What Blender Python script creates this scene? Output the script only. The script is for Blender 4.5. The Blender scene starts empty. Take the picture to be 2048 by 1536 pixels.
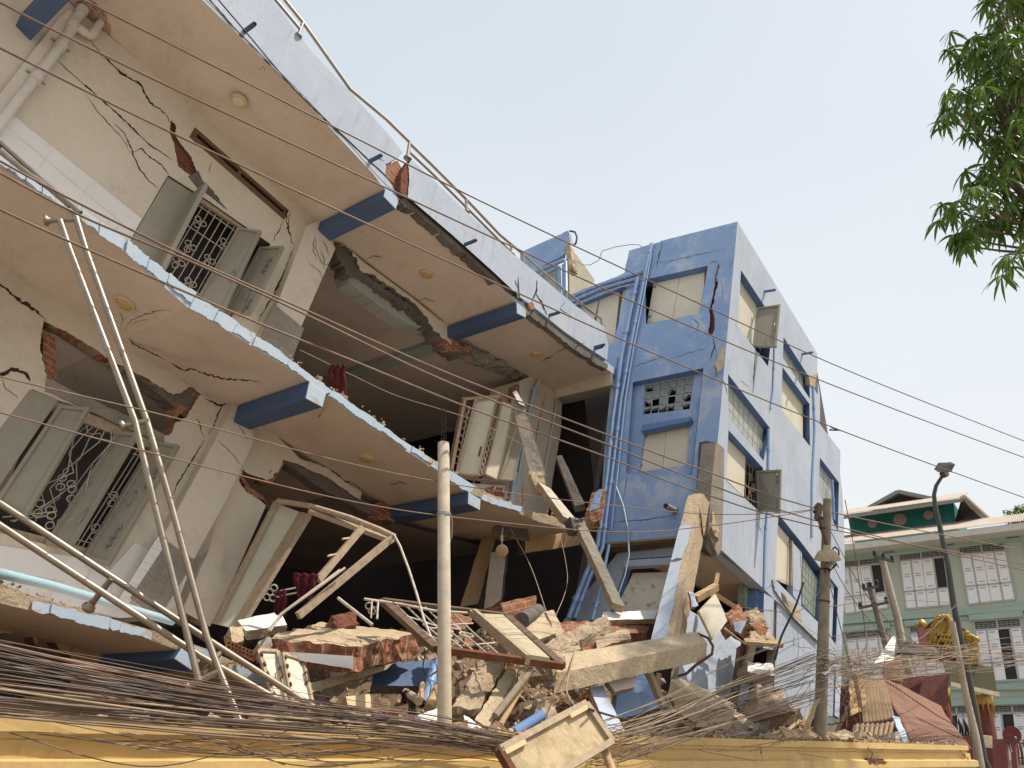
import bpy, bmesh, math, random
from mathutils import Vector as V, Matrix, noise
from mathutils.geometry import tessellate_polygon
rnd = random.Random(7)
S = bpy.context.scene
COL = S.collection
R = math.radians

# ------------------------------------------------------------------ camera, sky, sun, exposure
FPX, PITCH, ROLL, EYE = 1600.0, 23.5, 1.7, V((0, 0, 1.7))
_p, _r = R(PITCH), R(ROLL)
FW = V((0, math.cos(_p), math.sin(_p)))
_u0, _r0 = V((0, -math.sin(_p), math.cos(_p))), V((1, 0, 0))
RT = math.cos(_r) * _r0 + math.sin(_r) * _u0
UP = -math.sin(_r) * _r0 + math.cos(_r) * _u0
cam_d = bpy.data.cameras.new('camera')
cam = bpy.data.objects.new('camera', cam_d)
COL.objects.link(cam)
cam_d.sensor_width = 36
cam_d.lens = FPX / 2048 * 36
cam_d.clip_start, cam_d.clip_end = 0.05, 3000
cam.matrix_world = Matrix(((RT.x, UP.x, -FW.x, EYE.x), (RT.y, UP.y, -FW.y, EYE.y), (RT.z, UP.z, -FW.z, EYE.z), (0, 0, 0, 1)))
S.camera = cam

def azv(a, e=0):
    a, e = R(a), R(e)
    return V((math.sin(a) * math.cos(e), math.cos(a) * math.cos(e), math.sin(e)))
SUN_AZ, SUN_EL = 94, 61
sd = bpy.data.lights.new('sun', 'SUN')
sd.energy, sd.angle, sd.color = 4.4, R(0.6), (1, 0.91, 0.77)
sun = bpy.data.objects.new('sun', sd)
COL.objects.link(sun)
sun.rotation_euler = azv(SUN_AZ, SUN_EL).to_track_quat('Z', 'Y').to_euler()
W_ = bpy.data.worlds.new('World')
S.world = W_
W_.use_nodes = True
nt = W_.node_tree
bg = nt.nodes['Background']
sky = nt.nodes.new('ShaderNodeTexSky')
sky.sky_type = 'NISHITA'
sky.sun_disc = False
sky.sun_elevation, sky.sun_rotation = R(SUN_EL), R(SUN_AZ)
sky.air_density, sky.dust_density, sky.ozone_density, sky.altitude = 1.2, 8.0, 2.0, 0
hz = nt.nodes.new('ShaderNodeMix')
hz.data_type = 'RGBA'
hz.inputs[0].default_value = 0.85
nt.links.new(sky.outputs[0], hz.inputs[6])
# thin high haze: a pale veil, a little whiter towards the horizon
tc = nt.nodes.new('ShaderNodeTexCoord')
sx = nt.nodes.new('ShaderNodeSeparateXYZ')
nt.links.new(tc.outputs['Generated'], sx.inputs[0])
cr = nt.nodes.new('ShaderNodeValToRGB')
e = cr.color_ramp.elements
e[0].position, e[0].color = 0.0, (6.5, 6.5, 6.45, 1)
e[1].position, e[1].color = 0.85, (4.75, 5.3, 5.85, 1)
m_ = cr.color_ramp.elements.new(0.42); m_.color = (5.7, 6.05, 6.3, 1)
nt.links.new(sx.outputs['Z'], cr.inputs[0])
nz = nt.nodes.new('ShaderNodeTexNoise'); nz.inputs['Scale'].default_value = 1.3; nz.inputs['Detail'].default_value = 4
nt.links.new(tc.outputs['Generated'], nz.inputs['Vector'])
nr = nt.nodes.new('ShaderNodeMapRange'); nr.inputs[3].default_value = 0.84; nr.inputs[4].default_value = 1.08
nt.links.new(nz.outputs[0], nr.inputs[0])
vm = nt.nodes.new('ShaderNodeVectorMath'); vm.operation = 'SCALE'
nt.links.new(cr.outputs[0], vm.inputs[0]); nt.links.new(nr.outputs[0], vm.inputs['Scale'])
nt.links.new(vm.outputs[0], hz.inputs[7])
nt.links.new(hz.outputs[2], bg.inputs[0])
bg.inputs[1].default_value = 0.13
S.view_settings.view_transform = 'Standard'
S.view_settings.look = 'None'
S.view_settings.exposure = 0.28
S.view_settings.gamma = 1
S.view_settings.use_curve_mapping = False
S.render.engine = 'CYCLES'
S.cycles.use_denoising = True
S.cycles.max_bounces = 8
S.cycles.diffuse_bounces = 6

# ------------------------------------------------------------------ helpers
def ray(u, v):
    return ((u - 1024) / FPX * RT - (v - 768) / FPX * UP + FW)
def q(u, v, y):                       # the point seen at pixel (u, v), y metres ahead of the camera
    d = ray(u, v)
    return EYE + d * (y / d.y)
class PL:
    """a real plane in the place; n points away from the street"""
    def __init__(s, p, n, up=None):
        s.p, s.n = V(p), V(n).normalized()
        s.b = (V(up) if up else V((0, 0, 1)))
        s.b = (s.b - s.n * s.b.dot(s.n)).normalized()
        s.a = s.n.cross(s.b).normalized()
    def __call__(s, u, v, off=0.0):
        d = ray(u, v)
        return EYE + d * ((s.p + s.n * off - EYE).dot(s.n) / d.dot(s.n))
    def pts(s, L, off=0.0):
        return [s(x[0], x[1], off + (x[2] if len(x) > 2 else 0)) for x in L]
def plane_at(u, v, y, az, el=0, up=None):
    return PL(q(u, v, y), azv(az, el), up)
def plane3(A, B, C):
    n = (B - A).cross(C - A).normalized()
    if n.dot(A - EYE) < 0: n = -n
    return PL(A, n)

def jag(L, amp=3, step=9, seed=None):
    """jagged polyline through the pixel points of L: broad wander with small nicks"""
    r = random.Random(seed if seed is not None else int(sum(x[0] * 7 + x[1] * 3 for x in L)))
    out = []
    ph = r.uniform(0, 99)
    for (x0, y0), (x1, y1) in zip(L, L[1:]):
        d = math.hypot(x1 - x0, y1 - y0)
        n = max(1, int(d / (step * .6)))
        nx, ny = -(y1 - y0) / max(d, .01), (x1 - x0) / max(d, .01)
        for i in range(n):
            t = (i + (r.uniform(-.4, .4) if i else 0)) / n
            ph += 1
            w = (noise.noise(V((ph * .33, 3.1, seed or 0))) * 1.3 + r.uniform(-.35, .35)) * amp if i else 0
            out.append((x0 + (x1 - x0) * t + nx * w, y0 + (y1 - y0) * t + ny * w))
    out.append(L[-1])
    return out

class MB:
    def __init__(s): s.v, s.f, s.m, s.s = [], [], [], []
    def add(s, vs, fs, mat=0, smooth=False):
        b = len(s.v)
        s.v += [V(x) for x in vs]
        for k, f in enumerate(fs):
            s.f.append([b + i for i in f]); s.m.append(mat[k] if isinstance(mat, list) else mat); s.s.append(smooth)
        return s
    def prism(s, pts, vec, mf=0, ms=None, holes=(), back=True):
        """flat outline (with holes) given thickness along vec"""
        ms = mf if ms is None else ms
        msl = ms if isinstance(ms, list) else [ms] * (1 + len(holes))
        ms = msl[0]
        vec = V(vec)
        loops = [list(pts)] + [list(h) for h in holes]
        n = V((0, 0, 0))
        L0 = loops[0]
        for i in range(len(L0)):
            a, b = L0[i], L0[(i + 1) % len(L0)]
            n += (a - L0[0]).cross(b - L0[0])
        n.normalize()
        ax = n.orthogonal().normalized(); ay = n.cross(ax)
        flat = [p for l in loops for p in l]
        tri = tessellate_polygon([[V(((p - L0[0]).dot(ax), (p - L0[0]).dot(ay), 0)) for p in l] for l in loops])
        N = len(flat)
        flip = n.dot(vec) > 0
        fs, mm = [], []
        for t in tri:
            a, b, c = t
            nn = (flat[b] - flat[a]).cross(flat[c] - flat[a])
            t = list(t)
            if nn.length < 1e-12: continue
            if (nn.dot(vec) > 0): t.reverse()
            fs.append(t); mm.append(mf)
            if back: fs.append([i + N for i in reversed(t)]); mm.append(ms)
        o = 0
        for li, l in enumerate(loops):
            k = len(l)
            area = V((0, 0, 0))
            for i in range(k): area += (l[i] - l[0]).cross(l[(i + 1) % k] - l[0])
            pos = (area.dot(vec) < 0) == (li == 0)
            for i in range(k):
                a, b = o + i, o + (i + 1) % k
                fs.append([a, a + N, b + N, b] if pos else [a, b, b + N, a + N]); mm.append(msl[li])
            o += k
        return s.add(flat + [p + vec for p in flat], fs, mm)
    def box(s, c, x, y, z, mat=0):
        c, x, y, z = V(c), V(x), V(y), V(z)
        if x.cross(y).dot(z) < 0: z = -z
        vs = [c + x * i + y * j + z * k for k in (-1, 1) for j in (-1, 1) for i in (-1, 1)]
        return s.add(vs, [[0, 2, 3, 1], [4, 5, 7, 6], [0, 1, 5, 4], [2, 6, 7, 3], [0, 4, 6, 2], [1, 3, 7, 5]], mat)
    def bar(s, p, r_, w, h, up=(0, 0, 1), mat=0):
        p, r_ = V(p), V(r_)
        d = r_ - p; L = d.length; d.normalize()
        y = V(up).cross(d)
        y = y.normalized() if y.length > 1e-4 else d.orthogonal().normalized()
        z = d.cross(y)
        return s.box((p + r_) / 2, d * L / 2, y * w / 2, z * h / 2, mat)
    def tube(s, pts, r, n=8, mat=0, closed=False, r2=None):
        pts = [V(p) for p in pts]
        k = len(pts)
        vs, fs = [], []
        ref = None
        for i, p in enumerate(pts):
            a = pts[(i - 1) % k] if (closed or i) else p
            b = pts[(i + 1) % k] if (closed or i < k - 1) else p
            t = (b - a)
            if t.length < 1e-9: t = V((0, 0, 1))
            t.normalize()
            if ref is None: ref = t.orthogonal().normalized()
            x = ref - t * ref.dot(t)
            if x.length < 1e-5: x = t.orthogonal()
            x.normalize(); y = t.cross(x); ref = x
            rr = r if r2 is None else r + (r2 - r) * i / max(k - 1, 1)
            vs += [p + (x * math.cos(2 * math.pi * j / n) + y * math.sin(2 * math.pi * j / n)) * rr for j in range(n)]
        for i in range(k if closed else k - 1):
            for j in range(n):
                a, b = i * n + j, i * n + (j + 1) % n
                c, d = ((i + 1) % k) * n + (j + 1) % n, ((i + 1) % k) * n + j
                fs.append([a, b, c, d])
        s.add(vs, fs, mat, True)
        if not closed:
            s.add(vs[:n], [list(range(n))[::-1]], mat); s.add(vs[-n:], [list(range(n))], mat)
        return s
    def lathe(s, c, axis, prof, n=20, mat=0, smooth=True):
        c, axis = V(c), V(axis).normalized()
        x = axis.orthogonal().normalized(); y = axis.cross(x)
        vs = []
        for r_, h in prof:
            vs += [c + axis * h + (x * math.cos(2 * math.pi * j / n) + y * math.sin(2 * math.pi * j / n)) * r_ for j in range(n)]
        fs = [[i * n + j, i * n + (j + 1) % n, (i + 1) * n + (j + 1) % n, (i + 1) * n + j] for i in range(len(prof) - 1) for j in range(n)]
        return s.add(vs, fs, mat, smooth)
    def hexa(s, quad, vec, n=(6, 4, 2), rough=.02, freq=3.0, seed=0, mats=(0, 0, 0), edge=0.0, wob=0.0):
        """a broken block: the corners quad (top face) and quad+vec, its faces gridded and roughened;
        mats = (top, sides, bottom); edge eats into the outline, so that the ends look snapped"""
        A, B, C, D = [V(x) for x in quad]
        vec = V(vec)
        nu, nv, nw = n
        so = V((seed * 13.7, seed * 5.1, seed * 9.3))
        cen = (A + B + C + D) / 4 + vec / 2
        idx, vs, fs, mm = {}, [], [], []
        def vert(i, j, k):
            if (i, j, k) in idx: return idx[i, j, k]
            a, b, c = i / nu, j / nv, k / nw
            p = (A * (1 - a) + B * a) * (1 - b) + (D * (1 - a) + C * a) * b + vec * c
            nvn = noise.noise_vector(p * freq + so) + noise.noise_vector(p * freq * 2.7 + so) * .55
            p = p + nvn * rough
            onedge = (i in (0, nu)) or (j in (0, nv))
            if onedge and edge:
                p = p + (cen - p) * (edge * max(0, noise.noise(p * freq * 1.3 - so) + .35))
            idx[i, j, k] = len(vs); vs.append(p)
            return idx[i, j, k]
        def face(a, m): fs.append(a); mm.append(m)
        flip = (B - A).cross(D - A).dot(vec) > 0
        for i in range(nu):
            for j in range(nv):
                f = [vert(i, j, 0), vert(i + 1, j, 0), vert(i + 1, j + 1, 0), vert(i, j + 1, 0)]
                face(f[::-1] if flip else f, mats[0])
                f = [vert(i, j, nw), vert(i, j + 1, nw), vert(i + 1, j + 1, nw), vert(i + 1, j, nw)]
                face(f[::-1] if flip else f, mats[2])
        for k in range(nw):
            for i in range(nu):
                f = [vert(i, 0, k), vert(i, 0, k + 1), vert(i + 1, 0, k + 1), vert(i + 1, 0, k)]
                face(f[::-1] if flip else f, mats[1])
                f = [vert(i, nv, k), vert(i + 1, nv, k), vert(i + 1, nv, k + 1), vert(i, nv, k + 1)]
                face(f[::-1] if flip else f, mats[1])
            for j in range(nv):
                f = [vert(0, j, k), vert(0, j + 1, k), vert(0, j + 1, k + 1), vert(0, j, k + 1)]
                face(f[::-1] if flip else f, mats[3] if len(mats) > 3 else mats[1])
                f = [vert(nu, j, k), vert(nu, j, k + 1), vert(nu, j + 1, k + 1), vert(nu, j + 1, k)]
                face(f[::-1] if flip else f, mats[3] if len(mats) > 3 else mats[1])
        return s.add(vs, fs, mm)
    def crack(s, P, L, w, amp=3, step=8, mat=0, off=-.004, taper=True):
        """a thin dark crack drawn along the pixel points L of plane P"""
        J = jag(L, amp * .75, max(step, 1))
        r = random.Random(len(J) + int(L[0][0]))
        k = len(J)
        vs = []
        for i, (x, y) in enumerate(J):
            a, b = J[max(i - 1, 0)], J[min(i + 1, k - 1)]
            dx, dy = b[0] - a[0], b[1] - a[1]
            d = math.hypot(dx, dy) or 1
            ww = w * .72 * r.uniform(.3, 1.3) * (math.sin(math.pi * (i + .35) / (k - .3)) ** .6 if taper else 1) / 2
            vs += [P(x - dy / d * ww, y + dx / d * ww, off), P(x + dy / d * ww, y - dx / d * ww, off)]
        return s.add(vs, [[2 * i, 2 * i + 1, 2 * i + 3, 2 * i + 2] for i in range(k - 1)], mat)
    def build(s, name, mats, parent=None, frame=None, label=None, cat=None, group=None, kind=None, bevel=0):
        me = bpy.data.meshes.new(name)
        if not isinstance(mats, (list, tuple)): mats = [mats]
        if frame is None or isinstance(frame, V):
            if isinstance(frame, V): o = frame
            else:
                n = max(len(s.v), 1)
                o = sum(s.v, V((0, 0, 0))) / n
                o = V((o.x, o.y, min((p.z for p in s.v), default=0)))
            M = Matrix.Translation(o)
        elif isinstance(frame, PL):
            a, b, n = frame.a, frame.b, frame.n
            o = frame.p
            M = Matrix(((a.x, b.x, -n.x, o.x), (a.y, b.y, -n.y, o.y), (a.z, b.z, -n.z, o.z), (0, 0, 0, 1)))
            if M.to_3x3().determinant() < 0: M = Matrix(((-a.x, b.x, -n.x, o.x), (-a.y, b.y, -n.y, o.y), (-a.z, b.z, -n.z, o.z), (0, 0, 0, 1)))
        else: M = frame
        I = M.inverted()
        me.from_pydata([I @ p for p in s.v], [], s.f)
        for x in mats: me.materials.append(x)
        me.polygons.foreach_set('material_index', s.m)
        me.polygons.foreach_set('use_smooth', s.s)
        me.update()
        ob = bpy.data.objects.new(name, me)
        COL.objects.link(ob)
        if parent:
            ob.parent = parent
            pm = PM.get(parent.name, Matrix.Identity(4))
            ob.matrix_local = pm.inverted() @ M
        else: ob.matrix_world = M
        PM[ob.name] = M.copy()
        if bevel:
            b = ob.modifiers.new('b', 'BEVEL'); b.width = bevel; b.segments = 2; b.limit_method = 'ANGLE'; b.angle_limit = R(40)
        tag(ob, label, cat, group, kind)
        return ob
PM = {}
def tag(o, label=None, cat=None, group=None, kind=None):
    if label: o['label'] = label
    if cat: o['category'] = cat
    if group: o['group'] = group
    if kind: o['kind'] = kind
    return o
def thing(name, label, cat, loc, group=None):
    o = bpy.data.objects.new(name, None)
    o.empty_display_size = .2
    COL.objects.link(o)
    o.location = loc
    PM[o.name] = Matrix.Translation(V(loc))
    return tag(o, label, cat, group)
def copy_thing(o, M, label=None, group=None, parent=None):
    """a copy of a thing with copies of its parts and sub-parts"""
    c = o.copy(); COL.objects.link(c)
    if parent: c.parent = parent
    else: c.matrix_world = M; PM[c.name] = M.copy()
    if label: c['label'] = label
    if group: c['group'] = group
    for ch in o.children: copy_thing(ch, None, parent=c)
    return c

# ------------------------------------------------------------------ materials
class NT:
    def __init__(s, name, rough=.8, metal=0.0, spec=.3):
        s.m = bpy.data.materials.new(name); s.m.use_nodes = True
        s.t = s.m.node_tree; s.b = s.t.nodes['Principled BSDF']
        s.b.inputs['Roughness'].default_value = rough
        s.b.inputs['Metallic'].default_value = metal
        s.b.inputs['Specular IOR Level'].default_value = spec
        s.tc = s.t.nodes.new('ShaderNodeTexCoord').outputs['Object']
    def n(s, t, **k):
        x = s.t.nodes.new('ShaderNode' + t)
        for a, b in k.items(): setattr(x, a, b)
        return x
    def l(s, a, b): s.t.links.new(a, b)
    def map(s, sc=(1, 1, 1), rot=(0, 0, 0), src=None):
        m = s.n('Mapping'); m.inputs['Scale'].default_value = sc; m.inputs['Rotation'].default_value = rot
        s.l(src or s.tc, m.inputs[0]); return m.outputs[0]
    def noise(s, scale, detail=6, rough=.6, dist=0, vec=None):
        x = s.n('TexNoise'); x.inputs['Scale'].default_value = scale; x.inputs['Detail'].default_value = detail
        x.inputs['Roughness'].default_value = rough; x.inputs['Distortion'].default_value = dist
        s.l(vec or s.tc, x.inputs['Vector']); return x.outputs[0]
    def vor(s, scale, feat='F1', vec=None, out=0):
        x = s.n('TexVoronoi'); x.feature = feat; x.inputs['Scale'].default_value = scale
        s.l(vec or s.tc, x.inputs['Vector']); return x.outputs[out]
    def ramp(s, v, a, b, lo=0.0, hi=1.0):
        x = s.n('MapRange'); x.interpolation_type = 'SMOOTHSTEP'
        x.inputs[1].default_value, x.inputs[2].default_value, x.inputs[3].default_value, x.inputs[4].default_value = a, b, lo, hi
        s.l(v, x.inputs[0]); return x.outputs[0]
    def math(s, op, a, b=0.0):
        x = s.n('Math', operation=op)
        for i, y in enumerate((a, b)):
            if isinstance(y, (int, float)): x.inputs[i].default_value = y
            else: s.l(y, x.inputs[i])
        return x.outputs[0]
    def mix(s, f, a, b):
        x = s.n('Mix', data_type='RGBA')
        for i, y in ((0, f), (6, a), (7, b)):
            if isinstance(y, (int, float)): x.inputs[i].default_value = y
            elif isinstance(y, tuple): x.inputs[i].default_value = (*y, 1)
            else: s.l(y, x.inputs[i])
        return x.outputs[2]
    def bump(s, h, strength=.3, dist=.02):
        x = s.n('Bump'); x.inputs['Strength'].default_value = strength; x.inputs['Distance'].default_value = dist
        s.l(h, x.inputs['Height'])
        if s.b.inputs['Normal'].is_linked: s.l(s.b.inputs['Normal'].links[0].from_socket, x.inputs['Normal'])
        s.l(x.outputs[0], s.b.inputs['Normal'])
    def col(s, c):
        if isinstance(c, tuple): s.b.inputs['Base Color'].default_value = (*c, 1)
        else: s.l(c, s.b.inputs['Base Color'])
        return s.m
def scl(c, k): return tuple(min(1, x * k) for x in c)
def plaster(name, c, c2, dirt=(.12, .09, .06), damt=.35, rough=.85, streak=0.0, chips=None, camt=0.0, bump=.25, fade=None, famt=.6, grime=0.0):
    """painted plaster: blotchy tone, fine grain, dirt, rain streaks, flaked patches"""
    t = NT(name, rough)
    x = t.mix(t.ramp(t.noise(.9, 5, .6), .35, .68), c, c2)
    x = t.mix(t.ramp(t.noise(14, 4, .7), .4, .7, 0, .22), x, scl(c2, .8))
    if streak:
        st = t.noise(1, 6, .65, 0, t.map((9, .7, 9)))
        x = t.mix(t.ramp(st, .52, .74, 0, streak), x, scl(c2, .62))
        st2 = t.noise(1, 6, .65, 0, t.map((21, 1.1, 21), (0, 0, .05)))
        x = t.mix(t.ramp(st2, .55, .78, 0, streak), x, tuple(min(1, y * 1.25 + .03) for y in c))
    if fade:
        fz = t.noise(1, 10, .74, .3, t.map((1.5, 1.1, 1.5), (0, 0, .12)))
        x = t.mix(t.ramp(fz, .47, .66, 0, famt), x, fade)
        x = t.mix(t.ramp(t.noise(1, 8, .8, .2, t.map((3, 14, 3), (0, 0, .35))), .54, .68, 0, famt * .7), x, fade)
    x = t.mix(t.ramp(t.noise(2.3, 9, .72, .4), .54, .78, 0, damt), x, dirt)
    if grime:
        x = t.mix(t.ramp(t.noise(.75, 10, .78, .8), .50, .70, 0, grime), x, scl(dirt, 1.5))
        ve = t.vor(.8, 'DISTANCE_TO_EDGE', t.n('VectorMath', operation='ADD').outputs[0]) if False else None
    if chips:
        f = t.ramp(t.noise(3.1, 9, .68, .6), .66 - camt * .2, .68 - camt * .2)
        x = t.mix(f, x, chips)
        t.bump(f, .4, -.006)
    t.bump(t.noise(45, 5, .7), bump, .006)
    t.bump(t.noise(1.6, 3), .12, .03)
    return t.col(x)
M = {}
M['cream'] = plaster('cream_plaster', (.60, .54, .455), (.545, .485, .40), (.22, .17, .13), .4, grime=.35)
M['soffit'] = plaster('tan_plaster', (.585, .50, .43), (.525, .445, .38), (.27, .18, .13), .4, grime=.5)
M['tan'] = plaster('ochre_plaster', (.52, .36, .20), (.46, .31, .17), (.2, .13, .08), .3)
M['blue'] = plaster('shaded_side_blue_paint', (.205, .315, .53), (.245, .355, .555), (.30, .34, .40), .5, .8, .22, bump=.3, fade=(.43, .49, .56), famt=.85, grime=.3)  # bluer copy for the shaded tower face, its shade put into the colour
M['pale'] = plaster('sunlit_side_blue_paint', (.405, .45, .535), (.345, .40, .50), (.30, .29, .28), .55, .85, .6, bump=.35, fade=(.44, .48, .55), famt=.4, grime=.4)  # paler copy of the same blue, sunlight on face and parapets painted in
M['edge'] = plaster('flaking_pale_blue_paint', (.36, .45, .56), (.42, .48, .55), (.25, .24, .23), .5, .85, .1, (.42, .36, .29), .35, .5)
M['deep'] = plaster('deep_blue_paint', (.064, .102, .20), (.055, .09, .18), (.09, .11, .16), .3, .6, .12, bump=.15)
M['trim'] = plaster('blue_trim_paint', (.10, .175, .36), (.12, .20, .39), (.3, .35, .4), .3, .75)
M['grey_in'] = plaster('grey_green_plaster', (.36, .38, .34), (.30, .32, .29), (.14, .12, .10), .4)
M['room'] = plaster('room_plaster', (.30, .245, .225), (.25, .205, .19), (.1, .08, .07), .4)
M['void'] = plaster('room_shade_wall', (.10, .09, .092), (.085, .078, .082), (.03, .03, .03), .3)  # near-black colour puts the shade of the rooms into their walls
def concrete(name, c, c2, pit=.5, bs=.5):
    t = NT(name, .92, 0, .2)
    x = t.mix(t.ramp(t.noise(1.7, 8, .7), .33, .7), c, c2)
    x = t.mix(t.ramp(t.noise(26, 6, .75), .45, .75, 0, .55), x, scl(c2, .5))
    p = t.ramp(t.vor(34), .05, .35)
    x = t.mix(t.math('MULTIPLY', t.math('SUBTRACT', 1, p), pit), x, scl(c2, .45))
    t.bump(t.noise(30, 8, .75), bs, .012); t.bump(t.noise(7, 6, .7), bs, .04)
    return t.col(x)
M['conc'] = concrete('bare_concrete', (.30, .265, .22), (.21, .185, .155))
M['conc_d'] = concrete('weathered_and_shaded_concrete', (.17, .15, .135), (.11, .095, .085))
M['conc_l'] = concrete('dusty_concrete', (.52, .415, .29), (.40, .315, .21), .65, .75)
M['rub'] = concrete('broken_mortar', (.48, .38, .27), (.30, .22, .15), .5, 1.0)
def brickmat(name, c1, c2, mor, sc=1.0, wear=.5):
    t = NT(name, .93, 0, .15)
    v = t.map((1, 1, 1))
    b = t.n('TexBrick'); b.inputs['Scale'].default_value = 1 / sc
    b.inputs['Color1'].default_value = (*c1, 1); b.inputs['Color2'].default_value = (*c2, 1); b.inputs['Mortar'].default_value = (*mor, 1)
    b.inputs['Mortar Size'].default_value = .008; b.inputs['Brick Width'].default_value = .22; b.inputs['Row Height'].default_value = .075
    d = t.n('TexNoise'); d.inputs['Scale'].default_value = 6; t.l(v, d.inputs['Vector'])
    va = t.n('VectorMath', operation='MULTIPLY_ADD'); va.inputs[1].default_value = (.04, .04, .04); t.l(d.outputs[1], va.inputs[0]); t.l(v, va.inputs[2])
    t.l(va.outputs[0], b.inputs['Vector'])
    x = t.mix(t.ramp(t.noise(9, 9, .75, .5), .52, .66, 0, wear), b.outputs[0], mor)
    x = t.mix(t.ramp(t.noise(22, 6, .7), .45, .75, 0, .6), x, scl(c2, .4))
    t.bump(b.outputs[1], .7, -.012); t.bump(t.noise(24, 8, .8), .9, .02)
    return t.col(x)
M['brick'] = brickmat('broken_brickwork', (.36, .145, .08), (.27, .10, .06), (.36, .28, .20), 1.0, .75)
M['brick_d'] = brickmat('old_brickwork', (.22, .075, .045), (.16, .055, .035), (.17, .12, .09))
def simple(name, c, rough=.6, metal=0., var=.2, spec=.4, bump=.1, sc=12, dirt=None):
    t = NT(name, rough, metal, spec)
    x = t.mix(t.ramp(t.noise(sc, 6, .7), .35, .7, 0, 1), c, scl(c, 1 - var))
    if dirt: x = t.mix(t.ramp(t.noise(3.5, 9, .75, .5), .55, .72, 0, .8), x, dirt)
    t.bump(t.noise(sc * 3, 5, .7), bump, .005)
    return t.col(x)
M['redbrick'] = simple('red_brick', (.33, .145, .085), .95, 0, .45, .1, .8, 14, (.36, .27, .2))
M['tile'] = simple('white_wall_tile', (.66, .65, .63), .45, 0, .06, .4, .05, 3, (.5, .46, .4))
M['shutter'] = simple('grey_green_shutter_paint', (.285, .262, .205), .5, 0, .14, .4, .06, 3, (.22, .19, .14))
M['shut_l'] = simple('cream_shutter_paint', (.60, .555, .45), .6, 0, .08, .3, .06, 3, (.42, .36, .27))
M['frame'] = simple('brown_timber', (.155, .10, .065), .7, 0, .35, .3, .3, 18)
M['frame_l'] = simple('weathered_frame_timber', (.40, .31, .215), .75, 0, .3, .3, .3, 16, (.25, .18, .12))
M['grille'] = simple('beige_grille_iron', (.50, .44, .37), .5, 0, .2, .4, .1)
M['steel'] = simple('dusty_stainless_steel', (.31, .26, .21), .42, .85, .25, .5, .05, 7, (.30, .23, .17))
M['rail'] = simple('stainless_steel_tube', (.33, .30, .265), .42, .85, .15, .5, .03, 7)
M['cable'] = simple('brown_black_cable', (.20, .125, .088), .5, 0, .35, .4, .1, 8)
M['cable_l'] = simple('dusty_grey_cable', (.36, .275, .19), .65, 0, .3, .3, .1, 8)
M['black'] = simple('black_rubber', (.02, .019, .018), .6, 0, .2)
M['crack'] = simple('dark_crack', (.045, .032, .026), .95, 0, .2, .1)
M['pvc'] = simple('dirty_white_pvc', (.56, .53, .48), .45, 0, .12, .4, .05, 4, (.33, .27, .21))
M['pvc_b'] = simple('blue_pipe_paint', (.205, .315, .53), .4, 0, .12, .45, .05, 6, (.42, .47, .52))
M['pvc_s'] = simple('sky_blue_pipe', (.33, .47, .55), .4, 0, .1, .45, .05, 6, (.5, .47, .42))
M['yellow'] = plaster('ochre_yellow_paint', (.64, .455, .20), (.58, .40, .17), (.30, .20, .10), .6, .8, .2, bump=.3, grime=.45)
M['yellow_d'] = plaster('rain_darkened_yellow_paint', (.42, .29, .13), (.34, .24, .12), (.15, .11, .07), .6, .9, .2, bump=.4)
M['pole'] = simple('spun_concrete_pole', (.47, .41, .32), .88, 0, .2, .2, .4, 10, (.27, .22, .16))
M['pole_d'] = simple('weathered_concrete_pole', (.27, .225, .17), .9, 0, .3, .2, .4, 9, (.17, .13, .10))
M['galv'] = simple('galvanised_steel', (.30, .30, .29), .5, .5, .2, .4, .05, 6)
M['rust'] = simple('rusty_iron', (.16, .065, .04), .85, .1, .4, .2, .4, 14, (.26, .13, .07))
M['ply'] = simple('scuffed_plywood', (.58, .45, .27), .8, 0, .18, .2, .2, 5, (.36, .25, .14))
M['timber'] = simple('raw_timber', (.48, .33, .19), .8, 0, .35, .2, .4, 20, (.32, .22, .13))
M['maroon'] = simple('maroon_cloth', (.07, .017, .017), .9, 0, .3, .1, .3, 30)
M['maroon_d'] = simple('dark_maroon_cloth', (.075, .015, .022), .9, 0, .3, .1, .3, 30)
M['glass_lamp'] = simple('amber_lamp_glass', (.48, .34, .14), .3, 0, .1, .5, .02)
M['glass_dull'] = simple('cream_lamp_glass', (.60, .52, .40), .35, 0, .1, .5, .02)
M['lamp_rim'] = simple('cream_lamp_rim', (.55, .44, .28), .4, 0, .1, .5, .02)
M['cream_pl'] = simple('cream_plastic', (.62, .60, .42), .4, 0, .1)
M['red'] = simple('dark_red_paint', (.19, .055, .048), .65, 0, .25, .3, .2, 8, (.16, .05, .04))
M['gold'] = simple('gold_leaf', (.56, .36, .09), .45, .3, .4, .5, .5, 22)
M['rubber'] = M['black']
def stain():
    t = NT('brown_stain', .9)
    f = t.ramp(t.noise(11, 9, .8, 1.2), .47, .6)
    x = t.mix(f, (.42, .27, .21), (.10, .055, .05))
    return t.col(x)
M['stain'] = stain()
M['lampgrey'] = simple('dark_grey_lamp_paint', (.085, .083, .078), .5, .3, .2, .4, .05, 6)
M['navy_dark'] = M['deep']
M['shutter_p'] = simple('pale_olive_shutter_paint', (.47, .44, .35), .55, 0, .12, .3, .06, 3, (.36, .30, .21))
M['grout'] = simple('grey_grout', (.40, .385, .36), .9, 0, .1)
M['greyframe'] = simple('grey_window_frame_paint', (.42, .42, .40), .6, 0, .15)
M['cable_d'] = simple('dark_brown_cable', (.085, .06, .05), .5, 0, .3, .4, .1, 8)
M['maroon_w'] = simple('maroon_gate_wall', (.11, .036, .032), .8, 0, .4, .2, .3, 5, (.10, .08, .06))
M['shut_d'] = simple('dusty_cream_shutter', (.44, .37, .265), .75, 0, .2, .2, .15, 4, (.30, .23, .15))
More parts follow.
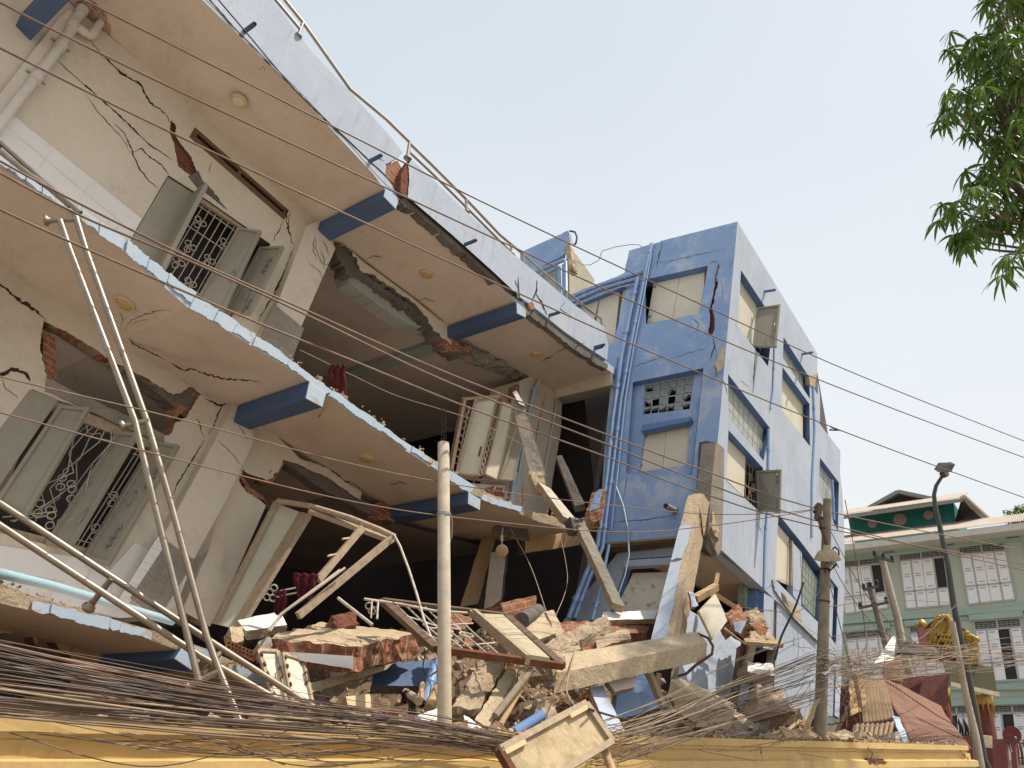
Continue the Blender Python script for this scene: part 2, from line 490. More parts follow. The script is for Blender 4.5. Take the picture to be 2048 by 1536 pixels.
M['beige'] = plaster('bare_beige_render', (.44, .405, .325), (.38, .35, .28), (.22, .19, .15), .4)

# ------------------------------------------------------------------ ground
g = MB()
for i in range(24):
    for j in range(24): pass
N = 40
gv, gf = [], []
for j in range(N + 1):
    for i in range(N + 1):
        x = (i / N * 2 - 1); y = (j / N * 2 - 1)
        x = math.copysign(abs(x) ** 2.4 * 900, x); y = math.copysign(abs(y) ** 2.4 * 900, y) + 10
        gv.append(V((x, y, noise.noise(V((x * .3, y * .3, 0))) * .03)))
for j in range(N):
    for i in range(N): gf.append([j * (N + 1) + i, j * (N + 1) + i + 1, (j + 1) * (N + 1) + i + 1, (j + 1) * (N + 1) + i])
t = NT('dusty_ground', .95, 0, .1)
M['ground'] = t.col(t.mix(t.ramp(t.noise(.6, 8, .7), .35, .7), (.30, .27, .225), (.22, .195, .165)))
g.add(gv, gf).build('ground', M['ground'], frame=V((0, 0, 0)), kind='structure')

# ------------------------------------------------------------------ collapsed wing
nF = azv(-52)
upW = V((math.sin(R(38)) * math.sin(R(11)), math.cos(R(38)) * math.sin(R(11)), math.cos(R(11))))
F = PL(EYE + nF * 7.2, nF, upW)       # outer edge of the balconies
W = PL(EYE + nF * 8.69, nF, upW)      # face of the walls behind them
D = nF * 1.49
wing = thing('collapsed_building', 'collapsed cream storeyed building with tan balcony undersides sagging to the right', 'building', F(400, 1330) + nF * 2 - V((0, 0, 2.2)))

def slab(name, low, high, depth=6.6, mats=('edge', 'soffit'), vec=None, label=None):
    b = MB()
    b.prism(F.pts(low) + F.pts(high)[::-1], vec or nF * depth, 0, 1)
    return b.build(name, [M[x] for x in mats], wing, F, label)
# roof slab, then the two floors below; front edges follow the cracked, sagging lines
slab('roof_slab', [(-500, -850), (100, -297), (405, 0), (590, 180), (748, 350), (785, 400)], [(-500, -900), (100, -340), (412, -14), (600, 168), (760, 338), (796, 388)])
slab('roof_slab', [(785, 400), (830, 425), (905, 490), (985, 558), (1052, 625), (1130, 680), (1219, 742), (1262, 774)], [(796, 388), (836, 413), (910, 478), (990, 547), (1058, 613), (1134, 666), (1219, 728), (1262, 760)])
slab('floor_slab', [(-700, -110), (-300, 150), (0, 335), (120, 412), (246, 502), (376, 615), (500, 690), (615, 762), (652, 789), (760, 866), (876, 945), (940, 986)],
     [(-700, -135), (-300, 127), (0, 312), (122, 392), (249, 482), (410, 608), (547, 694), (649, 771), (722, 822), (800, 877), (880, 928), (950, 972)])
b = MB()
b.prism(F.pts([(940, 986), (1000, 1012), (1080, 1044), (1152, 1062)] + jag([(1160, 1050), (1110, 1034), (1045, 1018), (1000, 996), (950, 972)], 4, 9)), nF * 6.2, 0, 1)
b.build('floor_slab', [M['rub'], M['soffit']], wing, F)
slab('floor_slab', [(-700, 1140), (0, 1206), (63, 1222), (180, 1247), (303, 1281), (405, 1318), (506, 1360), (600, 1400)],
     [(-700, 1100), (0, 1166), (66, 1192), (190, 1228), (310, 1262), (420, 1300), (510, 1344), (604, 1385)], mats=('rub', 'soffit'), depth=5.5)
# flaking blue render still stuck to the slab edges
def render_strip(low, high, seed, amp=3.0, mat='edge', proud=.035, step=7):
    r = random.Random(seed * 31)
    def along(L, t):
        ds = [math.hypot(b_[0] - a_[0], b_[1] - a_[1]) for a_, b_ in zip(L, L[1:])]; d = t * sum(ds)
        for (a_, b_), k in zip(zip(L, L[1:]), ds):
            if d <= k or b_ is L[-1]: return (a_[0] + (b_[0] - a_[0]) * d / k, a_[1] + (b_[1] - a_[1]) * d / k)
            d -= k
    n = max(2, int(math.hypot(low[-1][0] - low[0][0], low[-1][1] - low[0][1]) / 46))
    cuts = [0] + sorted((i + r.uniform(-.35, .35)) / n for i in range(1, n)) + [1]
    for t0, t1 in zip(cuts, cuts[1:]):
        pr = proud * r.uniform(.4, 1.3); cut = r.uniform(0, .3) if r.random() < .5 else 0; g = r.uniform(0, .006)
        def mixp(t, f): a_, b_ = along(low, t), along(high, t); return (a_[0] + (b_[0] - a_[0]) * f, a_[1] + (b_[1] - a_[1]) * f)
        lo = [mixp(t0 + (t1 - t0) * k / 3 - (g if k == 3 else 0), cut + r.uniform(-.12, .16)) for k in range(4)]
        hi = [mixp(t0 + (t1 - t0) * k / 3 - (g if k == 3 else 0), 1 - r.uniform(-.05, .2)) for k in range(4)]
        b = MB()
        b.prism(F.pts(jag(lo, amp * .55, 6, seed + int(t0 * 99)), -pr) + F.pts(jag(hi, amp * .5, 6, seed + 1 + int(t0 * 99)), -pr)[::-1], nF * (pr - .003), 0, 0)
        b.build('edge_render', [M[mat]], wing, F)
render_strip([(-100, 270), (0, 327), (110, 402), (246, 501)], [(-100, 238), (0, 298), (118, 382), (250, 474)], 3, 3.5)
render_strip([(252, 505), (330, 570), (376, 612), (470, 668), (500, 688)], [(256, 480), (340, 546), (410, 598), (480, 648), (512, 668)], 5, 4)
render_strip([(505, 692), (560, 724), (615, 760), (652, 788)], [(514, 670), (560, 702), (626, 752), (668, 782)], 7, 3.5)
render_strip([(655, 790), (700, 822), (760, 864), (815, 902)], [(668, 780), (722, 818), (770, 852), (818, 888)], 9, 4)
render_strip([(822, 906), (876, 943), (936, 984)], [(826, 892), (880, 926), (946, 968)], 11, 4)
render_strip([(962, 1000), (1000, 1014), (1042, 1024)], [(968, 986), (1004, 1000), (1046, 1012)], 13, 3, 'edge')
render_strip([(63, 1222), (130, 1236), (215, 1258), (303, 1280)], [(66, 1200), (140, 1216), (220, 1236), (306, 1262)], 15, 3, 'edge')
render_strip([(360, 1303), (405, 1320), (440, 1336)], [(366, 1284), (412, 1300), (444, 1318)], 17, 3, 'edge')
render_strip([(455, 1342), (506, 1362), (545, 1380)], [(458, 1326), (510, 1344), (550, 1364)], 18, 3, 'edge')

# roof parapet: two panels with a gap torn open between them, a third cracked one beyond
def parapet(low, high, left, right, name='parapet', off=0.0, mats=('pale', 'brick')):
    b = MB()
    b.prism(F.pts(low + right + high[::-1] + left, off), nF * .14, 0, 1)
    return b
pa = parapet([(-500, -862), (405, -8), (590, 173), (700, 289), (748, 344), (772, 369)],
             [(-430, -1020), (540, -8), (620, 99), (700, 184), (782, 274)],
             [], jag([(786, 380), (772, 352), (771, 328), (794, 318), (806, 306)], 3, 7), off=-.006)
pa.crack(F, [(410, -12), (470, 58), (560, 150), (650, 238), (735, 318), (772, 352)], 4.2, 1.2, 14, 2, -.010, False)
pa.crack(F, [(756, 316), (768, 322)], 2, 1, 5, 2, -.010)
pa.build('parapet', [M['pale'], M['pale'], M['crack']], wing, F)
b = MB()     # brick core showing where the panel snapped
b.prism(F.pts(jag([(770, 360), (772, 328), (796, 321), (802, 334), (796, 360), (786, 383)], 2.5, 6), .02), nF * .17, 0, 0)
b.build('broken_core', [M['brick']], wing, F)
pb = parapet([(816, 394), (905, 470), (985, 542), (1036, 590)], [(823, 319), (880, 372), (955, 444), (1030, 511)],
             jag([(816, 330), (819, 360), (815, 392)], 2, 6), jag([(1034, 570), (1038, 540), (1034, 514)], 1.5, 6), off=-.10)
pb.crack(F, [(1030, 560), (1034, 575)], 2, 1, 5, 1, -.104)
pb.build('parapet', [M['pale'], M['crack']], wing, F)
b = MB()
b.prism(F.pts(jag([(802, 350), (812, 330), (820, 330), (821, 360), (817, 394), (801, 391)], 2.5, 6), -.085), nF * .2, 0, 0)
b.build('broken_core', [M['brick_d']], wing, F)
b = MB()
b.prism(F.pts(jag([(797, 398), (816, 392), (905, 470), (985, 542), (1040, 592), (1046, 602), (985, 556), (905, 488), (840, 430), (806, 408)], 4, 7), -.045), nF * .15, 0, 0)
b.build('bare_edge_band', [M['conc_d']], wing, F)
pc = parapet([(1040, 594), (1070, 616), (1130, 664), (1180, 698), (1214, 720)], [(1034, 514), (1090, 560), (1150, 610), (1208, 654)],
             [], [(1217, 690)], off=-.06)
pc.crack(F, [(1074, 560), (1072, 585), (1064, 604)], 4, 3, 6, 2, -.064)
pc.crack(F, [(1072, 588), (1084, 606), (1094, 630)], 4, 3, 6, 2, -.064)
pc.crack(F, [(1130, 604), (1120, 618), (1146, 634)], 2, 2, 6, 2, -.064)
pc.build('parapet', [M['pale'], M['pale'], M['crack']], wing, F)
b = MB()
b.prism(F.pts(jag([(1055, 606), (1066, 604), (1070, 618), (1062, 620)], 2, 5), -.07), nF * .05, 0, 0)
b.build('broken_core', [M['brick']], wing, F)
b = MB()
b.prism(F.pts(jag([(1066, 620), (1130, 668), (1180, 704), (1216, 728), (1214, 740), (1150, 700), (1110, 668), (1062, 632)], 3, 8), -.03), nF * .12, 0, 0)
b.build('bare_edge_band', [M['conc_d']], wing, F)

# blue cantilever beams under the balconies
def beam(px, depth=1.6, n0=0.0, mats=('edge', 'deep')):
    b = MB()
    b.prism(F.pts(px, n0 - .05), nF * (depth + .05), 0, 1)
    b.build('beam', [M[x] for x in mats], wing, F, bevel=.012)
beam([(771, 377), (799, 397), (792, 419), (767, 393)])
beam([(1033, 604), (1053, 619), (1052, 636), (1034, 627)])
beam([(619, 761), (653, 787), (645, 815), (611, 797)])
beam([(937, 984), (962, 999), (960, 1021), (936, 1008)])
beam([(363, 1296), (406, 1316), (384, 1342), (348, 1318)], 1.5)
beam([(180, -122), (212, -88), (196, -56), (164, -92)], 1.6)
# the room beam that carries on inside, behind the second blue beam
b = MB(); b.prism(W.pts([(898, 650), (921, 664), (915, 692), (896, 676)], .16), nF * 3.4, 0, 0)
b.build('beam', [M['grey_in']], wing, W)

# --- walls
wl = MB()
win1 = [(336, 350), (418, 402), (502, 461), (541, 488), (455, 650), (380, 640), (246, 505)]
vent = [(390, 254), (578, 421), (568, 440), (378, 274)]
brk1 = jag([(342, 240), (352, 252), (350, 268), (362, 288), (376, 304), (391, 335), (398, 352), (384, 354), (356, 332), (352, 310), (348, 286), (339, 266)], 2.5, 7)
wl.prism(W.pts([(-250, -475), (-60, -160), (219, 72), (430, 247), (646, 428), (668, 489), (640, 560), (600, 655), (565, 740), (420, 800), (262, 690), (0, 505), (-300, 290)]),
         nF * .2, 0, [0, 1, 2, 2], [W.pts(win1), W.pts(vent), W.pts(brk1)])
CR = 3
wl.crack(W, [(176, 76), (200, 105), (245, 148), (280, 168), (300, 205), (334, 232), (344, 246)], 6, 4, 9, CR)
wl.crack(W, [(392, 345), (400, 362), (414, 370), (440, 405), (452, 418)], 7, 4, 7, CR)
wl.crack(W, [(112, 118), (140, 144), (190, 188), (240, 232), (300, 290), (345, 320)], 4.5, 2, 10, CR)
wl.crack(W, [(128, 90), (124, 106), (112, 118)], 3.5, 3, 6, CR)
wl.crack(W, [(172, 190), (192, 218), (225, 256), (245, 276), (262, 308)], 2.2, 3, 8, CR)
wl.crack(W, [(228, 246), (250, 268), (265, 303), (280, 340), (298, 362), (318, 378)], 3.4, 4, 8, CR)
wl.crack(W, [(264, 304), (282, 297), (300, 314), (322, 328), (337, 348)], 4, 3, 8, CR)
wl.crack(W, [(566, 432), (575, 418), (572, 440), (578, 460), (582, 480), (590, 492)], 4, 4, 6, CR)
wl.crack(W, [(580, 420), (576, 446), (578, 470)], 2.5, 4, 5, CR)
wl.crack(W, [(566, 440), (558, 462), (545, 482)], 3, 5, 5, CR)
wl.crack(W, [(586, 497), (570, 540), (556, 572), (542, 600), (532, 615), (512, 650)], 5, 3, 9, CR)
wl.crack(W, [(425, 322), (420, 335), (416, 345)], 1.6, 3, 5, CR)
wl.build('facade_wall', [M['cream'], M['conc_d'], M['brick_d'], M['crack']], wing, W)
b = MB()     # brick showing behind the burst plaster
b.prism(W.pts(jag([(330, 232), (356, 236), (405, 345), (402, 372), (360, 352), (330, 290)], 2, 8), .05), nF * .1, 0, 0)
b.build('exposed_brick', [M['brick_d']], wing, W)
b = MB(); b.prism(W.pts(jag([(376, 352), (397, 342), (404, 360), (425, 384), (455, 420), (440, 408), (412, 386), (396, 378)], 2, 6), -.005), nF * .06, 0, 0)
b.build('exposed_lintel', [M['conc_d']], wing, W)
# tiled dado
b = MB()
b.prism(W.pts([(24, 228), (283, 437), (247, 508), (150, 430), (-60, 268), (-30, 190)], -.012), nF * .011, 0, 0)
for a_, c_ in [((-20, 225), (262, 462)), ((-42, 250), (256, 492))]:
    b.crack(W, [a_, c_], 1.2, 0, 60, 1, -.0135, False)
for s_, e_ in [((106, 296), (78, 336)), ((182, 364), (160, 400)), ((236, 452), (225, 472))]:
    b.crack(W, [s_, e_], 1.2, 0, 60, 1, -.0135, False)
b.build('wall_tiles', [M['tile'], M['grout']], wing, W)

def quad_at(P, L):
    return [P(u, v, o) for u, v, o in L]
def panel(name, P, L, th, mat, parent, inner=None, label=None, vec=None):
    """a shutter leaf: sheet with a raised border, a bolt and a pull handle"""
    A, B, C, E_ = quad_at(P, L)
    n = (B - A).cross(E_ - A).normalized()
    if n.dot((A + C) / 2 - EYE) < 0: n = -n
    b = MB()
    b.prism([A, B, C, E_], n * th, 0, 0)
    def L4(s, t): return A * (1 - s) * (1 - t) + B * s * (1 - t) + C * s * t + E_ * (1 - s) * t
    w, h = ((B - A).length + (C - E_).length) / 2, ((E_ - A).length + (C - B).length) / 2
    if inner:
        for p0, p1, up in [((0, 0), (1, 0), h), ((0, 1), (1, 1), h), ((0, 0), (0, 1), w), ((1, 0), (1, 1), w)]:
            a_, c_ = L4(*p0), L4(*p1)
            d = (L4(.5, .5) - (a_ + c_) / 2).normalized()
            b.bar(a_ + d * .02 - n * .012, c_ + d * .02 - n * .012, .04, .028, n.cross((c_ - a_)).normalized().cross((c_ - a_).normalized()) if False else n, 1)
    return b, L4, n, (w, h)
def handle(b, L4, n, s, t, mat, ln=.09):
    p = L4(s, t); d = (L4(s, min(1, t + .1)) - p).normalized()
    b.tube([p - d * ln, p - d * ln - n * .05, p + d * ln - n * .05, p + d * ln], .008, 6, mat)
def bolt(b, L4, n, s, t, mat, ln=.16):
    p = L4(s, t); d = (L4(s, min(1, t + .1)) - p).normalized()
    b.tube([p - d * ln - n * .03, p + d * ln - n * .03, p + d * ln - n * .06], .008, 6, mat)
    for k in (-.7, 0, .6): b.box(p + d * ln * k - n * .02, d * .012, n * .016, n.cross(d) * .022, mat)
def stay(b, L4, n, s, t, mat, tgt):
    b.tube([L4(s, t) - n * .02, tgt], .006, 5, mat)
def shutter(P, L, parent, mat='shutter', th=.03, inner=True, label=None, hd=None, bt=None, name='shutter'):
    b, L4, n, wh = panel(name, P, L, th, mat, parent, inner)
    if hd: handle(b, L4, n, *hd, 2)
    if bt:
        for x in bt: bolt(b, L4, n, *x, 2)
    ob = b.build(name, [M[mat], M[mat], M['galv']], parent, None, label)
    return ob
def grille(P, L, parent, nv=6, nh=(0.06, .33, .62, .93), mat='grille', bars=True, flowers=((.12, .2), (.85, .25), (.2, .5), (.72, .52), (.15, .72), (.6, .86)), r=.007, bend=0.0):
    A, B, C, E_ = quad_at(P, L)
    def L4(s, t): return A * (1 - s) * (1 - t) + B * s * (1 - t) + C * s * t + E_ * (1 - s) * t
    n = (B - A).cross(E_ - A).normalized()
    w, h = (B - A).length, (E_ - A).length
    rr = random.Random(int(L[0][0]))
    b = MB()
    for i in range(nv):
        s = (i + .5) / nv
        b.tube([L4(s + bend * rr.uniform(-.2, .2) * k, k / 6) + n * (bend * rr.uniform(-.3, .3) if 0 < k < 6 else 0) for k in range(7)], r, 5)
    for t in nh: b.tube([L4(k / 6, t + bend * rr.uniform(-.06, .06)) - n * r for k in range(7)], r * .9, 5)
    for s, t in flowers:
        for da, db in ((0, 0), (.075 / w * 1.25, .02 / h), (.03 / w, .095 / h)):
            c = L4(min(.97, s + da), min(.97, t + db)) - n * r * 2
            x = (B - A).normalized(); y = (E_ - A).normalized()
            b.tube([c + (x * math.cos(k * math.pi / 7) + y * math.sin(k * math.pi / 7)) * .04 for k in range(14)], r, 5, 0, True)
    return b.build('grille', [M[mat]], parent)
def lining(P, px, depth, mat, parent, name='frame', w=.05, off=.06):
    """timber lining round an opening"""
    b = MB()
    k = len(px)
    c = sum((P(*x) for x in px), V((0, 0, 0))) / k
    for i in range(k):
        a_, e_ = P(*px[i], off), P(*px[(i + 1) % k], off)
        ins = (c - (a_ + e_) / 2).normalized() * w * .5
        b.bar(a_ + ins, e_ + ins, w, depth, P.n.cross(e_ - a_).cross(P.n) if False else P.n.cross((e_ - a_)), 0)
    return b.build(name, [M[mat]], parent)

# upper window: closed leaf, leaf swung out edge-on, ironwork, two half open leaves
uw = lining(W, [(336, 350), (502, 461), (455, 640), (246, 505)], .12, 'frame_l', wing, 'window')
shutter(W, [(335, 356, .0), (386, 388, .0), (308, 540, .0), (250, 500, .0)], uw, inner=False)
shutter(W, [(388, 388, .0), (414, 367, -.28), (320, 548, -.28), (306, 540, 0)], uw)
grille(W, [(402, 403, .08), (476, 456, .08), (394, 600, .08), (312, 556, .08)], uw)
s_ = shutter(W, [(476, 456, .02), (523, 464, -.22), (448, 624, -.22), (394, 600, .02)], uw, hd=(.75, .62))
shutter(W, [(520, 496, .02), (568, 494, -.3), (500, 630, -.3), (450, 622, .02)], uw, hd=(.6, .75), bt=[(.72, .3), (.75, .9)])
# slot vent under the roof
vf = lining(W, [(390, 254), (578, 421), (568, 440), (378, 274)], .1, 'frame', wing, 'window', .035, .03)
b = MB(); b.prism(W.pts([(389, 256), (577, 422), (568, 438), (379, 273)], .1), nF * .02); b.bar(W(480, 339, .04), W(474, 358, .04), .05, .05, nF, 1)
t = NT('dull_dark_glass', .25); b.build('pane', [t.col((.09, .075, .07)), M['frame']], vf)
# projecting column at the end of the upper wall, tile and bare concrete at its foot
def column(face_px, prj, mats=('cream', 'cream'), back=.5, name='column'):
    b = MB(); b.prism(W.pts(face_px, -prj), nF * (prj + back), 0, 1)
    return b
c1 = column([(614, 452), (640, 440), (671, 497), (642, 562), (601, 657), (584, 720), (560, 760), (500, 720), (524, 672), (551, 617)], .14)
for L in ([(628, 478), (640, 520), (655, 545)], [(640, 500), (652, 530), (668, 520)], [(615, 520), (640, 545), (650, 565)], [(630, 470), (626, 500), (634, 520)], [(645, 480), (660, 512)]):
    c1.crack(W, L, 1.6, 4, 5, 2, -.146)
c1.build('column', [M['cream'], M['cream'], M['crack']], wing, W)
b = MB(); b.prism(W.pts([(550, 609), (608, 657), (584, 720), (520, 676)], -.15), nF * .009); b.build('bare_patch', [M['conc']], wing, W)

# middle storey wall
w2 = MB()
brk2 = jag([(88, 640), (105, 650), (140, 668), (200, 705), (262, 742)], 3, 8) + jag([(262, 742), (300, 760), (345, 790), (395, 770), (412, 778)], 5, 9) + \
       jag([(412, 778), (392, 800), (372, 836), (350, 846), (342, 868), (320, 872), (270, 846), (205, 818), (152, 790), (110, 768), (92, 758)], 4, 8) + jag([(92, 758), (88, 730), (80, 690), (84, 660)], 4, 8)[0:-1]
win2 = [(64, 778), (124, 803), (184, 822), (270, 862), (330, 884), (345, 893), (216, 1128), (150, 1104), (-60, 1050), (-60, 950)]
w2.prism(W.pts([(-400, 270), (0, 512), (263, 704), (380, 756), (472, 797), (500, 890), (440, 1010), (418, 1100), (360, 1230), (230, 1235), (0, 1190), (-400, 1100)]),
         nF * .2, 0, [0, 2, 1], [W.pts(brk2), W.pts(win2)])
w2.crack(W, [(-20, 560), (10, 575), (40, 602), (75, 624), (92, 640)], 10.5, 5, 8, 3)
w2.crack(W, [(-20, 750), (8, 748), (24, 738), (48, 745), (60, 762)], 12.0, 5, 8, 3)
w2.crack(W, [(2, 752), (10, 775), (36, 796)], 2.4, 3, 6, 3)
w2.crack(W, [(410, 798), (430, 806), (445, 812), (470, 796)], 6.0, 5, 5, 3)
w2.crack(W, [(446, 806), (440, 820), (428, 850), (418, 868)], 4.5, 4, 5, 3)
w2.crack(W, [(395, 835), (402, 860), (410, 876)], 2.7, 3, 5, 3)
w2.crack(W, [(408, 880), (386, 918), (365, 950), (345, 990)], 4.5, 2, 9, 3)
w2.crack(W, [(126, 1120), (136, 1148), (124, 1172), (130, 1190)], 13.5, 5, 6, 3)
w2.build('facade_wall', [M['cream'], M['conc'], M['brick'], M['crack']], wing, W)
# chunky brick reveal and lintels inside the burst wall
b = MB()
b = MB(); b.hexa([W(84, 655, .02), W(112, 668, .05), W(112, 765, .05), W(88, 760, .02)], nF * .24, (3, 8, 3), .035, 6, 3); b.build('broken_brick_edge', [M['brick']], wing, W)
b = MB(); b.hexa([W(352, 838, .0), W(390, 800, .02), W(412, 776, .02), W(360, 790, .02)], nF * .24, (4, 5, 3), .035, 6, 4)
b.build('broken_brick_edge', [M['brick']], wing, W)
b = MB(); b.hexa([W(268, 742, .03), W(412, 776, .0), W(372, 838, .04), W(276, 756, .1)], nF * .2, (12, 6, 3), .03, 5, 5, (0, 0, 0), .1)
b.build('shattered_plaster', [M['conc_d']], wing, W)
b = MB(); b.prism(W.pts([(138, 642), (268, 732), (272, 752), (134, 660)], .16), nF * .25, 0); b.build('lintel', [M['grey_in']], wing, W)
b = MB(); b.hexa([W(92, 756, -.01), W(330, 868, -.01), W(326, 888, -.01), W(92, 782, -.01)], nF * .2, (16, 2, 2), .012, 6, 6); b.build('lintel', [M['conc']], wing, W)
mw = lining(W, [(64, 790), (345, 900), (216, 1125), (-40, 1060)], .12, 'frame_l', wing, 'window')
shutter(W, [(60, 778, 0), (116, 800, -.02), (-20, 1000, -.02), (-80, 960, 0)], mw, inner=False)
shutter(W, [(120, 811, -.02), (180, 818, -.22), (50, 1040, -.22), (-10, 1006, -.02)], mw)
grille(W, [(182, 838, .06), (236, 862, .06), (112, 1080, .06), (30, 1045, .06)], mw, 6, (.1, .9), bend=.55, flowers=((.3, .55), (.7, .6), (.2, .8), (.6, .85)))
shutter(W, [(235, 866, 0), (277, 868, -.2), (140, 1100, -.2), (92, 1088, 0)], mw, hd=(.85, .75))
grille(W, [(277, 888, .06), (312, 900, .06), (186, 1106, .06), (146, 1096, .06)], mw, 4, (.1, .5, .93), flowers=((.3, .5), (.4, .8)))
shutter(W, [(312, 884, 0), (359, 892, -.22), (218, 1132, -.22), (168, 1116, 0)], mw, hd=(.45, .5), bt=[(.7, .3), (.6, .8)])
b = MB(); b.prism(W.pts([(270, 1085), (352, 1130), (330, 1230), (240, 1236), (0, 1180), (-40, 1085), (140, 1112), (220, 1140)], -.012), nF * .011)
for a_, c_ in [((-40, 1130), (130, 1165)), ((150, 1165), (262, 1200)), ((228, 1150), (216, 1210)), ((180, 1140), (165, 1180))]: b.crack(W, [a_, c_], 1.4, 0, 60, 1, -.0135, False)
b.build('wall_tiles', [M['tile'], M['grout']], wing, W)
c2 = column([(470, 806), (484, 812), (506, 868), (504, 890), (452, 1000), (388, 1118), (352, 1215), (300, 1240), (255, 1190), (330, 1066), (420, 900)], .15)
c2.crack(W, [(436, 880), (462, 905), (486, 935)], 1.6, 3, 6, 2, -.156)
c2.crack(W, [(478, 850), (495, 880)], 1.5, 4, 5, 2, -.156)
c2.build('column', [M['cream'], M['cream'], M['crack']], wing, W)
b = MB(); b.prism(W.pts([(335, 1083), (390, 1120), (318, 1236), (260, 1196)], -.16), nF * .009); b.build('bare_patch', [M['conc']], wing, W)
b = MB(); b.prism(W.pts([(316, 1073), (262, 1160), (234, 1205), (254, 1214), (334, 1084)], -.16), nF * .009)
for k in range(9): b.crack(W, [(312 - k * 8, 1082 + k * 14), (330 - k * 8, 1088 + k * 14)], 1.2, 0, 60, 1, -.1615, False)
b.build('wall_tiles', [M['tile'], M['grout']], wing, W)
# wall panel right of that column, cut by the fallen window
w3 = MB()
w3.prism(W.pts([(472, 797), (589, 905)] + jag([(589, 905), (600, 918), (640, 930), (690, 955), (724, 985)], 3, 8) + [(720, 1000)] + jag([(720, 1000), (650, 952), (600, 930), (566, 918), (556, 945), (532, 962), (520, 955)], 4, 8) +
               jag([(498, 948), (486, 938), (478, 962), (494, 985), (520, 1000), (532, 1011)], 3, 7) + [(470, 1150), (420, 1253), (352, 1215), (388, 1118), (452, 1000)]), nF * .18, 0, 1)
w3.crack(W, [(592, 800 + 100), (612, 905), (640, 922), (700, 968), (722, 985)], 5, 4, 8, 2)
w3.build('facade_wall', [M['cream'], M['brick'], M['crack']], wing, W)
b = MB(); b.prism(W.pts(jag([(560, 912), (600, 912), (640, 945), (700, 985), (790, 1035), (790, 1048), (720, 1020), (640, 975), (590, 938), (562, 925)], 2, 9), .04), nF * .2); b.build('lintel', [M['conc_d']], wing, W)
b = MB(); b.hexa([W(556, 905, .0), W(575, 912, .02), W(545, 968, .02), W(526, 962, .0)], nF * .2, (3, 6, 3), .03, 6, 8); b.build('broken_brick_edge', [M['brick']], wing, W); b = MB(); b.hexa([W(478, 950, .0), W(500, 975, .02), W(540, 1010, .02), W(500, 990, .0)], nF * .2, (3, 5, 3), .03, 6, 9); b.build('broken_brick_edge', [M['brick']], wing, W)
b = MB(); b.hexa([W(742, 1010, .0), W(792, 1000, .02), W(806, 1044, .02), W(755, 1040, .0)], nF * .2, (5, 4, 3), .03, 6, 10)
b.build('broken_brick_edge', [M['brick']], wing, W)
# plaster fallen from the roof slab edge beam over the big hole: broken lintel strip
b = MB()
b.prism(W.pts([(672, 490)] + [(690, 490), (722, 520), (767, 553), (824, 595), (880, 640), (903, 652)] + jag([(903, 690), (880, 672), (866, 655), (842, 622), (830, 606), (800, 588), (770, 566), (745, 548), (726, 545)], 5, 7) + jag([(726, 545), (716, 530), (706, 505), (690, 490)], 5, 6)[:-1]), nF * .16, 0, 1)
b.build('edge_beam_plaster', [M['cream'], M['conc_d']], wing, W)
b = MB()
b.prism(W.pts(jag([(668, 488), (690, 488), (712, 520), (742, 556), (800, 596), (860, 634), (880, 660), (900, 690), (925, 694), (920, 716), (896, 702), (870, 672), (858, 655), (830, 630), (790, 600), (740, 562), (722, 552), (700, 552), (676, 520)], 6, 6), .06), nF * .25)
b.build('edge_beam', [M['conc_d']], wing, W)
b = MB(); b.prism(W.pts([(690, 540), (725, 546), (800, 600), (860, 640)] + jag([(868, 664), (820, 650), (760, 612), (700, 566)], 4, 7), .2), nF * .3); b.build('edge_beam', [M['grey_in']], wing, W)
b = MB(); b.hexa([W(880, 660, .0), W(922, 690, .0), W(948, 706, .02), W(896, 702, .02)], nF * .2, (6, 3, 2), .03, 6, 12); b.build('broken_brick_edge', [M['brick']], wing, W)
b = MB(); b.hexa([W(935, 690, -.02), W(1046, 740, -.02), W(1056, 752, 0), W(955, 720, .02)], nF * .3, (18, 6, 4), .07, 6, 13); b.build('shattered_edge_beam', [M['conc']], wing, W); b = MB(); b.hexa([W(1036, 728, -.04), W(1082, 718, -.1), W(1076, 735, -.1), W(1040, 752, .0)], nF * .2, (6, 3, 2), .04, 5, 14)
b.build('shattered_edge_beam', [M['conc']], wing, W)
# rooms behind: dark side and back walls and a partition
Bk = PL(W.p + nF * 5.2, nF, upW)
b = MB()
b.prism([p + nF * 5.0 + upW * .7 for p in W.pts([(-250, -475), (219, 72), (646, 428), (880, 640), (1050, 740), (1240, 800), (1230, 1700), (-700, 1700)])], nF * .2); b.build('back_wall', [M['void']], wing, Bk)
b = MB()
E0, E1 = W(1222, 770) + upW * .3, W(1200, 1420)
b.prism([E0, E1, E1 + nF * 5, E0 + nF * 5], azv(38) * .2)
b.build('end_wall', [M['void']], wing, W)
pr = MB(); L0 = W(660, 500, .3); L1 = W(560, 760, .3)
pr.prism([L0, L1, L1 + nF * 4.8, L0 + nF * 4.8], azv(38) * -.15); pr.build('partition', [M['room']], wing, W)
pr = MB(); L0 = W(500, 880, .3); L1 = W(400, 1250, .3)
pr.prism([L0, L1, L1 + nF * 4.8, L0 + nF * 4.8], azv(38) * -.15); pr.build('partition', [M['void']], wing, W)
# room ceilings: darker sheets a few mm under the slab
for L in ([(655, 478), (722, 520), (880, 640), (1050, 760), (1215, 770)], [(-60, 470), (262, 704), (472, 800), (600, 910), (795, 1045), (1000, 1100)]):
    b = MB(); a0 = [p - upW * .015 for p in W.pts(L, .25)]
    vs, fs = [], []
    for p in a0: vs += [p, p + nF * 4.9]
    b.add(vs, [[2 * i, 2 * i + 1, 2 * i + 3, 2 * i + 2] for i in range(len(L) - 1)]); b.build('room_ceiling', [M['room']], wing, W)
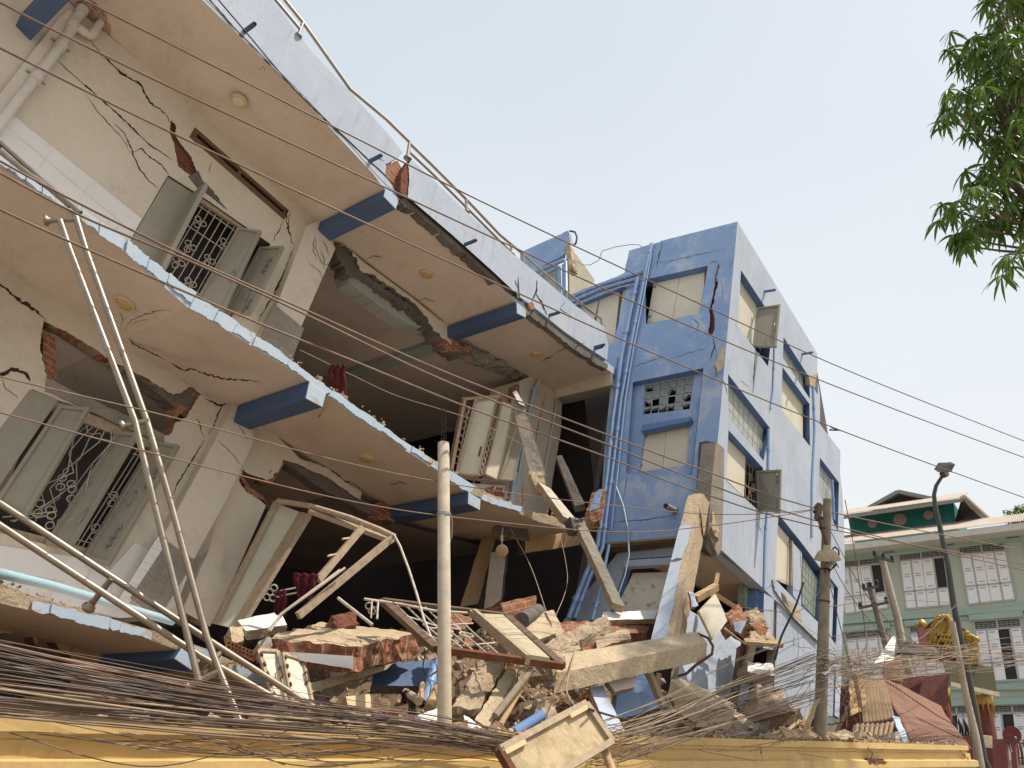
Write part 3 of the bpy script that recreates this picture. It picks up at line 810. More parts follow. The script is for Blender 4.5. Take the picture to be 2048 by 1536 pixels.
# round ceiling lamps under the balconies
def on_soffit(u, v, k):      # the underside above pixel: intersect the soffit plane through a front-edge line
    A, B = F(*k[0]), F(*k[1]); P = plane3(A, B, A + nF)
    return P(u, v), P
def lamp(u, v, k, glass='glass_lamp'):
    p, P = on_soffit(u, v, k)
    ax = -P.n if P.n.z > 0 else P.n
    b = MB(); b.lathe(p, ax, [(.001, -.02), (.105, -.02), (.115, .0), (.113, .03), (.105, .042), (.09, .04), (.088, .028), (.001, .028)], 28)
    o = b.build('ceiling_lamp', [M['lamp_rim']], wing)
    b = MB(); b.lathe(p, ax, [(.087, .026), (.086, .036), (.07, .046), (.04, .052), (.001, .054)], 28); b.build('diffuser', [M[glass]], o)
lamp(478, 201, [(405, 0), (748, 350)], 'glass_dull')
lamp(853, 547, [(800, 402), (985, 558)])
lamp(1073, 707, [(1052, 625), (1219, 742)])
lamp(251, 605, [(246, 502), (376, 615)])
lamp(733, 915, [(652, 789), (876, 945)])
# rust-brown stains and drain pipes at the far left
p0, P0 = on_soffit(190, 40, [(100, -297), (405, 0)])
b = MB(); b.add([P0(u, v, -.004 if P0.n.z > 0 else .004) for u, v in jag([(150, 4), (178, -6), (208, 22), (222, 54), (222, 72), (205, 64), (175, 38)], 4, 7)], [list(range(len(jag([(150, 4), (178, -6), (208, 22), (222, 54), (222, 72), (205, 64), (175, 38)], 4, 7))))])
b.build('damp_stain', [M['stain']], wing)
def pipe(P, L, r, mat, off=-.08, clips=(), name='drain_pipe', parent=None):
    b = MB(); pts = P.pts(L, off); b.tube(pts, r, 12)
    for i in clips:
        s_ = i[0]; k = int(s_); p = pts[k] + (pts[k + 1] - pts[k]) * (s_ - k); d = (pts[k + 1] - pts[k]).normalized()
        b.tube([p - d * .05, p + d * .05], r * 1.22, 12)
        if len(i) > 1: b.bar(p - d * .01 + d.cross(P.n) * r * 2, p - d * .01 - d.cross(P.n) * r * 2, .02, .02, P.n, 1)
    return b.build(name, [M[mat], M['galv']], parent or wing)
pipe(W, [(168, 16), (148, 46), (134, 72), (100, 120), (52, 180), (0, 248), (-60, 335)], .055, 'pvc', -.09, ((.2,), (1.3,), (2.4, 1), (3.6, 1)))
pipe(W, [(146, 46), (160, 58), (180, 72), (186, 66), (202, 44)], .045, 'pvc', -.09, ((1.2,), (2.8,)))
b = MB(); b.prism(W.pts([(118, 36), (138, 20), (150, 30), (60, 165), (-60, 320), (-110, 330)], -.07), nF * .06); b.build('pipe_casing', [M['cream']], wing, W)
for u, v, k in [(490, 62, .0), (742, 321, 0), (932, 488, -.1), (1100, 630, -.05), (1190, 694, -.05), (1186, 698, 0)]:
    b = MB(); p = F(u, v, k - .02); b.tube([p + nF * .1, p - nF * .2 - upW * .01], .03, 10); b.tube([p - nF * .2 - upW * .01, p - nF * .203], .024, 10, 1)
    b.build('drain_spout', [M['deep'], M['black']], wing)
# loose cable running along the top of the parapet panels is part of the street; roof railing
def railing(tops, posts, mid=None):
    b = MB(); b.tube(F.pts(tops, .0), .025, 10)
    if mid: b.tube(F.pts(mid, .0), .022, 10)
    for a_, c_ in posts: b.tube([F(*a_), F(*c_)], .023, 10)
    for a_, c_ in posts: b.lathe(F(*c_), -upW, [(.022, -.03), (.05, -.02), (.055, .01), (.001, .012)], 12, 1)
    return b.build('roof_railing', [M['rail'], M['galv']], wing)
railing([(380, -180), (560, -12), (606, 45), (700, 178), (772, 238), (819, 284)], [((606, 45), (596, 72)), ((819, 284), (814, 316))], [(370, -165), (545, -8), (600, 58)])
railing([(819, 286), (860, 326), (930, 396), (1000, 470), (1046, 508)], [((819, 286), (817, 318)), ((932, 398), (933, 424)), ((1022, 488), (1023, 508)), ((1046, 508), (1047, 532))], [(819, 304), (870, 352), (932, 414), (1000, 482), (1030, 512)])
railing([(1046, 508), (1090, 548), (1133, 584), (1180, 622), (1202, 638), (1204, 655)], [((1133, 584), (1134, 606))], [(1047, 528), (1090, 564), (1134, 602), (1196, 648)])
# right-hand end of the balcony: cross beam, pipe-clad column, hanging shutters
b = MB(); A = W(1104, 774, -.02); 
b.prism([W(1104, 774, 0), W(1104, 797, 0), W(1125, 809, .3), W(1125, 780, .3)], F(1229, 752, -.0) - W(1110, 780, 0)); b.build('beam', [M['cream']], wing)
c3 = column([(1040, 762), (1062, 752), (1100, 775), (1124, 806), (1122, 860), (1105, 960), (1092, 1060), (1030, 1062), (1010, 1000), (1046, 880)], .05, ('cream', 'cream'), .7)
c3.crack(W, [(1092, 782), (1084, 820), (1076, 850), (1066, 905), (1058, 930)], 2.4, 5, 7, 2, -.056); c3.crack(W, [(1110, 800), (1106, 850)], 1.5, 3, 7, 2, -.056); c3.crack(W, [(1046, 960), (1044, 1020), (1036, 1050)], 1.5, 1, 9, 2, -.056)
c3.build('column', [M['cream'], M['cream'], M['crack']], wing, W)
b = MB(); b.hexa([W(1034, 770, -.02), W(1056, 776, -.02), W(1054, 795, -.02), W(1032, 800, -.02)], nF * .2, (4, 4, 2), .03, 6, 21); b.build('broken_brick_edge', [M['brick']], wing, W)
pipe(W, [(1070, 776), (1058, 830), (1046, 900), (1036, 960), (1024, 1010)], .035, 'pvc_s', -.14, ((1.5,), (2.6,)))
pipe(W, [(1082, 752), (1066, 790), (1056, 845), (1044, 905)], .03, 'pvc', -.13, ((.6,),))
pipe(W, [(1032, 945), (1022, 1000), (1016, 1030)], .04, 'pvc_s', -.15, ((.2,),))
pipe(W, [(1112, 812), (1100, 880), (1088, 950)], .018, 'pvc', -.1, ((.5, 1),))
pipe(W, [(1056, 784), (1070, 772), (1082, 784)], .012, 'pvc_s', -.16)
b = MB(); b.prism(W.pts([(905, 964), (1018, 972), (1016, 985), (1008, 1050), (960, 1000), (900, 985)], .05), nF * .16); b.build('facade_wall', [M['tile']], wing, W)
b = MB(); b.hexa([W(972, 976, .02), W(1008, 974, .02), W(1006, 992, .02), W(976, 988, .02)], nF * .1, (6, 4, 2), .03, 6, 22); b.build('broken_brick_edge', [M['brick']], wing, W)

# what is left of the ground storey under the lowest slab
b = MB()
b.prism(W.pts([(-400, 1180), (0, 1236), (195, 1272), (300, 1292), (262, 1400), (240, 1500), (-400, 1500)]), nF * .2, 0, 1, [W.pts(jag([(-60, 1262), (0, 1268), (60, 1262), (72, 1290), (92, 1252), (112, 1250), (100, 1275), (120, 1300), (142, 1310), (146, 1345), (130, 1390), (-60, 1400)], 4, 9))])
b.crack(W, [(146, 1256), (150, 1280), (140, 1306)], 5, 3, 6, 2)
b.build('facade_wall', [M['tan'], M['brick_d'], M['crack']], wing, W)
for L, pr_ in (([(206, 1282), (243, 1290), (216, 1380), (190, 1470), (150, 1470), (182, 1360)], .14),):
    b = column(L, pr_); b.build('column', [M['tan'], M['tan']], wing, W)

# hairline cracks running over the balcony undersides, each beside a real break
def soffit_cracks(k, Ls):
    A, B = F(*k[0]), F(*k[1]); P = plane3(A, B, A + nF)
    o = -.004 if P.n.z > 0 else .004
    b = MB()
    for L, w in Ls: b.crack(P, L, w, 5, 7, 0, o)
    b.build('soffit_cracks', [M['crack']], wing)
soffit_cracks([(246, 502), (376, 615)], [([(252, 662), (262, 640), (290, 628), (320, 622), (342, 616)], 2.2), ([(262, 650), (285, 640), (300, 640)], 1.4), ([(238, 620), (246, 640), (240, 652)], 1.2), ([(256, 676), (270, 690), (300, 704), (330, 720)], 5), ([(340, 722), (362, 738), (396, 742), (420, 752)], 5), ([(396, 742), (440, 756), (480, 760), (520, 764)], 6)])
soffit_cracks([(652, 789), (876, 945)], [([(656, 806), (640, 830), (626, 846), (620, 866)], 2.2), ([(630, 866), (622, 884), (610, 900), (606, 910)], 2.2), ([(640, 850), (660, 846), (672, 838)], 1.2), ([(780, 972), (800, 964), (812, 968)], 3)])
soffit_cracks([(800, 402), (985, 558)], [([(726, 520), (750, 512), (770, 516)], 1.6), ([(828, 602), (850, 596), (870, 604)], 1.5)])
soffit_cracks([(1052, 625), (1219, 742)], [([(1110, 706), (1130, 696), (1150, 694), (1170, 686)], 3.5), ([(1082, 722), (1100, 716), (1112, 706)], 3)])
soffit_cracks([(405, 0), (748, 350)], [([(262, 26), (272, 30), (268, 40)], 1.5), ([(515, 140), (528, 132), (530, 142)], 1.5)])

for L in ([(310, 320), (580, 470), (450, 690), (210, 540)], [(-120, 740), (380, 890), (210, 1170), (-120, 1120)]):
    b = MB(); b.prism(W.pts(L, .8), nF * .1); b.build('shade_backdrop', [M['void']], wing, W)  # added dark sheets standing in for room shade behind the two windows

# ------------------------------------------------------------------ blue stair tower at the end of the wing
eL, upT = azv(-56, 1.4), azv(42, 74)
nTL = eL.cross(upT).normalized()
if nTL.y < 0: nTL = -nTL
TL = PL(F(1226, 765, .05), nTL, upT)
corner = TL(1475, 443)
nTR = (TL(1435, 886) - corner).cross(azv(36, -9.6)).normalized()
if nTR.x > 0: nTR = -nTR
TR = PL(corner, nTR, upT)
tower = thing('leaning_tower', 'leaning blue tower block with shuttered and glass block windows, its ground floor crushed', 'building', TR(1500, 1440) + nTR * 2)

def mlist(*k): return [M[x] for x in k]
tb = MB()
o_tl = [(1475, 443)] + jag([(1321, 482), (1318, 486)], 1, 3) + jag([(1318, 484), (1258, 501)], 1, 8) + jag([(1258, 501), (1252, 528), (1249, 546)], 2.5, 6) + jag([(1249, 546), (1180, 574), (1140, 592)], 2, 9) + \
       [(1128, 640), (1140, 700), (1200, 700), (1222, 765), (1209, 900), (1197, 1087), (1214, 1085), (1348, 1073), (1386, 1070), (1392, 1000)] + jag([(1394, 960), (1398, 884)], 1.5, 8) + jag([(1398, 884), (1412, 882), (1435, 886)], 2, 6)
h_a = [(1291, 559), (1416, 531), (1400, 627), (1292, 648)]
h_b = [(1266, 764), (1407, 736), (1386, 934), (1384, 950), (1276, 950), (1252, 946)]
h_c = [(1140, 612), (1256, 566), (1238, 640), (1226, 690), (1201, 684), (1190, 668)]
h_k = jag([(1437, 526), (1440, 534), (1434, 552), (1436, 568), (1430, 590), (1428, 606), (1424, 612)], 2, 5) + jag([(1424, 612), (1430, 640), (1429, 660), (1421, 672)], 2, 5) + jag([(1417, 668), (1420, 640), (1418, 620), (1423, 604), (1427, 586), (1430, 568), (1431, 548)], 2, 5)
tb.prism(TL.pts(o_tl), nTL * .22 + eL * .12, 0, [0, 1, 1, 1, 3], [TL.pts(x) for x in (h_a, h_b, h_c, h_k)])
for L, w in [([(1325, 484), (1321, 500), (1316, 520), (1314, 540)], 2.5), ([(1300, 530), (1340, 522), (1416, 505), (1455, 497)], 1.2), ([(1424, 674), (1430, 690), (1424, 706), (1419, 722)], 3.5), ([(1428, 690), (1434, 706)], 2),
             ([(1436, 526), (1430, 522), (1417, 526)], 1.6), ([(1466, 520), (1458, 536)], 1.4), ([(1384, 636), (1398, 648), (1390, 668)], 1.6), ([(1262, 735), (1330, 712)], 1.4), ([(1338, 718), (1420, 694)], 1.0),
             ([(1254, 950), (1250, 980), (1246, 1000)], 1.6), ([(1225, 1045), (1300, 1038), (1352, 1030)], 2.2), ([(1254, 700), (1246, 820), (1238, 960)], 1.1), ([(1440, 560), (1446, 580), (1444, 596)], 1.2)]:
    tb.crack(TL, L, w, 3, 6, 2, -.004)
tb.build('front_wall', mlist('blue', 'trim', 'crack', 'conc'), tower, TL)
b = MB(); b.prism(TL.pts([(1410, 515), (1450, 515), (1445, 690), (1405, 690)], .1), nTL * .1); b.build('exposed_brick', mlist('brick_d'), tower, TL)
b = MB(); b.prism(TL.pts(jag([(1436, 528), (1441, 540), (1436, 566), (1431, 562), (1432, 546)], 1.5, 5), .02) , nTL * .05); b.build('exposed_concrete', mlist('conc'), tower, TL)
# window band with glass blocks over a shuttered window
b = MB()
b.prism(TL.pts(h_b, .14), nTL * .1, 0, [0, 0, 0], [TL.pts([(1290, 770), (1388, 751), (1379, 818), (1285, 829)], .14), TL.pts([(1289, 862), (1379, 844), (1374, 930), (1278, 944)], .14)])
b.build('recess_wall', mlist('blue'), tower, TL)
b = MB(); b.prism(TL.pts([(1284, 850), (1381, 833), (1379, 842), (1282, 862)], .0), nTL * .14); b.build('sun_hood', mlist('trim'), tower, TL)
t = NT('ribbed_glass_block', .18, 0, .6)
wv = t.n('TexWave'); wv.inputs['Scale'].default_value = 22; t.l(t.tc, wv.inputs['Vector'])
M['gblock'] = t.col(t.mix(t.ramp(t.noise(5, 5), .4, .7), (.24, .27, .26), (.38, .41, .40))); t.bump(wv.outputs[0], .5, .02)
t = NT('pale_glass_block', .2, 0, .6)
M['gblock_l'] = t.col(t.mix(t.ramp(t.noise(4, 5), .4, .7), (.42, .45, .40), (.52, .55, .50))); wv = t.n('TexWave'); wv.inputs['Scale'].default_value = 22; t.l(t.tc, wv.inputs['Vector']); t.bump(wv.outputs[0], .3, .02)
t = NT('dirty_glass_block', .25, 0, .5)
M['gblock_g'] = t.col(t.mix(t.ramp(t.noise(4, 5), .4, .7), (.21, .25, .21), (.30, .34, .29)))
M['joint'] = simple('white_block_joint', (.62, .62, .60), .7, 0, .15)
def blocks(P, L, nu, nv, broken, parent, mat='gblock', joint='joint', off=.0, r=.010):
    A, B, C, E_ = P.pts(L, off)
    def L4(s, t): return A * (1 - s) * (1 - t) + B * s * (1 - t) + C * s * t + E_ * (1 - s) * t
    w = thing_part('window', parent)
    for i in range(nu):
        for j in range(nv):
            if (i, j) in broken: 
                if broken[(i, j)]:
                    rr = random.Random(i * 7 + j)
                    x = MB(); pts = [L4((i + .06) / nu, (j + .06) / nv), L4((i + .94) / nu, (j + .06) / nv), L4((i + .94) / nu, (j + rr.uniform(.1, .5)) / nv), L4((i + .6) / nu, (j + rr.uniform(.2, .6)) / nv), L4((i + .3) / nu, (j + rr.uniform(.2, .7)) / nv), L4((i + .06) / nu, (j + rr.uniform(.3, .9)) / nv)]
                    x.prism(pts, P.n * .06); x.build('glass_block', [M[mat]], w)
                continue
            x = MB(); x.prism([L4((i + .04) / nu, (j + .04) / nv), L4((i + .96) / nu, (j + .04) / nv), L4((i + .96) / nu, (j + .96) / nv), L4((i + .04) / nu, (j + .96) / nv)], P.n * .07)
            x.build('glass_block', [M[mat]], w)
    x = MB()
    for i in range(nu + 1): x.tube([L4(i / nu, 0) + P.n * .03, L4(i / nu, 1) + P.n * .03], r, 4)
    for j in range(nv + 1): x.tube([L4(0, j / nv) + P.n * .03, L4(1, j / nv) + P.n * .03], r, 4)
    x.build('joints', [M[joint]], w)
    return w
def thing_part(name, parent):
    o = bpy.data.objects.new(name, None); COL.objects.link(o); o.parent = parent; o.empty_display_size = .1
    PM[o.name] = PM[parent.name].copy()
    return o
blocks(TL, [(1290, 770), (1388, 751), (1379, 818), (1285, 829)], 6, 4, {(0, 0): 1, (3, 1): 1, (0, 2): 1, (1, 2): 0, (3, 2): 0, (0, 3): 1, (1, 3): 1, (5, 2): 1, (3, 3): 1, (5, 3): 1, (2, 3): 1}, tower, off=.16)
# closed shutter pairs
def leaf_pair(P, L, off, parent, mat='shut_l', split=.5, gap=.004):
    A, B, C, E_ = P.pts(L, off)
    w = thing_part('window', parent)
    def L4(s, t): return A * (1 - s) * (1 - t) + B * s * (1 - t) + C * s * t + E_ * (1 - s) * t
    for s0, s1 in ((0, split - gap), (split + gap, 1)):
        x = MB(); x.prism([L4(s0, 0), L4(s1, 0), L4(s1, 1), L4(s0, 1)], P.n * .04)
        for tt in (.15, .85):
            x.bar(L4(s0, tt) - P.n * .006, L4(s0 + .06 * (1 if s0 == 0 else 0), tt) - P.n * .006, .05, .012, P.n, 1)
        x.build('shutter', [M[mat], M['galv']], w)
    return w
leaf_pair(TL, [(1308, 562), (1414, 540), (1399, 628), (1294, 647)], .16, tower)
leaf_pair(TL, [(1290, 862), (1379, 845), (1374, 930), (1278, 944)], .2, tower)
lw = thing_part('window', tower)
for L in ([(1140, 622), (1198, 596), (1176, 690), (1140, 690)], [(1199, 600), (1239, 584), (1228, 690), (1186, 690)], [(1247, 580), (1258, 576), (1234, 690), (1230, 690)]):
    x = MB(); x.prism(TL.pts(L, .16), nTL * .04); x.build('shutter', mlist('shut_l'), lw)
# surface pipes and conduits down the left edge
for L, r, m in [([(1302, 488), (1296, 520), (1280, 600), (1262, 690), (1242, 800), (1228, 920), (1216, 1010), (1205, 1096), (1178, 1160), (1150, 1236)], .035, 'pvc_b'),
                ([(1276, 555), (1262, 620), (1244, 710), (1226, 840), (1216, 940), (1206, 1020), (1196, 1090), (1168, 1160), (1138, 1236)], .05, 'pvc_b'),
                ([(1305, 486), (1300, 520), (1286, 600), (1268, 690), (1250, 800), (1238, 920), (1228, 1010), (1222, 1060)], .018, 'pvc_b'),
                ([(1140, 594), (1200, 570), (1284, 544)], .05, 'pvc_b'), ([(1140, 604), (1200, 578), (1278, 556)], .04, 'pvc_b'), ([(1140, 614), (1200, 590), (1240, 574), (1272, 568)], .022, 'pvc_b'),
                ([(1237, 716), (1228, 842)], .03, 'trim'), ([(1227, 960), (1246, 1010), (1256, 1060), (1258, 1110), (1250, 1150), (1236, 1190)], .014, 'pvc_s'), ([(1218, 1090), (1200, 1180), (1184, 1240)], .03, 'pvc_b')]:
    pipe(TL, L, r, m, -.06, [(k + .5, 1) for k in range(len(L) - 1)] if r > .02 else [], parent=tower)
p = TL(1352, 1022); b = MB(); b.tube([p, TL(1332, 1012, -.35)], .05, 12); b.tube([TL(1332, 1012, -.35), TL(1331.8, 1012, -.36)], .04, 12, 1); b.build('drain_spout', mlist('galv', 'black'), tower)

# sunny right face
tr = MB()
o_tr = [(1475, 443), (1635, 708), (1634, 748)] + jag([(1634, 748), (1622, 762), (1628, 778), (1636, 790)], 2, 5) + [(1638, 846), (1681, 902), (1680, 945), (1684, 977), (1688, 1040), (1690, 1150), (1684, 1290), (1676, 1432), (1640, 1432), (1637, 1283), (1528, 1178), (1441, 1098)] + \
       jag([(1441, 1098), (1443, 1000), (1446, 897)], 1.5, 8) + jag([(1446, 897), (1440, 890), (1435, 886)], 1.5, 4)
W1 = [(1482, 540), (1547, 640), (1536, 733), (1476, 652)]
W2 = [(1567, 674), (1618, 754), (1620, 798), (1566, 716)]
W3 = [(1565, 734), (1619, 808), (1620, 893), (1563, 818)]
W4 = [(1456, 748), (1540, 856), (1527, 922), (1457, 834)]
W5 = [(1457, 860), (1526, 936), (1523, 1027), (1452, 962)]
W6 = [(1640, 915), (1678, 965), (1676, 1062), (1637, 988)]
W7 = [(1557, 1028), (1602, 1084), (1594, 1186), (1550, 1156)]
W8 = [(1599, 1084), (1644, 1140), (1638, 1244), (1602, 1208)]
W9 = [(1655, 1148), (1676, 1176), (1672, 1290), (1652, 1262)]
holes = [W1, W2, W3, W4, W5, W6, W9]
low = jag([(1603, 1206), (1580, 1184), (1572, 1176)], 1.5, 5)
h78 = [(1557, 1028), (1602, 1084), (1644, 1140), (1638, 1246), (1600, 1210), (1550, 1158)]
holes.append(h78)
tr.prism(TR.pts(o_tr), nTR * .22 + nTL * .14, 0, [0] + [1] * 8, [TR.pts(x) for x in holes])
for L, w in [([(1446, 760), (1452, 775), (1455, 790)], 3), ([(1549, 694), (1547, 760), (1541, 818)], 1.5), ([(1534, 940), (1530, 1085)], 1.2), ([(1509, 720), (1507, 770)], 2.2), ([(1604, 730), (1604, 752)], 1.4), ([(1510, 1040), (1535, 1085)], 1.2), ([(1480, 760), (1500, 775)], 1)]:
    tr.crack(TR, L, w, 2, 8, 2, -.004)
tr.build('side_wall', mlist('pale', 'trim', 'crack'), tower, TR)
# plaster gone from the corner: bare concrete column inside
b = MB(); b.prism(TL.pts([(1396, 884), (1434, 886), (1428, 960), (1412, 1098), (1386, 1086), (1390, 1000)], .012), nTL * .3 + eL * .0); b.build('corner_column', mlist('conc_d'), tower, TL)  # darker concrete: shade on the column's left side put into the colour
b = MB(); b.prism(TR.pts([(1432, 884), (1449, 897), (1447, 1000), (1444, 1096), (1436, 1112), (1416, 1066), (1424, 960)], -.006), nTR * .25); b.build('corner_column', mlist('conc'), tower, TR)
b = MB(); b.prism(TR.pts(jag([(1444, 690), (1449, 702), (1448, 730), (1443, 738), (1434, 745), (1432, 730)], 1.5, 5), -.008) , nTR * .03); b.build('exposed_concrete', mlist('conc'), tower, TR)
b = MB(); b.prism(TL.pts(jag([(1442, 692), (1436, 715), (1430, 745), (1433, 755), (1437, 738), (1441, 720)], 1.5, 5), -.008), nTL * .03); b.build('exposed_concrete', mlist('conc'), tower, TL)
b = MB(); b.hexa([TL(1392, 1010, -.05), TL(1420, 1000, -.05), TL(1424, 1064, -.05), TL(1392, 1074, -.05)], nTL * .3, (4, 6, 3), .06, 5, 31); b.build('broken_corner', mlist('rub'), tower)
# floor edge and underside exposed at the bottom
b = MB(); b.prism([TL(1197, 1089, .02), TL(1386, 1072, .02), TR(1441, 1100, .02), TR(1528, 1180, .02), TR(1620, 1265, .02), TR(1620, 1265, 4), TL(1170, 1089, 5)], upT * .18, 0); b.build('floor_slab', mlist('soffit'), tower)
b = MB(); b.bar(TL(1215, 1094, .16), TL(1395, 1074, .16), .2, .14, upT); b.build('beam', mlist('frame'), tower)
b = MB(); b.bar(TR(1436, 1106, .22), TR(1524, 1184, .22), .16, .12, upT); b.build('beam', mlist('conc_l'), tower)
b = MB(); b.bar(TR(1441, 1100, .08), TR(1530, 1181, .08), .10, .13, upT); b.build('beam', mlist('trim'), tower)
# windows of the right face
def sh(P, L, off, th=.04, mat='shut_l', parent=None, name='shutter'):
    x = MB(); x.prism(P.pts(L, off), P.n * th); return x.build(name, mlist(mat), parent)
w = thing_part('window', tower)
sh(TR, [(1480, 564), (1514, 586), (1507, 690), (1474, 655)], .14, parent=w)
shutter(TR, [(1513, 617, .05), (1561, 610, -.42), (1553, 694, -.42), (1506, 694, .05)], w, th=.03, hd=(.85, .55))
grille(TR, [(1490, 600, .2), (1545, 640, .2), (1530, 728, .2), (1482, 655, .2)], w, 6, (.1, .5, .9), 'frame', flowers=())
blocks(TR, W2, 5, 3, {}, tower, 'gblock_l', 'joint', .14, .008)
leaf_pair(TR, [(1562, 738), (1606, 800), (1606, 880), (1560, 820)], .15, tower)
blocks(TR, [(1456, 764), (1528, 856), (1522, 920), (1456, 834)], 7, 4, {}, tower, 'gblock_l', 'joint', .13, .008)
w = thing_part('window', tower)
sh(TR, [(1454, 876), (1491, 914), (1488, 994), (1450, 958)], .12, parent=w)
shutter(TR, [(1514, 942, .05), (1563, 940, -.42), (1561, 1025, -.42), (1516, 1022, .05)], w, th=.03, hd=(.72, .62), bt=[(.85, .15), (.85, .85)])
grille(TR, [(1489, 915, .16), (1520, 945, .16), (1518, 1022, .16), (1487, 995, .16)], w, 5, (.08, .35, .65, .92), 'frame_l', flowers=((.3, .3), (.6, .5), (.3, .7)))
blocks(TR, [(1639, 925), (1672, 970), (1671, 1058), (1636, 988)], 4, 6, {}, tower, 'gblock_l', 'joint', .12, .008)
w = thing_part('window', tower)
sh(TR, [(1555, 1048), (1578, 1076), (1577, 1170), (1549, 1158)], .12, parent=w)
b = MB(); b.bar(TR(1583, 1082, .05), TR(1581, 1172, .05), .05, .05, nTR); b.build('frame', mlist('frame_l'), w)
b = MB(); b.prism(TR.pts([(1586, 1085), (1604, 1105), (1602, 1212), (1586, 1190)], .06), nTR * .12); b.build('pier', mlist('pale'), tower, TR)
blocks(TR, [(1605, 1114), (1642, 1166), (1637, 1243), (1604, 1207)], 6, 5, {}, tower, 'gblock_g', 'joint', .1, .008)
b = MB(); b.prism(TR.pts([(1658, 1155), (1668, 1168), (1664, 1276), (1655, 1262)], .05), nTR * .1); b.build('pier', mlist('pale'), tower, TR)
for L, r in [([(1626, 772), (1629, 860), (1624, 960), (1623, 1074)], .03), ([(1549, 694), (1546, 780), (1541, 818)], .02), ([(1537, 858), (1536, 940)], .03), ([(1534, 1024), (1530, 1085), (1528, 1180)], .02), ([(1664, 960), (1668, 1040)], .03)]:
    pipe(TR, L, r, 'pvc_b', -.02, [(.5, 1)], parent=tower)
for u, v in [(1530, 583), (1605, 708)]:
    b = MB(); p = TR(u, v); b.tube([p, TR(u + 19, v - 3, -.4)], .03, 10); b.build('drain_spout', mlist('trim'), tower)
b = MB(); b.prism(TR.pts(jag([(1618, 752), (1634, 748), (1630, 775), (1620, 770)], 2, 5), -.02), nTR * .1); b.build('exposed_concrete', mlist('conc_l'), tower, TR)
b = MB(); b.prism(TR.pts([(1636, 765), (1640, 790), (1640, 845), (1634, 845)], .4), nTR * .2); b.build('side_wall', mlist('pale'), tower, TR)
# a lower storey crumpled under the right face
LR = PL(TR(1560, 1200, .0), azv(-54, -3), upT)
b = MB()
b.prism(TR.pts([(1549, 1158), (1600, 1212), (1640, 1250), (1637, 1284), (1590, 1238), (1556, 1190)] + jag([(1556, 1190), (1549, 1180), (1546, 1160)], 1.5, 5), -.03), nTR * .1, 0, 1); b.build('window_sill_wall', mlist('pale', 'conc'), tower, TR)
b = MB()
b.prism(TR.pts([(1554, 1192), (1572, 1208), (1637, 1284), (1636, 1436), (1545, 1436), (1552, 1300)], .03), nTR * .16, 0, 1)
b.build('lower_wall', mlist('pale', 'conc'), tower, TR)
b = MB(); b.prism(TR.pts(jag([(1566, 1186), (1570, 1188), (1576, 1200), (1590, 1210), (1602, 1226), (1604, 1246), (1592, 1236), (1576, 1216), (1568, 1206)], 1.5, 5), -.034), nTR * .02); b.build('exposed_concrete', mlist('conc_l'), tower, TR)
b = MB(); b.prism(TR.pts([(1541, 1196), (1555, 1196), (1552, 1300), (1540, 1300)], .06), nTR * .2); b.build('column', mlist('conc_d'), tower, TR)
# body: roof, rear walls, inner dark partitions so no light leaks in
top = [TL(1140, 600, .24), TR(1475, 470, .24) , TR(1634, 735, .24)]
r0 = TL(1440, 500, .3); a0 = TL(1262, 545, .3); c0 = TR(1630, 735, .3)
b = MB(); b.prism([a0, r0, c0, c0 + (a0 - r0)], -upT * .15); b.build('roof_slab', mlist('conc'), tower)
z = -upT * 9.5
for A, B in ((c0, c0 + (a0 - r0)), (c0 + (a0 - r0), a0)):
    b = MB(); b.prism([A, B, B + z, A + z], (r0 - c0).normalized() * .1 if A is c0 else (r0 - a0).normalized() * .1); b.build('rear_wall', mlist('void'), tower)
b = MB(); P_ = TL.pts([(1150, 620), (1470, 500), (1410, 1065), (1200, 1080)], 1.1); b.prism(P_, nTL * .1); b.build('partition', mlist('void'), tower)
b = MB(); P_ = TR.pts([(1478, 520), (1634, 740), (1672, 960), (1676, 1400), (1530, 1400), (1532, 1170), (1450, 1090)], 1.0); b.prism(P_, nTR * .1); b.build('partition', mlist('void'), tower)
# rear annexe seen beyond the parapet gap, with its own broken corner and pipes
AN = PL(TL(1140, 470, 3.0), nTL, upT); AR = PL(AN(1137, 461), nTR, upT)
an = MB(); an.prism(AN.pts([(1040, 505), (1137, 461)] + jag([(1137, 461), (1138, 486), (1132, 496), (1130, 506)], 1.5, 5) + jag([(1130, 506), (1118, 516), (1100, 524)], 1.5, 6) + [(1060, 546), (1040, 556)]), nTL * .2 + eL * .1)
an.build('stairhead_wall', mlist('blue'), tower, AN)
b = MB(); b.prism(AR.pts([(1137, 461), (1142, 470), (1146, 488), (1141, 494)]), nTR * .2); b.build('stairhead_wall', mlist('pale'), tower, AR)
b = MB(); b.hexa([AN(1131, 490, -.05), AN(1139, 486, -.05), AN(1146, 536, -.05), AN(1136, 540, -.05)], nTL * .3, (3, 10, 3), .04, 6, 41); b.build('broken_corner', mlist('rub'), tower)
b = MB(); b.prism(AR.pts([(1146, 500), (1190, 560), (1160, 620), (1140, 620), (1138, 540)], .1), nTR * .2); b.build('stairhead_wall', mlist('beige'), tower, AR)
b = MB(); b.prism(AN.pts([(1060, 546), (1112, 522), (1112, 640), (1060, 640)], .1), nTL * .2); b.build('stairhead_wall', mlist('grey_in'), tower, AN)
for L, r in [([(1070, 545), (1128, 520), (1131, 524), (1132, 585)], .06), ([(1080, 552), (1116, 536)], .05), ([(1118, 534), (1120, 590)], .05), ([(1126, 530), (1127, 590)], .04)]:
    pipe(AN, L, r, 'pvc_b', -.08, [], parent=tower)
b = MB(); b.tube([AN(u, v, -.05) for u, v in [(1140, 462), (1150, 464), (1154, 474), (1152, 486), (1146, 492)]], .03, 8); b.build('cable_loop', mlist('black'), tower)
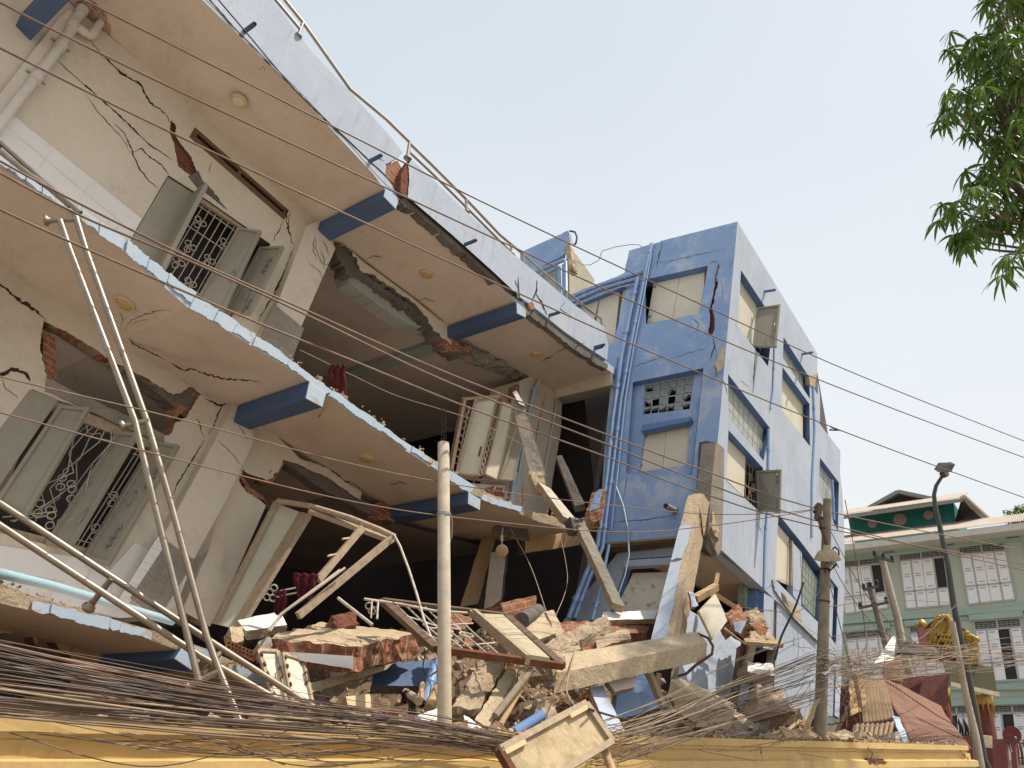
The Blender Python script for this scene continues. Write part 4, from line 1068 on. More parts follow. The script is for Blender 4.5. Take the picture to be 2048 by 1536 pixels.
b = MB(); b.tube([AN(u, v, -.05) for u, v in [(1148, 520), (1166, 530), (1180, 530), (1198, 520), (1204, 502), (1230, 494), (1262, 489), (1280, 490), (1292, 500)]], .012, 5); b.build('dangling_wire', mlist('cable_l'), tower)
# ground storey of the tower folded under: leaning wall with a speckled shutter window
GL = PL(TL(1290, 1092, .3), azv(34, -16), azv(60, 66))
b = MB()
b.prism(GL.pts([(1240, 1100), (1352, 1086), (1330, 1235), (1190, 1240), (1120, 1250)]), GL.n * .2, 0, 1, [GL.pts([(1256, 1118), (1345, 1112), (1322, 1222), (1220, 1224)])]); b.build('crushed_wall', mlist('pale', 'trim'), tower, GL)
t = NT('speckled_cream_panel', .7)
M['speck'] = t.col(t.mix(t.ramp(t.noise(9, 8, .8), .56, .62, 0, .9), (.68, .64, .54), (.22, .15, .10)))
w = thing_part('window', tower)
b = MB(); b.prism(GL.pts([(1266, 1146), (1340, 1144), (1320, 1224), (1228, 1226)], .12), GL.n * .04); b.build('shutter', mlist('speck'), w, GL)
b = MB(); b.bar(GL(1250, 1130, -.05), GL(1345, 1124, -.05), .12, .1, GL.n); b.build('sill', mlist('pale'), w)

# jamb, pilaster and dark gap patch where the crushed storey folded
b = MB(); b.prism(TR.pts([(1513, 1180), (1529, 1194), (1528, 1245), (1511, 1240)], .10), nTR * .2); b.build('jamb', mlist('trim'), tower, TR)
b = MB(); b.prism(TR.pts([(1528, 1186), (1548, 1198), (1545, 1300), (1526, 1296)], -.012), nTR * .14, 0, 1); b.build('pilaster', mlist('pale', 'trim'), tower, TR)
b = MB(); b.prism(TR.pts([(1490, 1164), (1505, 1176), (1504, 1220), (1489, 1212)], .25), nTR * .12); b.build('glass_block', mlist('gblock_g'), tower, TR)
b = MB(); b.prism(TR.pts(jag([(1563, 1184), (1572, 1196), (1578, 1214), (1570, 1206), (1564, 1196)], 2, 5), -.036), nTR * .02); b.build('gap_shade_patch', mlist('void'), tower, TR)  # dark plate stuck on the wall, standing in for the shade of a gap

# ------------------------------------------------------------------ yellow street wall
nY = azv(-42.1)
YW = PL(EYE + nY * 5.2, nY, (0, 0, 1))
tY = azv(47.9)
def wy(u, extra=0.0):                 # how far ahead the wall is at column u
    r = (u - 1024) / FPX * math.cos(_p)
    return (5.2 + extra) / (math.cos(R(42.1)) - math.sin(R(42.1)) * r)
def on_wall(u, off, z):
    y = wy(u, off); x = (u - 1024) / FPX * math.cos(_p) * y
    return V((x, y, z))
wall = thing('street_wall', 'low yellow painted street wall with moulded coping running along the bottom', 'wall', on_wall(900, .1, 0))
def run(name, prof, mat, u0=-500, u1=1950, jitter=.004, seg=60, lab=None):
    """a moulding: the profile (offset, z) swept along the wall"""
    b = MB(); a0, a1 = on_wall(u0, 0, 0), on_wall(u1, 0, 0)
    vs, fs = [], []
    k = len(prof)
    for i in range(seg + 1):
        p = a0 + (a1 - a0) * (i / seg)
        for j, (o, z) in enumerate(prof):
            w = noise.noise(V((i * .9, j * 7.3, z * 3))) * jitter
            vs.append(p + nY * (o + w) + V((0, 0, z + w)))
    for i in range(seg):
        for j in range(k):
            j2 = (j + 1) % k
            fs.append([i * k + j, (i + 1) * k + j, (i + 1) * k + j2, i * k + j2])
    fs.append(list(range(k))[::-1]); fs.append([seg * k + j for j in range(k)])
    b.add(vs, fs)
    return b.build(name, [M[mat]], wall, YW)
run('coping', [(-.05, 1.63), (.25, 1.63), (.25, 1.70), (-.05, 1.70)], 'yellow', jitter=.006)
run('neck_band', [(-.02, 1.595), (.22, 1.595), (.22, 1.629), (-.02, 1.629)], 'yellow')
run('wall_face', [(0, -.1), (.2, -.1), (.2, 1.594), (0, 1.594)], 'yellow', u1=1958)
run('lower_moulding', [(-.055, 1.405), (-.001, 1.405), (-.001, 1.50), (-.055, 1.488)], 'yellow', u1=1964)
b = MB()
rr = random.Random(5)
for L in ([(1735, 1494), (1745, 1508), (1742, 1520)], [(1920, 1500), (1926, 1510), (1936, 1516), (1938, 1528)], [(660, 1478), (668, 1490)], [(1520, 1490), (1524, 1520)]):
    b.crack(YW, L, 3, 3, 4, 0, -.053)
b.build('coping_crack', [M['crack']], wall)
b = MB(); b.hexa([YW(1736, 1517, -.06), YW(1764, 1517, -.06), YW(1776, 1526, -.06), YW(1738, 1528, -.06)], nY * .05, (5, 3, 2), .012, 20, 2); b.build('chipped_moulding', [M['brick_d']], wall)

# ------------------------------------------------------------------ rubble mound between the wall and the buildings
def smooth(a, b_, x):
    x = max(0, min(1, (x - a) / (b_ - a))); return x * x * (3 - 2 * x)
def mound_z(p):
    s = (p - EYE).dot(nY) - 5.2
    tt = (p - EYE).dot(tY)
    rise = smooth(3.4, 7.4, tt)
    h = 1.0 + .5 * smooth(5.4, 7.4, tt) + (.07 + .30 * rise) * max(0, s - 1.1 + .8 * rise)
    h -= .8 * smooth(9.5, 13, tt) * smooth(.5, 3, s)
    h += noise.noise(p * .9) * .22 + noise.noise(p * 2.6) * .13 + noise.noise(p * 7) * .05
    return min(h, 3.0) if s > .45 else min(h, 1.6)
gv, gf = [], []
NA, NB_ = 200, 74
for j in range(NB_ + 1):
    for i in range(NA + 1):
        p = EYE + tY * (-3 + 17.8 * i / NA) + nY * (5.43 + 8.2 * (j / NB_) ** 1.25)
        p.z = 0
        p.z = mound_z(p)
        if j in (0, NB_) or i in (0, NA): p.z = 0
        gv.append(p + noise.noise_vector(p * 6) * .03)
for j in range(NB_):
    for i in range(NA): gf.append([j * (NA + 1) + i, j * (NA + 1) + i + 1, (j + 1) * (NA + 1) + i + 1, (j + 1) * (NA + 1) + i])
t = NT('rubble_dust', .95, 0, .1)
x_ = t.mix(t.ramp(t.noise(2.2, 8, .75), .35, .7), (.32, .235, .155), (.16, .105, .075))
x_ = t.mix(t.ramp(t.vor(9, out=1) if False else t.noise(13, 5, .8), .55, .7, 0, .8), x_, (.34, .16, .09))
x_ = t.mix(t.ramp(t.noise(17, 6, .8), .6, .72, 0, .8), x_, (.5, .44, .35))
t.bump(t.noise(22, 8, .8), 1.0, .04); M['mound'] = t.col(x_)
MB().add(gv, gf).build('rubble_mound', M['mound'], frame=V((0, 0, 0)), kind='structure')
# chips and small rubble nobody could count
b = MB(); rr = random.Random(11)
for k in range(13000):
    tt, s = rr.uniform(1, 14.5), 5.35 + abs(rr.gauss(0, 1)) * 2.4
    p = EYE + tY * tt + nY * s; p.z = 0; p.z = mound_z(p) + .01
    if s < 5.44: p.z = 1.705
    r_ = rr.uniform(.006, .026) * (1 if k % 8 else 2.6)
    ax = V((rr.gauss(0, 1), rr.gauss(0, 1), rr.gauss(0, 1))).normalized(); ay = ax.orthogonal().normalized(); az_ = ax.cross(ay)
    vs = [p + ax * r_ * i * rr.uniform(.6, 1.3) + ay * r_ * j * rr.uniform(.5, 1.1) + az_ * r_ * l * rr.uniform(.4, .9) for l in (-1, 1) for j in (-1, 1) for i in (-1, 1)]
    b.add(vs, [[0, 2, 3, 1], [4, 5, 7, 6], [0, 1, 5, 4], [2, 6, 7, 3], [0, 4, 6, 2], [1, 3, 7, 5]], k % 4 if k % 4 < 3 else rr.randint(0, 2))
for k in range(1500):
    u_ = rr.uniform(1180, 1930)
    if noise.noise(V((u_ * .013, 2.7, 0))) < rr.uniform(-.15, .45): continue
    p = on_wall(u_, rr.uniform(-.04, .24), 1.703); r_ = rr.uniform(.003, .013) * (1 if k % 9 else 2.4)
    p.z += r_ * .5
    ax = V((rr.gauss(0, 1), rr.gauss(0, 1), rr.gauss(0, 1))).normalized(); ay = ax.orthogonal().normalized(); az_ = ax.cross(ay)
    b.add([p + ax * r_ * i * rr.uniform(.6, 1.3) + ay * r_ * j * rr.uniform(.5, 1.1) + az_ * r_ * l * rr.uniform(.4, .9) for l in (-1, 1) for j in (-1, 1) for i in (-1, 1)], [[0, 2, 3, 1], [4, 5, 7, 6], [0, 1, 5, 4], [2, 6, 7, 3], [0, 4, 6, 2], [1, 3, 7, 5]], rr.choice((0, 0, 1)))
b.build('rubble', [M['rub'], M['redbrick'], M['conc_l']], frame=V((0, 0, 0)), label='small chips of brick, mortar and plaster scattered over the rubble heap', cat='rubble', kind='stuff')

# ------------------------------------------------------------------ fallen pieces, each a thing
def blk(name, label, cat, Q, th, mats, n=(8, 4, 2), rough=.02, edge=.06, freq=4, seed=None, group=None, vec=None, wob=0):
    P4 = [q(*x) for x in Q]
    if vec is None:
        nn = (P4[1] - P4[0]).cross(P4[3] - P4[0]).normalized()
        if nn.dot(P4[0] - EYE) < 0: nn = -nn
        vec = nn * th
    b = MB(); b.hexa(P4, vec, (n[0] + n[0] // 2, n[1] + n[1] // 2, n[2] + 1), rough * .62, freq * 1.7, seed if seed is not None else int(Q[0][0]) % 97, tuple(range(len(mats))) if len(mats) > 2 else (0, 1, 1), edge)
    c, X, Y = sum(P4, V((0, 0, 0))) / 4, (P4[1] - P4[0]).normalized(), None
    Z = -V(vec).normalized(); Z = (Z - X * Z.dot(X)).normalized(); Y = Z.cross(X)
    Mx = Matrix(((X.x, Y.x, Z.x, c.x), (X.y, Y.y, Z.y, c.y), (X.z, Y.z, Z.z, c.z), (0, 0, 0, 1)))
    return b.build(name, [M[m] for m in mats], None, Mx, label, cat, group)
dn = V((0, 0, -1))
blk('wall_slab', 'broad slab of brick wall lying flat with orange plaster on top, left of pole', 'wall slab', [(528, 1276, 8.0), (706, 1294, 8.0), (842, 1266, 9.3), (640, 1243, 9.4)], .2, ('conc_l', 'brick', 'cream'), (18, 12, 3), .035, .10, 4, vec=dn * .24)
blk('tiled_panel', 'clean cream panel hanging below the edge of the flat brick slab', 'panel', [(566, 1303, 7.9), (706, 1312, 7.9), (704, 1338, 7.9), (574, 1317, 7.9)], .05, ('tile', 'conc_l'), (6, 3, 1), .005, .02)
blk('plaster_sheet', 'long pale plaster sheet sloping under the flat brick slab', 'panel', [(619, 1366, 8.0), (790, 1325, 8.8), (772, 1340, 8.7), (622, 1386, 8.0)], .06, ('conc_l', 'rub'), (8, 3, 1), .01, .05)
blk('wall_slab', 'white tiled wall fragment leaning behind the fallen window leaf', 'wall slab', [(474, 1240, 8.6), (560, 1222, 8.8), (574, 1250, 8.7), (492, 1262, 8.4)], .1, ('tile', 'rub'), (6, 4, 2), .01, .05)
o = blk('perforated_brick_block', 'block of perforated red bricks at the end of the lowest slab', 'brick block', [(453, 1279, 7.6), (515, 1304, 7.7), (510, 1323, 7.7), (451, 1297, 7.6)], .12, ('redbrick', 'redbrick'), (8, 3, 2), .012, .02)
b = MB()
for i in range(7):
    for j in range(2):
        p = q(458 + i * 7.4, 1286 + i * 3.0 + j * 7.5, 7.585 + i * .01); n_ = (p - EYE).normalized()
        b.lathe(p, -n_, [(.001, .006), (.011, .006), (.012, -.01)], 8)
b.build('brick_holes', [M['crack']], o)
# fallen shutter pair under the slab
def door(name, label, leaves, cat='shutters', hd=True):
    cs = [q(*x) for L in leaves for x in L]
    c = sum(cs, V((0, 0, 0))) / len(cs)
    r_ = thing(name, label, cat, V((c.x, c.y, min(p.z for p in cs))))
    for L in leaves:
        A, B, C, E_ = [q(*x) for x in L]
        n = (B - A).cross(E_ - A).normalized()
        if n.dot(A - EYE) < 0: n = -n
        b = MB(); b.prism([A, B, C, E_], n * .035, 0, 0)
        def L4(s, t): return A * (1 - s) * (1 - t) + B * s * (1 - t) + C * s * t + E_ * (1 - s) * t
        for p0, p1 in (((.04, .02), (.04, .98)), ((.96, .02), (.96, .98)), ((.04, .02), (.96, .02)), ((.04, .98), (.96, .98))):
            b.bar(L4(*p0) - n * .01, L4(*p1) - n * .01, .035, .02, n, 1)
        if hd:
            for k in range(5): b.box(L4(.06, .12 + .18 * k) - n * .03, (B - A).normalized() * .009, n * .008, (E_ - A).normalized() * .02, 2)
            handle(b, L4, n, .85, .45, 2, .06)
        b.build('shutter', [M['shut_l'], M['frame_l'], M['rust']], r_)
    return r_
door('fallen_shutters', 'pair of cream shutters standing upright in the rubble below the flat brick slab', [[(515, 1300, 7.7), (556, 1302, 7.8), (576, 1412, 7.4), (552, 1412, 7.4)], [(562, 1306, 7.7), (606, 1320, 8.0), (626, 1412, 7.6), (580, 1408, 7.4)]])
# window torn out of the middle storey, hanging over the rubble
tw = thing('torn_out_window', 'torn out window frame with one long pale shutter leaning over the rubble', 'window', q(500, 1250, 8.4))
b = MB(); A, B, C, E_ = q(552, 1006, 9.8), q(604, 1026, 9.8), q(474, 1258, 9.4), q(428, 1246, 9.4)
b.prism([A, B, C, E_], nF * .04); b.build('shutter', mlist('shutter_p'), tw)
b = MB(); b.bar(q(552, 1004, 9.75), q(430, 1244, 9.35), .05, .05, nF); b.build('post', mlist('frame_l'), tw)
b = MB(); b.prism([q(606, 1024, 9.7), q(626, 1030, 9.5), q(498, 1240, 9.1), q(474, 1248, 9.3)], nF * .06 - azv(38) * .02); b.build('post', mlist('frame_l'), tw)
b = MB(); b.tube([q(555, 1002, 9.7), q(620, 1012, 9.5), q(700, 1036, 9.1), q(760, 1060, 8.8), q(790, 1074, 8.8)], .035, 6); b.bar(q(620, 1022, 9.45), q(785, 1082, 8.85), .06, .05, nF); b.build('top_rail', mlist('frame_l'), tw)
for a_, c_ in (((724, 1056, 8.8), (636, 1160, 8.3)), ((784, 1076, 8.8), (596, 1232, 8.0))):
    b = MB(); b.bar(q(*a_), q(*c_), .07, .05, nF); b.build('post', mlist('frame_l'), tw)
for L in ([(788, 1070, 8.75), (800, 1092, 8.7), (818, 1140, 8.5), (834, 1190, 8.3), (848, 1240, 8.1), (868, 1290, 7.9)], [(680, 1140, 8.3), (620, 1185, 8.1), (570, 1222, 8.0), (536, 1262, 7.9)], [(690, 1136, 8.25), (630, 1180, 8.05), (562, 1228, 7.95), (540, 1262, 7.85)]):
    b = MB(); b.tube([q(*x) for x in L], .014, 6); b.build('bent_bar', mlist('grille'), tw)
for L in ([(700, 1076, 8.72), (685, 1078, 8.4)], [(672, 1108, 8.5), (656, 1112, 8.3)]):
    b = MB(); b.tube([q(*x) for x in L], .012, 5); b.build('hinge_pin', mlist('grille'), tw)
b = MB()
for k, (u, v) in enumerate([(540, 1184), (548, 1176), (534, 1194), (546, 1196), (556, 1200)]):
    c = q(u, v, 8.5); b.tube([c + (RT * math.cos(i * .7) + UP * math.sin(i * .7)) * .035 for i in range(9)], .009, 5, 0, True)
for v in (1176, 1186): b.tube([q(560, v + 6, 8.5), q(600, v - 2, 8.5)], .009, 5)
b.build('flower_ironwork', mlist('grille'), tw)
def cloth(name, label, outline, y, mat, fold=.05, seed=1, nsub=9):
    (A, B, C, E_) = outline
    vs, fs = [], []
    for j in range(nsub + 1):
        for i in range(nsub + 1):
            s, t_ = i / nsub, j / nsub
            u = (A[0] * (1 - s) + B[0] * s) * (1 - t_) + (E_[0] * (1 - s) + C[0] * s) * t_
            v = (A[1] * (1 - s) + B[1] * s) * (1 - t_) + (E_[1] * (1 - s) + C[1] * s) * t_
            vs.append(q(u + math.sin(j * 1.3 + seed) * 1.5, v + math.sin(i * 2.1 + seed) * 2.5, y + (math.sin(s * 17 + seed + t_ * 2) + noise.noise(V((s * 6, t_ * 4, seed)))) * fold))
    for j in range(nsub):
        for i in range(nsub): fs.append([j * (nsub + 1) + i, j * (nsub + 1) + i + 1, (j + 1) * (nsub + 1) + i + 1, (j + 1) * (nsub + 1) + i])
    b = MB(); b.add(vs, fs, 0, True)
    o = b.build(name, [M[mat]], None, None, label, 'cloth')
    m = o.modifiers.new('s', 'SOLIDIFY'); m.thickness = .012
    return o
cloth('hanging_robe', 'dark red robe hanging at the dark opening of the upper room', [(662, 728), (690, 730), (694, 800), (652, 766)], 9.3, 'maroon', .022, 1)
cloth('hanging_cloth', 'maroon cloth draped over a broken window bar above the rubble', [(586, 1146), (636, 1148), (620, 1206), (600, 1204)], 8.25, 'maroon_d', .02, 2)
cloth('hanging_cloth', 'narrow maroon cloth strip hanging beside the flower ironwork', [(549, 1184), (574, 1178), (572, 1232), (548, 1228)], 8.5, 'maroon_d', .015, 3)
# rusty frame with shutter leaf and grille in the middle of the rubble
fw = thing('fallen_window', 'rusty window frame with one cream leaf lying across rubble right of the pole', 'window', q(1000, 1290, 8.0))
cA, cB, cC, cD = q(766, 1202, 8.6), q(1012, 1232, 9.2), q(1124, 1332, 8.0), q(872, 1298, 7.5)
for a_, c_, m in ((cA, cB, 'frame'), (cB, cC, 'frame'), (cD, cC, 'rust'), (cA, cD, 'frame')):
    b = MB(); b.bar(a_, c_, .075, .06, UP, 0); b.build('frame_bar', mlist(m), fw)
n_ = (cB - cA).cross(cD - cA).normalized(); n_ = n_ if n_.dot(FW) > 0 else -n_
def L4(s, t_, A=cA, B=cB, C=cC, E_=cD): return A * (1 - s) * (1 - t_) + B * s * (1 - t_) + C * s * t_ + E_ * (1 - s) * t_
for s in (.70,): 
    b = MB(); b.bar(L4(s, 0), L4(s, 1), .07, .06, n_); b.build('frame_bar', mlist('frame_l'), fw)
b = MB(); b.prism([q(958, 1234, 8.9), q(1004, 1236, 9.0), q(1098, 1324, 7.9), q(1058, 1318, 7.8)], n_ * .04); b.build('shutter', mlist('shut_d'), fw)
b = MB(); b.bar(q(948, 1226, 8.95), q(1056, 1320, 7.8), .05, .09, n_); b.build('frame_bar', mlist('frame_l'), fw)
b = MB()
for s in (.08, .16, .24, .32, .42, .52): b.tube([L4(s, .02), L4(s + .02, .5) - n_ * .03, L4(s, .98)], .009, 5)
for t_ in (.3, .7): b.tube([L4(.02, t_), L4(.3, t_ + .05) - n_ * .05, L4(.6, t_)], .009, 5)
for s, t_ in ((.2, .45), (.3, .5), (.25, .6), (.4, .4), (.44, .55)):
    c = L4(s, t_) - n_ * .02; x, y = (cB - cA).normalized(), (cD - cA).normalized()
    b.tube([c + (x * math.cos(k * .7) + y * math.sin(k * .7)) * .07 for k in range(9)], .009, 5, 0, True)
b.build('grille', mlist('grille'), fw)
sg = MB(); sg.tube([q(728, 1198, 8.4), q(800, 1208, 8.5), q(870, 1222, 8.6), q(935, 1226, 8.7)], .014, 6)
for k, (u, v) in enumerate([(738, 1212), (744, 1222), (750, 1208)]):
    c = q(u, v, 8.42); sg.tube([c + (RT * math.cos(i * .7) + UP * math.sin(i * .7)) * .035 for i in range(9)], .009, 5, 0, True)
sg.tube([q(756, 1204, 8.42), q(754, 1238, 8.3)], .012, 5); sg.tube([q(744, 1200, 8.42), q(742, 1236, 8.3)], .009, 5)
sg.build('ironwork_fragment', [M['grille']], label='bent beige ironwork fragment with petal loops sticking out left of the pole', cat='ironwork')
def stick(name, label, cat, L, r, mat, n=8, group=None, r2=None):
    b = MB(); b.tube([q(*x) for x in L], r, n, r2=r2); return b.build(name, [M[mat]], None, None, label, cat, group)
stick('iron_rod', 'thin pale iron rod slanting up left of the pole with a lump at its foot', 'rod', [(676, 1196, 8.2), (745, 1250, 8.0)], .016, 'grille')
stick('waste_pipe', 'dark open pipe end lying right of the fallen window frame', 'pipe', [(1044, 1240, 9.2), (1076, 1222, 9.8)], .085, 'conc_d', 14)
stick('iron_pole', 'dark iron pole slanting down into the hole right of the concrete pole', 'pole', [(1062, 1340, 7.9), (990, 1432, 7.4)], .032, 'pole_d', 10)
stick('timber_pole', 'brown timber pole slanting down beside the dark iron pole', 'pole', [(1056, 1350, 8.0), (1000, 1450, 7.5)], .03, 'timber', 8)
stick('water_pipe', 'bright blue water pipe poking out low behind the tilted door leaf', 'pipe', [(1026, 1466, 7.4), (1084, 1430, 7.9)], .045, 'trim', 12)
stick('water_pipe', 'blue grey pipe standing upright in the rubble just left of the pole', 'pipe', [(872, 1326, 8.3), (858, 1380, 7.9), (850, 1412, 7.8)], .05, 'pvc_b', 12)
stick('timber_pole', 'bare tan branch leaning beside the upright blue grey pipe', 'pole', [(876, 1378, 7.9), (858, 1418, 7.6)], .05, 'timber', 8)
stick('waste_pipe', 'grey pipe stub lying among scraps left of the pole foot', 'pipe', [(812, 1385, 7.8), (838, 1402, 7.5)], .04, 'conc_l', 10)
stick('water_pipe', 'pale blue plastic pipe lying along the broken edge of the lowest slab', 'pipe', [(-80, 1128, 6.1), (0, 1147, 6.5), (90, 1168, 7.0), (170, 1191, 7.5), (260, 1218, 8.0), (345, 1243, 8.6)], .04, 'pvc_s', 12)
blk('brick_block', 'tilted block of red brickwork with cream plaster edge at the heap top', 'brick block', [(1000, 1206, 9.8), (1072, 1190, 10.2), (1077, 1222, 10.2), (1006, 1240, 9.8)], .3, ('brick', 'brick', 'conc_l'), (9, 4, 3), .03, .08)
b_ = blk('broken_beam', 'short snapped concrete beam wedge standing below the tilted brickwork block', 'beam', [(1034, 1266, 9.0), (1092, 1222, 9.8), (1124, 1262, 9.6), (1072, 1282, 9.0)], .2, ('conc_l', 'conc_l', 'rub'), (8, 4, 3), .02, .03)
blk('concrete_post', 'tan concrete post end with square opening beside the beam wedge', 'post', [(1092, 1222, 9.7), (1106, 1220, 9.8), (1130, 1264, 9.6), (1114, 1276, 9.4)], .2, ('conc_l', 'conc_l'), (3, 6, 2), .02, .02)
blk('brick_wall_piece', 'long low piece of brick wall fallen over below the speckled panel', 'wall slab', [(1114, 1244, 10.6), (1306, 1236, 11.2), (1296, 1266, 11.0), (1118, 1270, 10.4)], .3, ('brick', 'brick', 'conc_l'), (16, 4, 3), .035, .06)
blk('plaster_slab', 'flat white dusty plaster slab on top of the fallen brick wall', 'wall slab', [(1206, 1224, 11.0), (1318, 1220, 11.4), (1310, 1238, 11.0), (1200, 1240, 10.8)], .07, ('tile', 'rub'), (9, 4, 2), .015, .05)
blk('rubble_slab', 'long ragged slab of mortar and stone slanting across the heap', 'wall slab', [(1076, 1292, 9.0), (1214, 1226, 10.0), (1226, 1246, 9.9), (1112, 1306, 8.8)], .2, ('rub', 'rub'), (14, 4, 3), .06, .08, 5)
blk('rubble_slab', 'ragged grey mortar slab lying left of the long fallen beam', 'wall slab', [(1076, 1290, 8.7), (1160, 1290, 9.2), (1180, 1308, 8.9), (1110, 1322, 8.5)], .2, ('rub', 'brick'), (9, 4, 3), .05, .08, 5)
blk('brick_block', 'small slab of bricks with cream underside resting on the long beam', 'brick block', [(1188, 1276, 9.1), (1254, 1256, 9.6), (1264, 1276, 9.4), (1196, 1296, 8.9)], .14, ('rub', 'brick', 'cream'), (8, 4, 3), .03, .06)
blk('brick_lump', 'rounded lump of broken brick on the left end of the long beam', 'brick block', [(1166, 1288, 9.0), (1186, 1286, 9.1), (1188, 1302, 9.0), (1168, 1304, 8.9)], .15, ('brick', 'brick'), (4, 4, 3), .04, .2, 6)
beam_o = thing('fallen_beam', 'long tan concrete beam fallen across the rubble with a curl of rebar', 'beam', q(1260, 1330, 8.9))
b = MB(); b.hexa([q(1112, 1346, 8.1), q(1415, 1286, 9.5), q(1398, 1263, 9.9), (q(1124, 1308, 8.6))], q(1106, 1388, 8.1) - q(1112, 1346, 8.1), (26, 4, 5), .008, 5, 3, (0, 1, 1, 2), .015)
b.build('beam', mlist('conc_l', 'conc_l', 'rub'), beam_o)
b = MB(); b.tube([q(1398, 1268, 9.8), q(1416, 1276, 9.6), q(1426, 1292, 9.5), (q(1424, 1308, 9.4)), q(1410, 1318, 9.4), q(1392, 1330, 9.4), q(1372, 1348, 9.4), q(1356, 1352, 9.4)], .016, 6); b.build('rebar', mlist('rust'), beam_o)
b = MB(); b.hexa([q(1090, 1318, 8.2), q(1130, 1312, 8.4), (q(1122, 1360, 8.1)), q(1084, 1350, 8.0)], nY * .3, (5, 5, 3), .07, 6, 7); b.build('shattered_end', mlist('rub'), beam_o)
# snapped column leaning on the tower corner
lc = thing('leaning_column', 'thick snapped concrete column with blue paint leaning against the tower corner', 'column', q(1330, 1270, 10.6))
A, B, C, E_ = q(1376, 990, 11.7), q(1404, 984, 11.7), q(1346, 1276, 10.4), q(1302, 1284, 10.4)
side = q(1420, 1004, 12.3) - q(1404, 984, 11.7)
b = MB(); b.hexa([A, B, C, E_], side, (4, 22, 4), .009, 7, 4, (0, 0, 0), .02); b.build('shaft', mlist('conc_l'), lc)
def L4(s, t_): return A * (1 - s) * (1 - t_) + B * s * (1 - t_) + C * s * t_ + E_ * (1 - s) * t_
nn = (B - A).cross(E_ - A).normalized(); nn = -nn if nn.dot(FW) > 0 else nn
def patch(uv): return [L4(s, t_) + nn * .024 for s, t_ in uv]
b = MB(); b.prism(patch([(-.02, .26), (.3, .25), (.7, .26), (.8, .3), (.72, .34), (.78, .4), (.62, .46), (.6, .5), (.3, .49), (-.02, .5)]), -nn * .02); b.build('blue_render', mlist('pale'), lc)
b = MB(); b.prism(patch([(-.02, .51), (.3, .52), (.62, .51), (.6, .6), (.7, .66), (.62, .74), (.72, .8), (.66, .9), (.74, 1.0), (-.02, 1.0)]), -nn * .02)
b.build('blue_render', mlist('pale'), lc)
b = MB(); b.tube([L4(.9, .1), L4(1.1, .2) + side * .3, L4(1.0, .3) + side], .012, 5); b.build('rebar', mlist('rust'), lc)
# strip of concrete fallen across the far end of the balcony
blk('concrete_strip', 'upper half of a rough concrete strip slanting past the hanging shutters', 'concrete strip', [(1022, 800, 12.6), (1044, 796, 12.6), (1092, 950, 12.2), (1060, 946, 12.2)], .12, ('conc', 'conc_l'), (3, 14, 2), .02, .04, 6)
blk('concrete_strip', 'crumbled dark joint with bare rubble between the two slanting concrete strips', 'concrete strip', [(1058, 944, 12.15), (1084, 940, 12.2), (1098, 986, 12.0), (1074, 984, 12.0)], .12, ('rub', 'rub'), (4, 6, 2), .045, .04, 8)
blk('concrete_strip', 'smooth tan concrete strip slanting down over the broken balcony end', 'concrete strip', [(1076, 962, 12.0), (1100, 976, 12.0), (1162, 1050, 11.8), (1126, 1032, 11.8)], .16, ('cream', 'conc_l'), (3, 10, 2), .008, .03, 5)
blk('concrete_post', 'thin grey concrete post leaning from balcony end down to the rubble', 'post', [(1146, 1034, 11.75), (1168, 1040, 11.75), (1250, 1214, 10.9), (1226, 1206, 10.9)], .13, ('conc', 'conc_l'), (3, 16, 2), .014, .02, 7)
blk('rubble_clump', 'dark crumbled mortar clump where thin post meets the balcony edge', 'rubble clump', [(1138, 1034, 11.6), (1166, 1036, 11.7), (1172, 1064, 11.7), (1150, 1062, 11.6)], .2, ('conc_d', 'conc_d'), (6, 6, 3), .06, .1, 8)
blk('broken_tile_piece', 'white tiled sliver at the top of the slanting concrete strip', 'tile piece', [(1024, 784, 12.6), (1032, 780, 12.6), (1050, 812, 12.5), (1038, 806, 12.5)], .05, ('tile', 'rub'), (3, 5, 1), .01, .05)
blk('concrete_post', 'shadowed concrete post leaning in the dark room beside the tower', 'post', [(1112, 912, 14), (1124, 910, 14), (1170, 1008, 13.4), (1150, 1012, 13.4)], .16, ('conc_d', 'conc_d'), (3, 10, 2), .012, .02, 6)
blk('brick_block', 'brick chunk with blue plaster stuck against the foot of tower pipes', 'brick block', [(1184, 984, 12.7), (1212, 974, 12.7), (1200, 1040, 12.6), (1162, 1050, 12.5)], .2, ('brick', 'brick'), (5, 8, 3), .03, .1, 6)
blk('plaster_piece', 'blue painted plaster flake beside the brick chunk at tower pipes', 'plaster piece', [(1190, 984, 12.55), (1206, 976, 12.55), (1198, 1016, 12.5), (1178, 1024, 12.5)], .03, ('blue', 'rub'), (4, 5, 1), .01, .1, 6)
blk('concrete_post', 'brown column standing in the dark lower room behind the pole', 'post', [(964, 1076, 13.8), (996, 1060, 13.8), (956, 1208, 13.4), (920, 1214, 13.4)], .3, ('tan', 'conc_d'), (3, 8, 2), .02, .04, 6)
blk('concrete_post', 'cream column fragment leaning in the lower room below the dangling lamp', 'post', [(982, 1104, 13.4), (1014, 1092, 13.4), (1002, 1200, 13.0), (966, 1226, 13.0)], .2, ('cream', 'conc_d'), (3, 8, 2), .015, .06, 6)
blk('broken_lintel', 'tan lintel beam crossing above the dark doorway beside blue pipes', 'lintel', [(1048, 1062, 13.4), (1162, 1066, 14.0), (1160, 1090, 14.0), (1050, 1106, 13.4)], .25, ('tan', 'conc_d'), (10, 3, 2), .02, .03, 6)
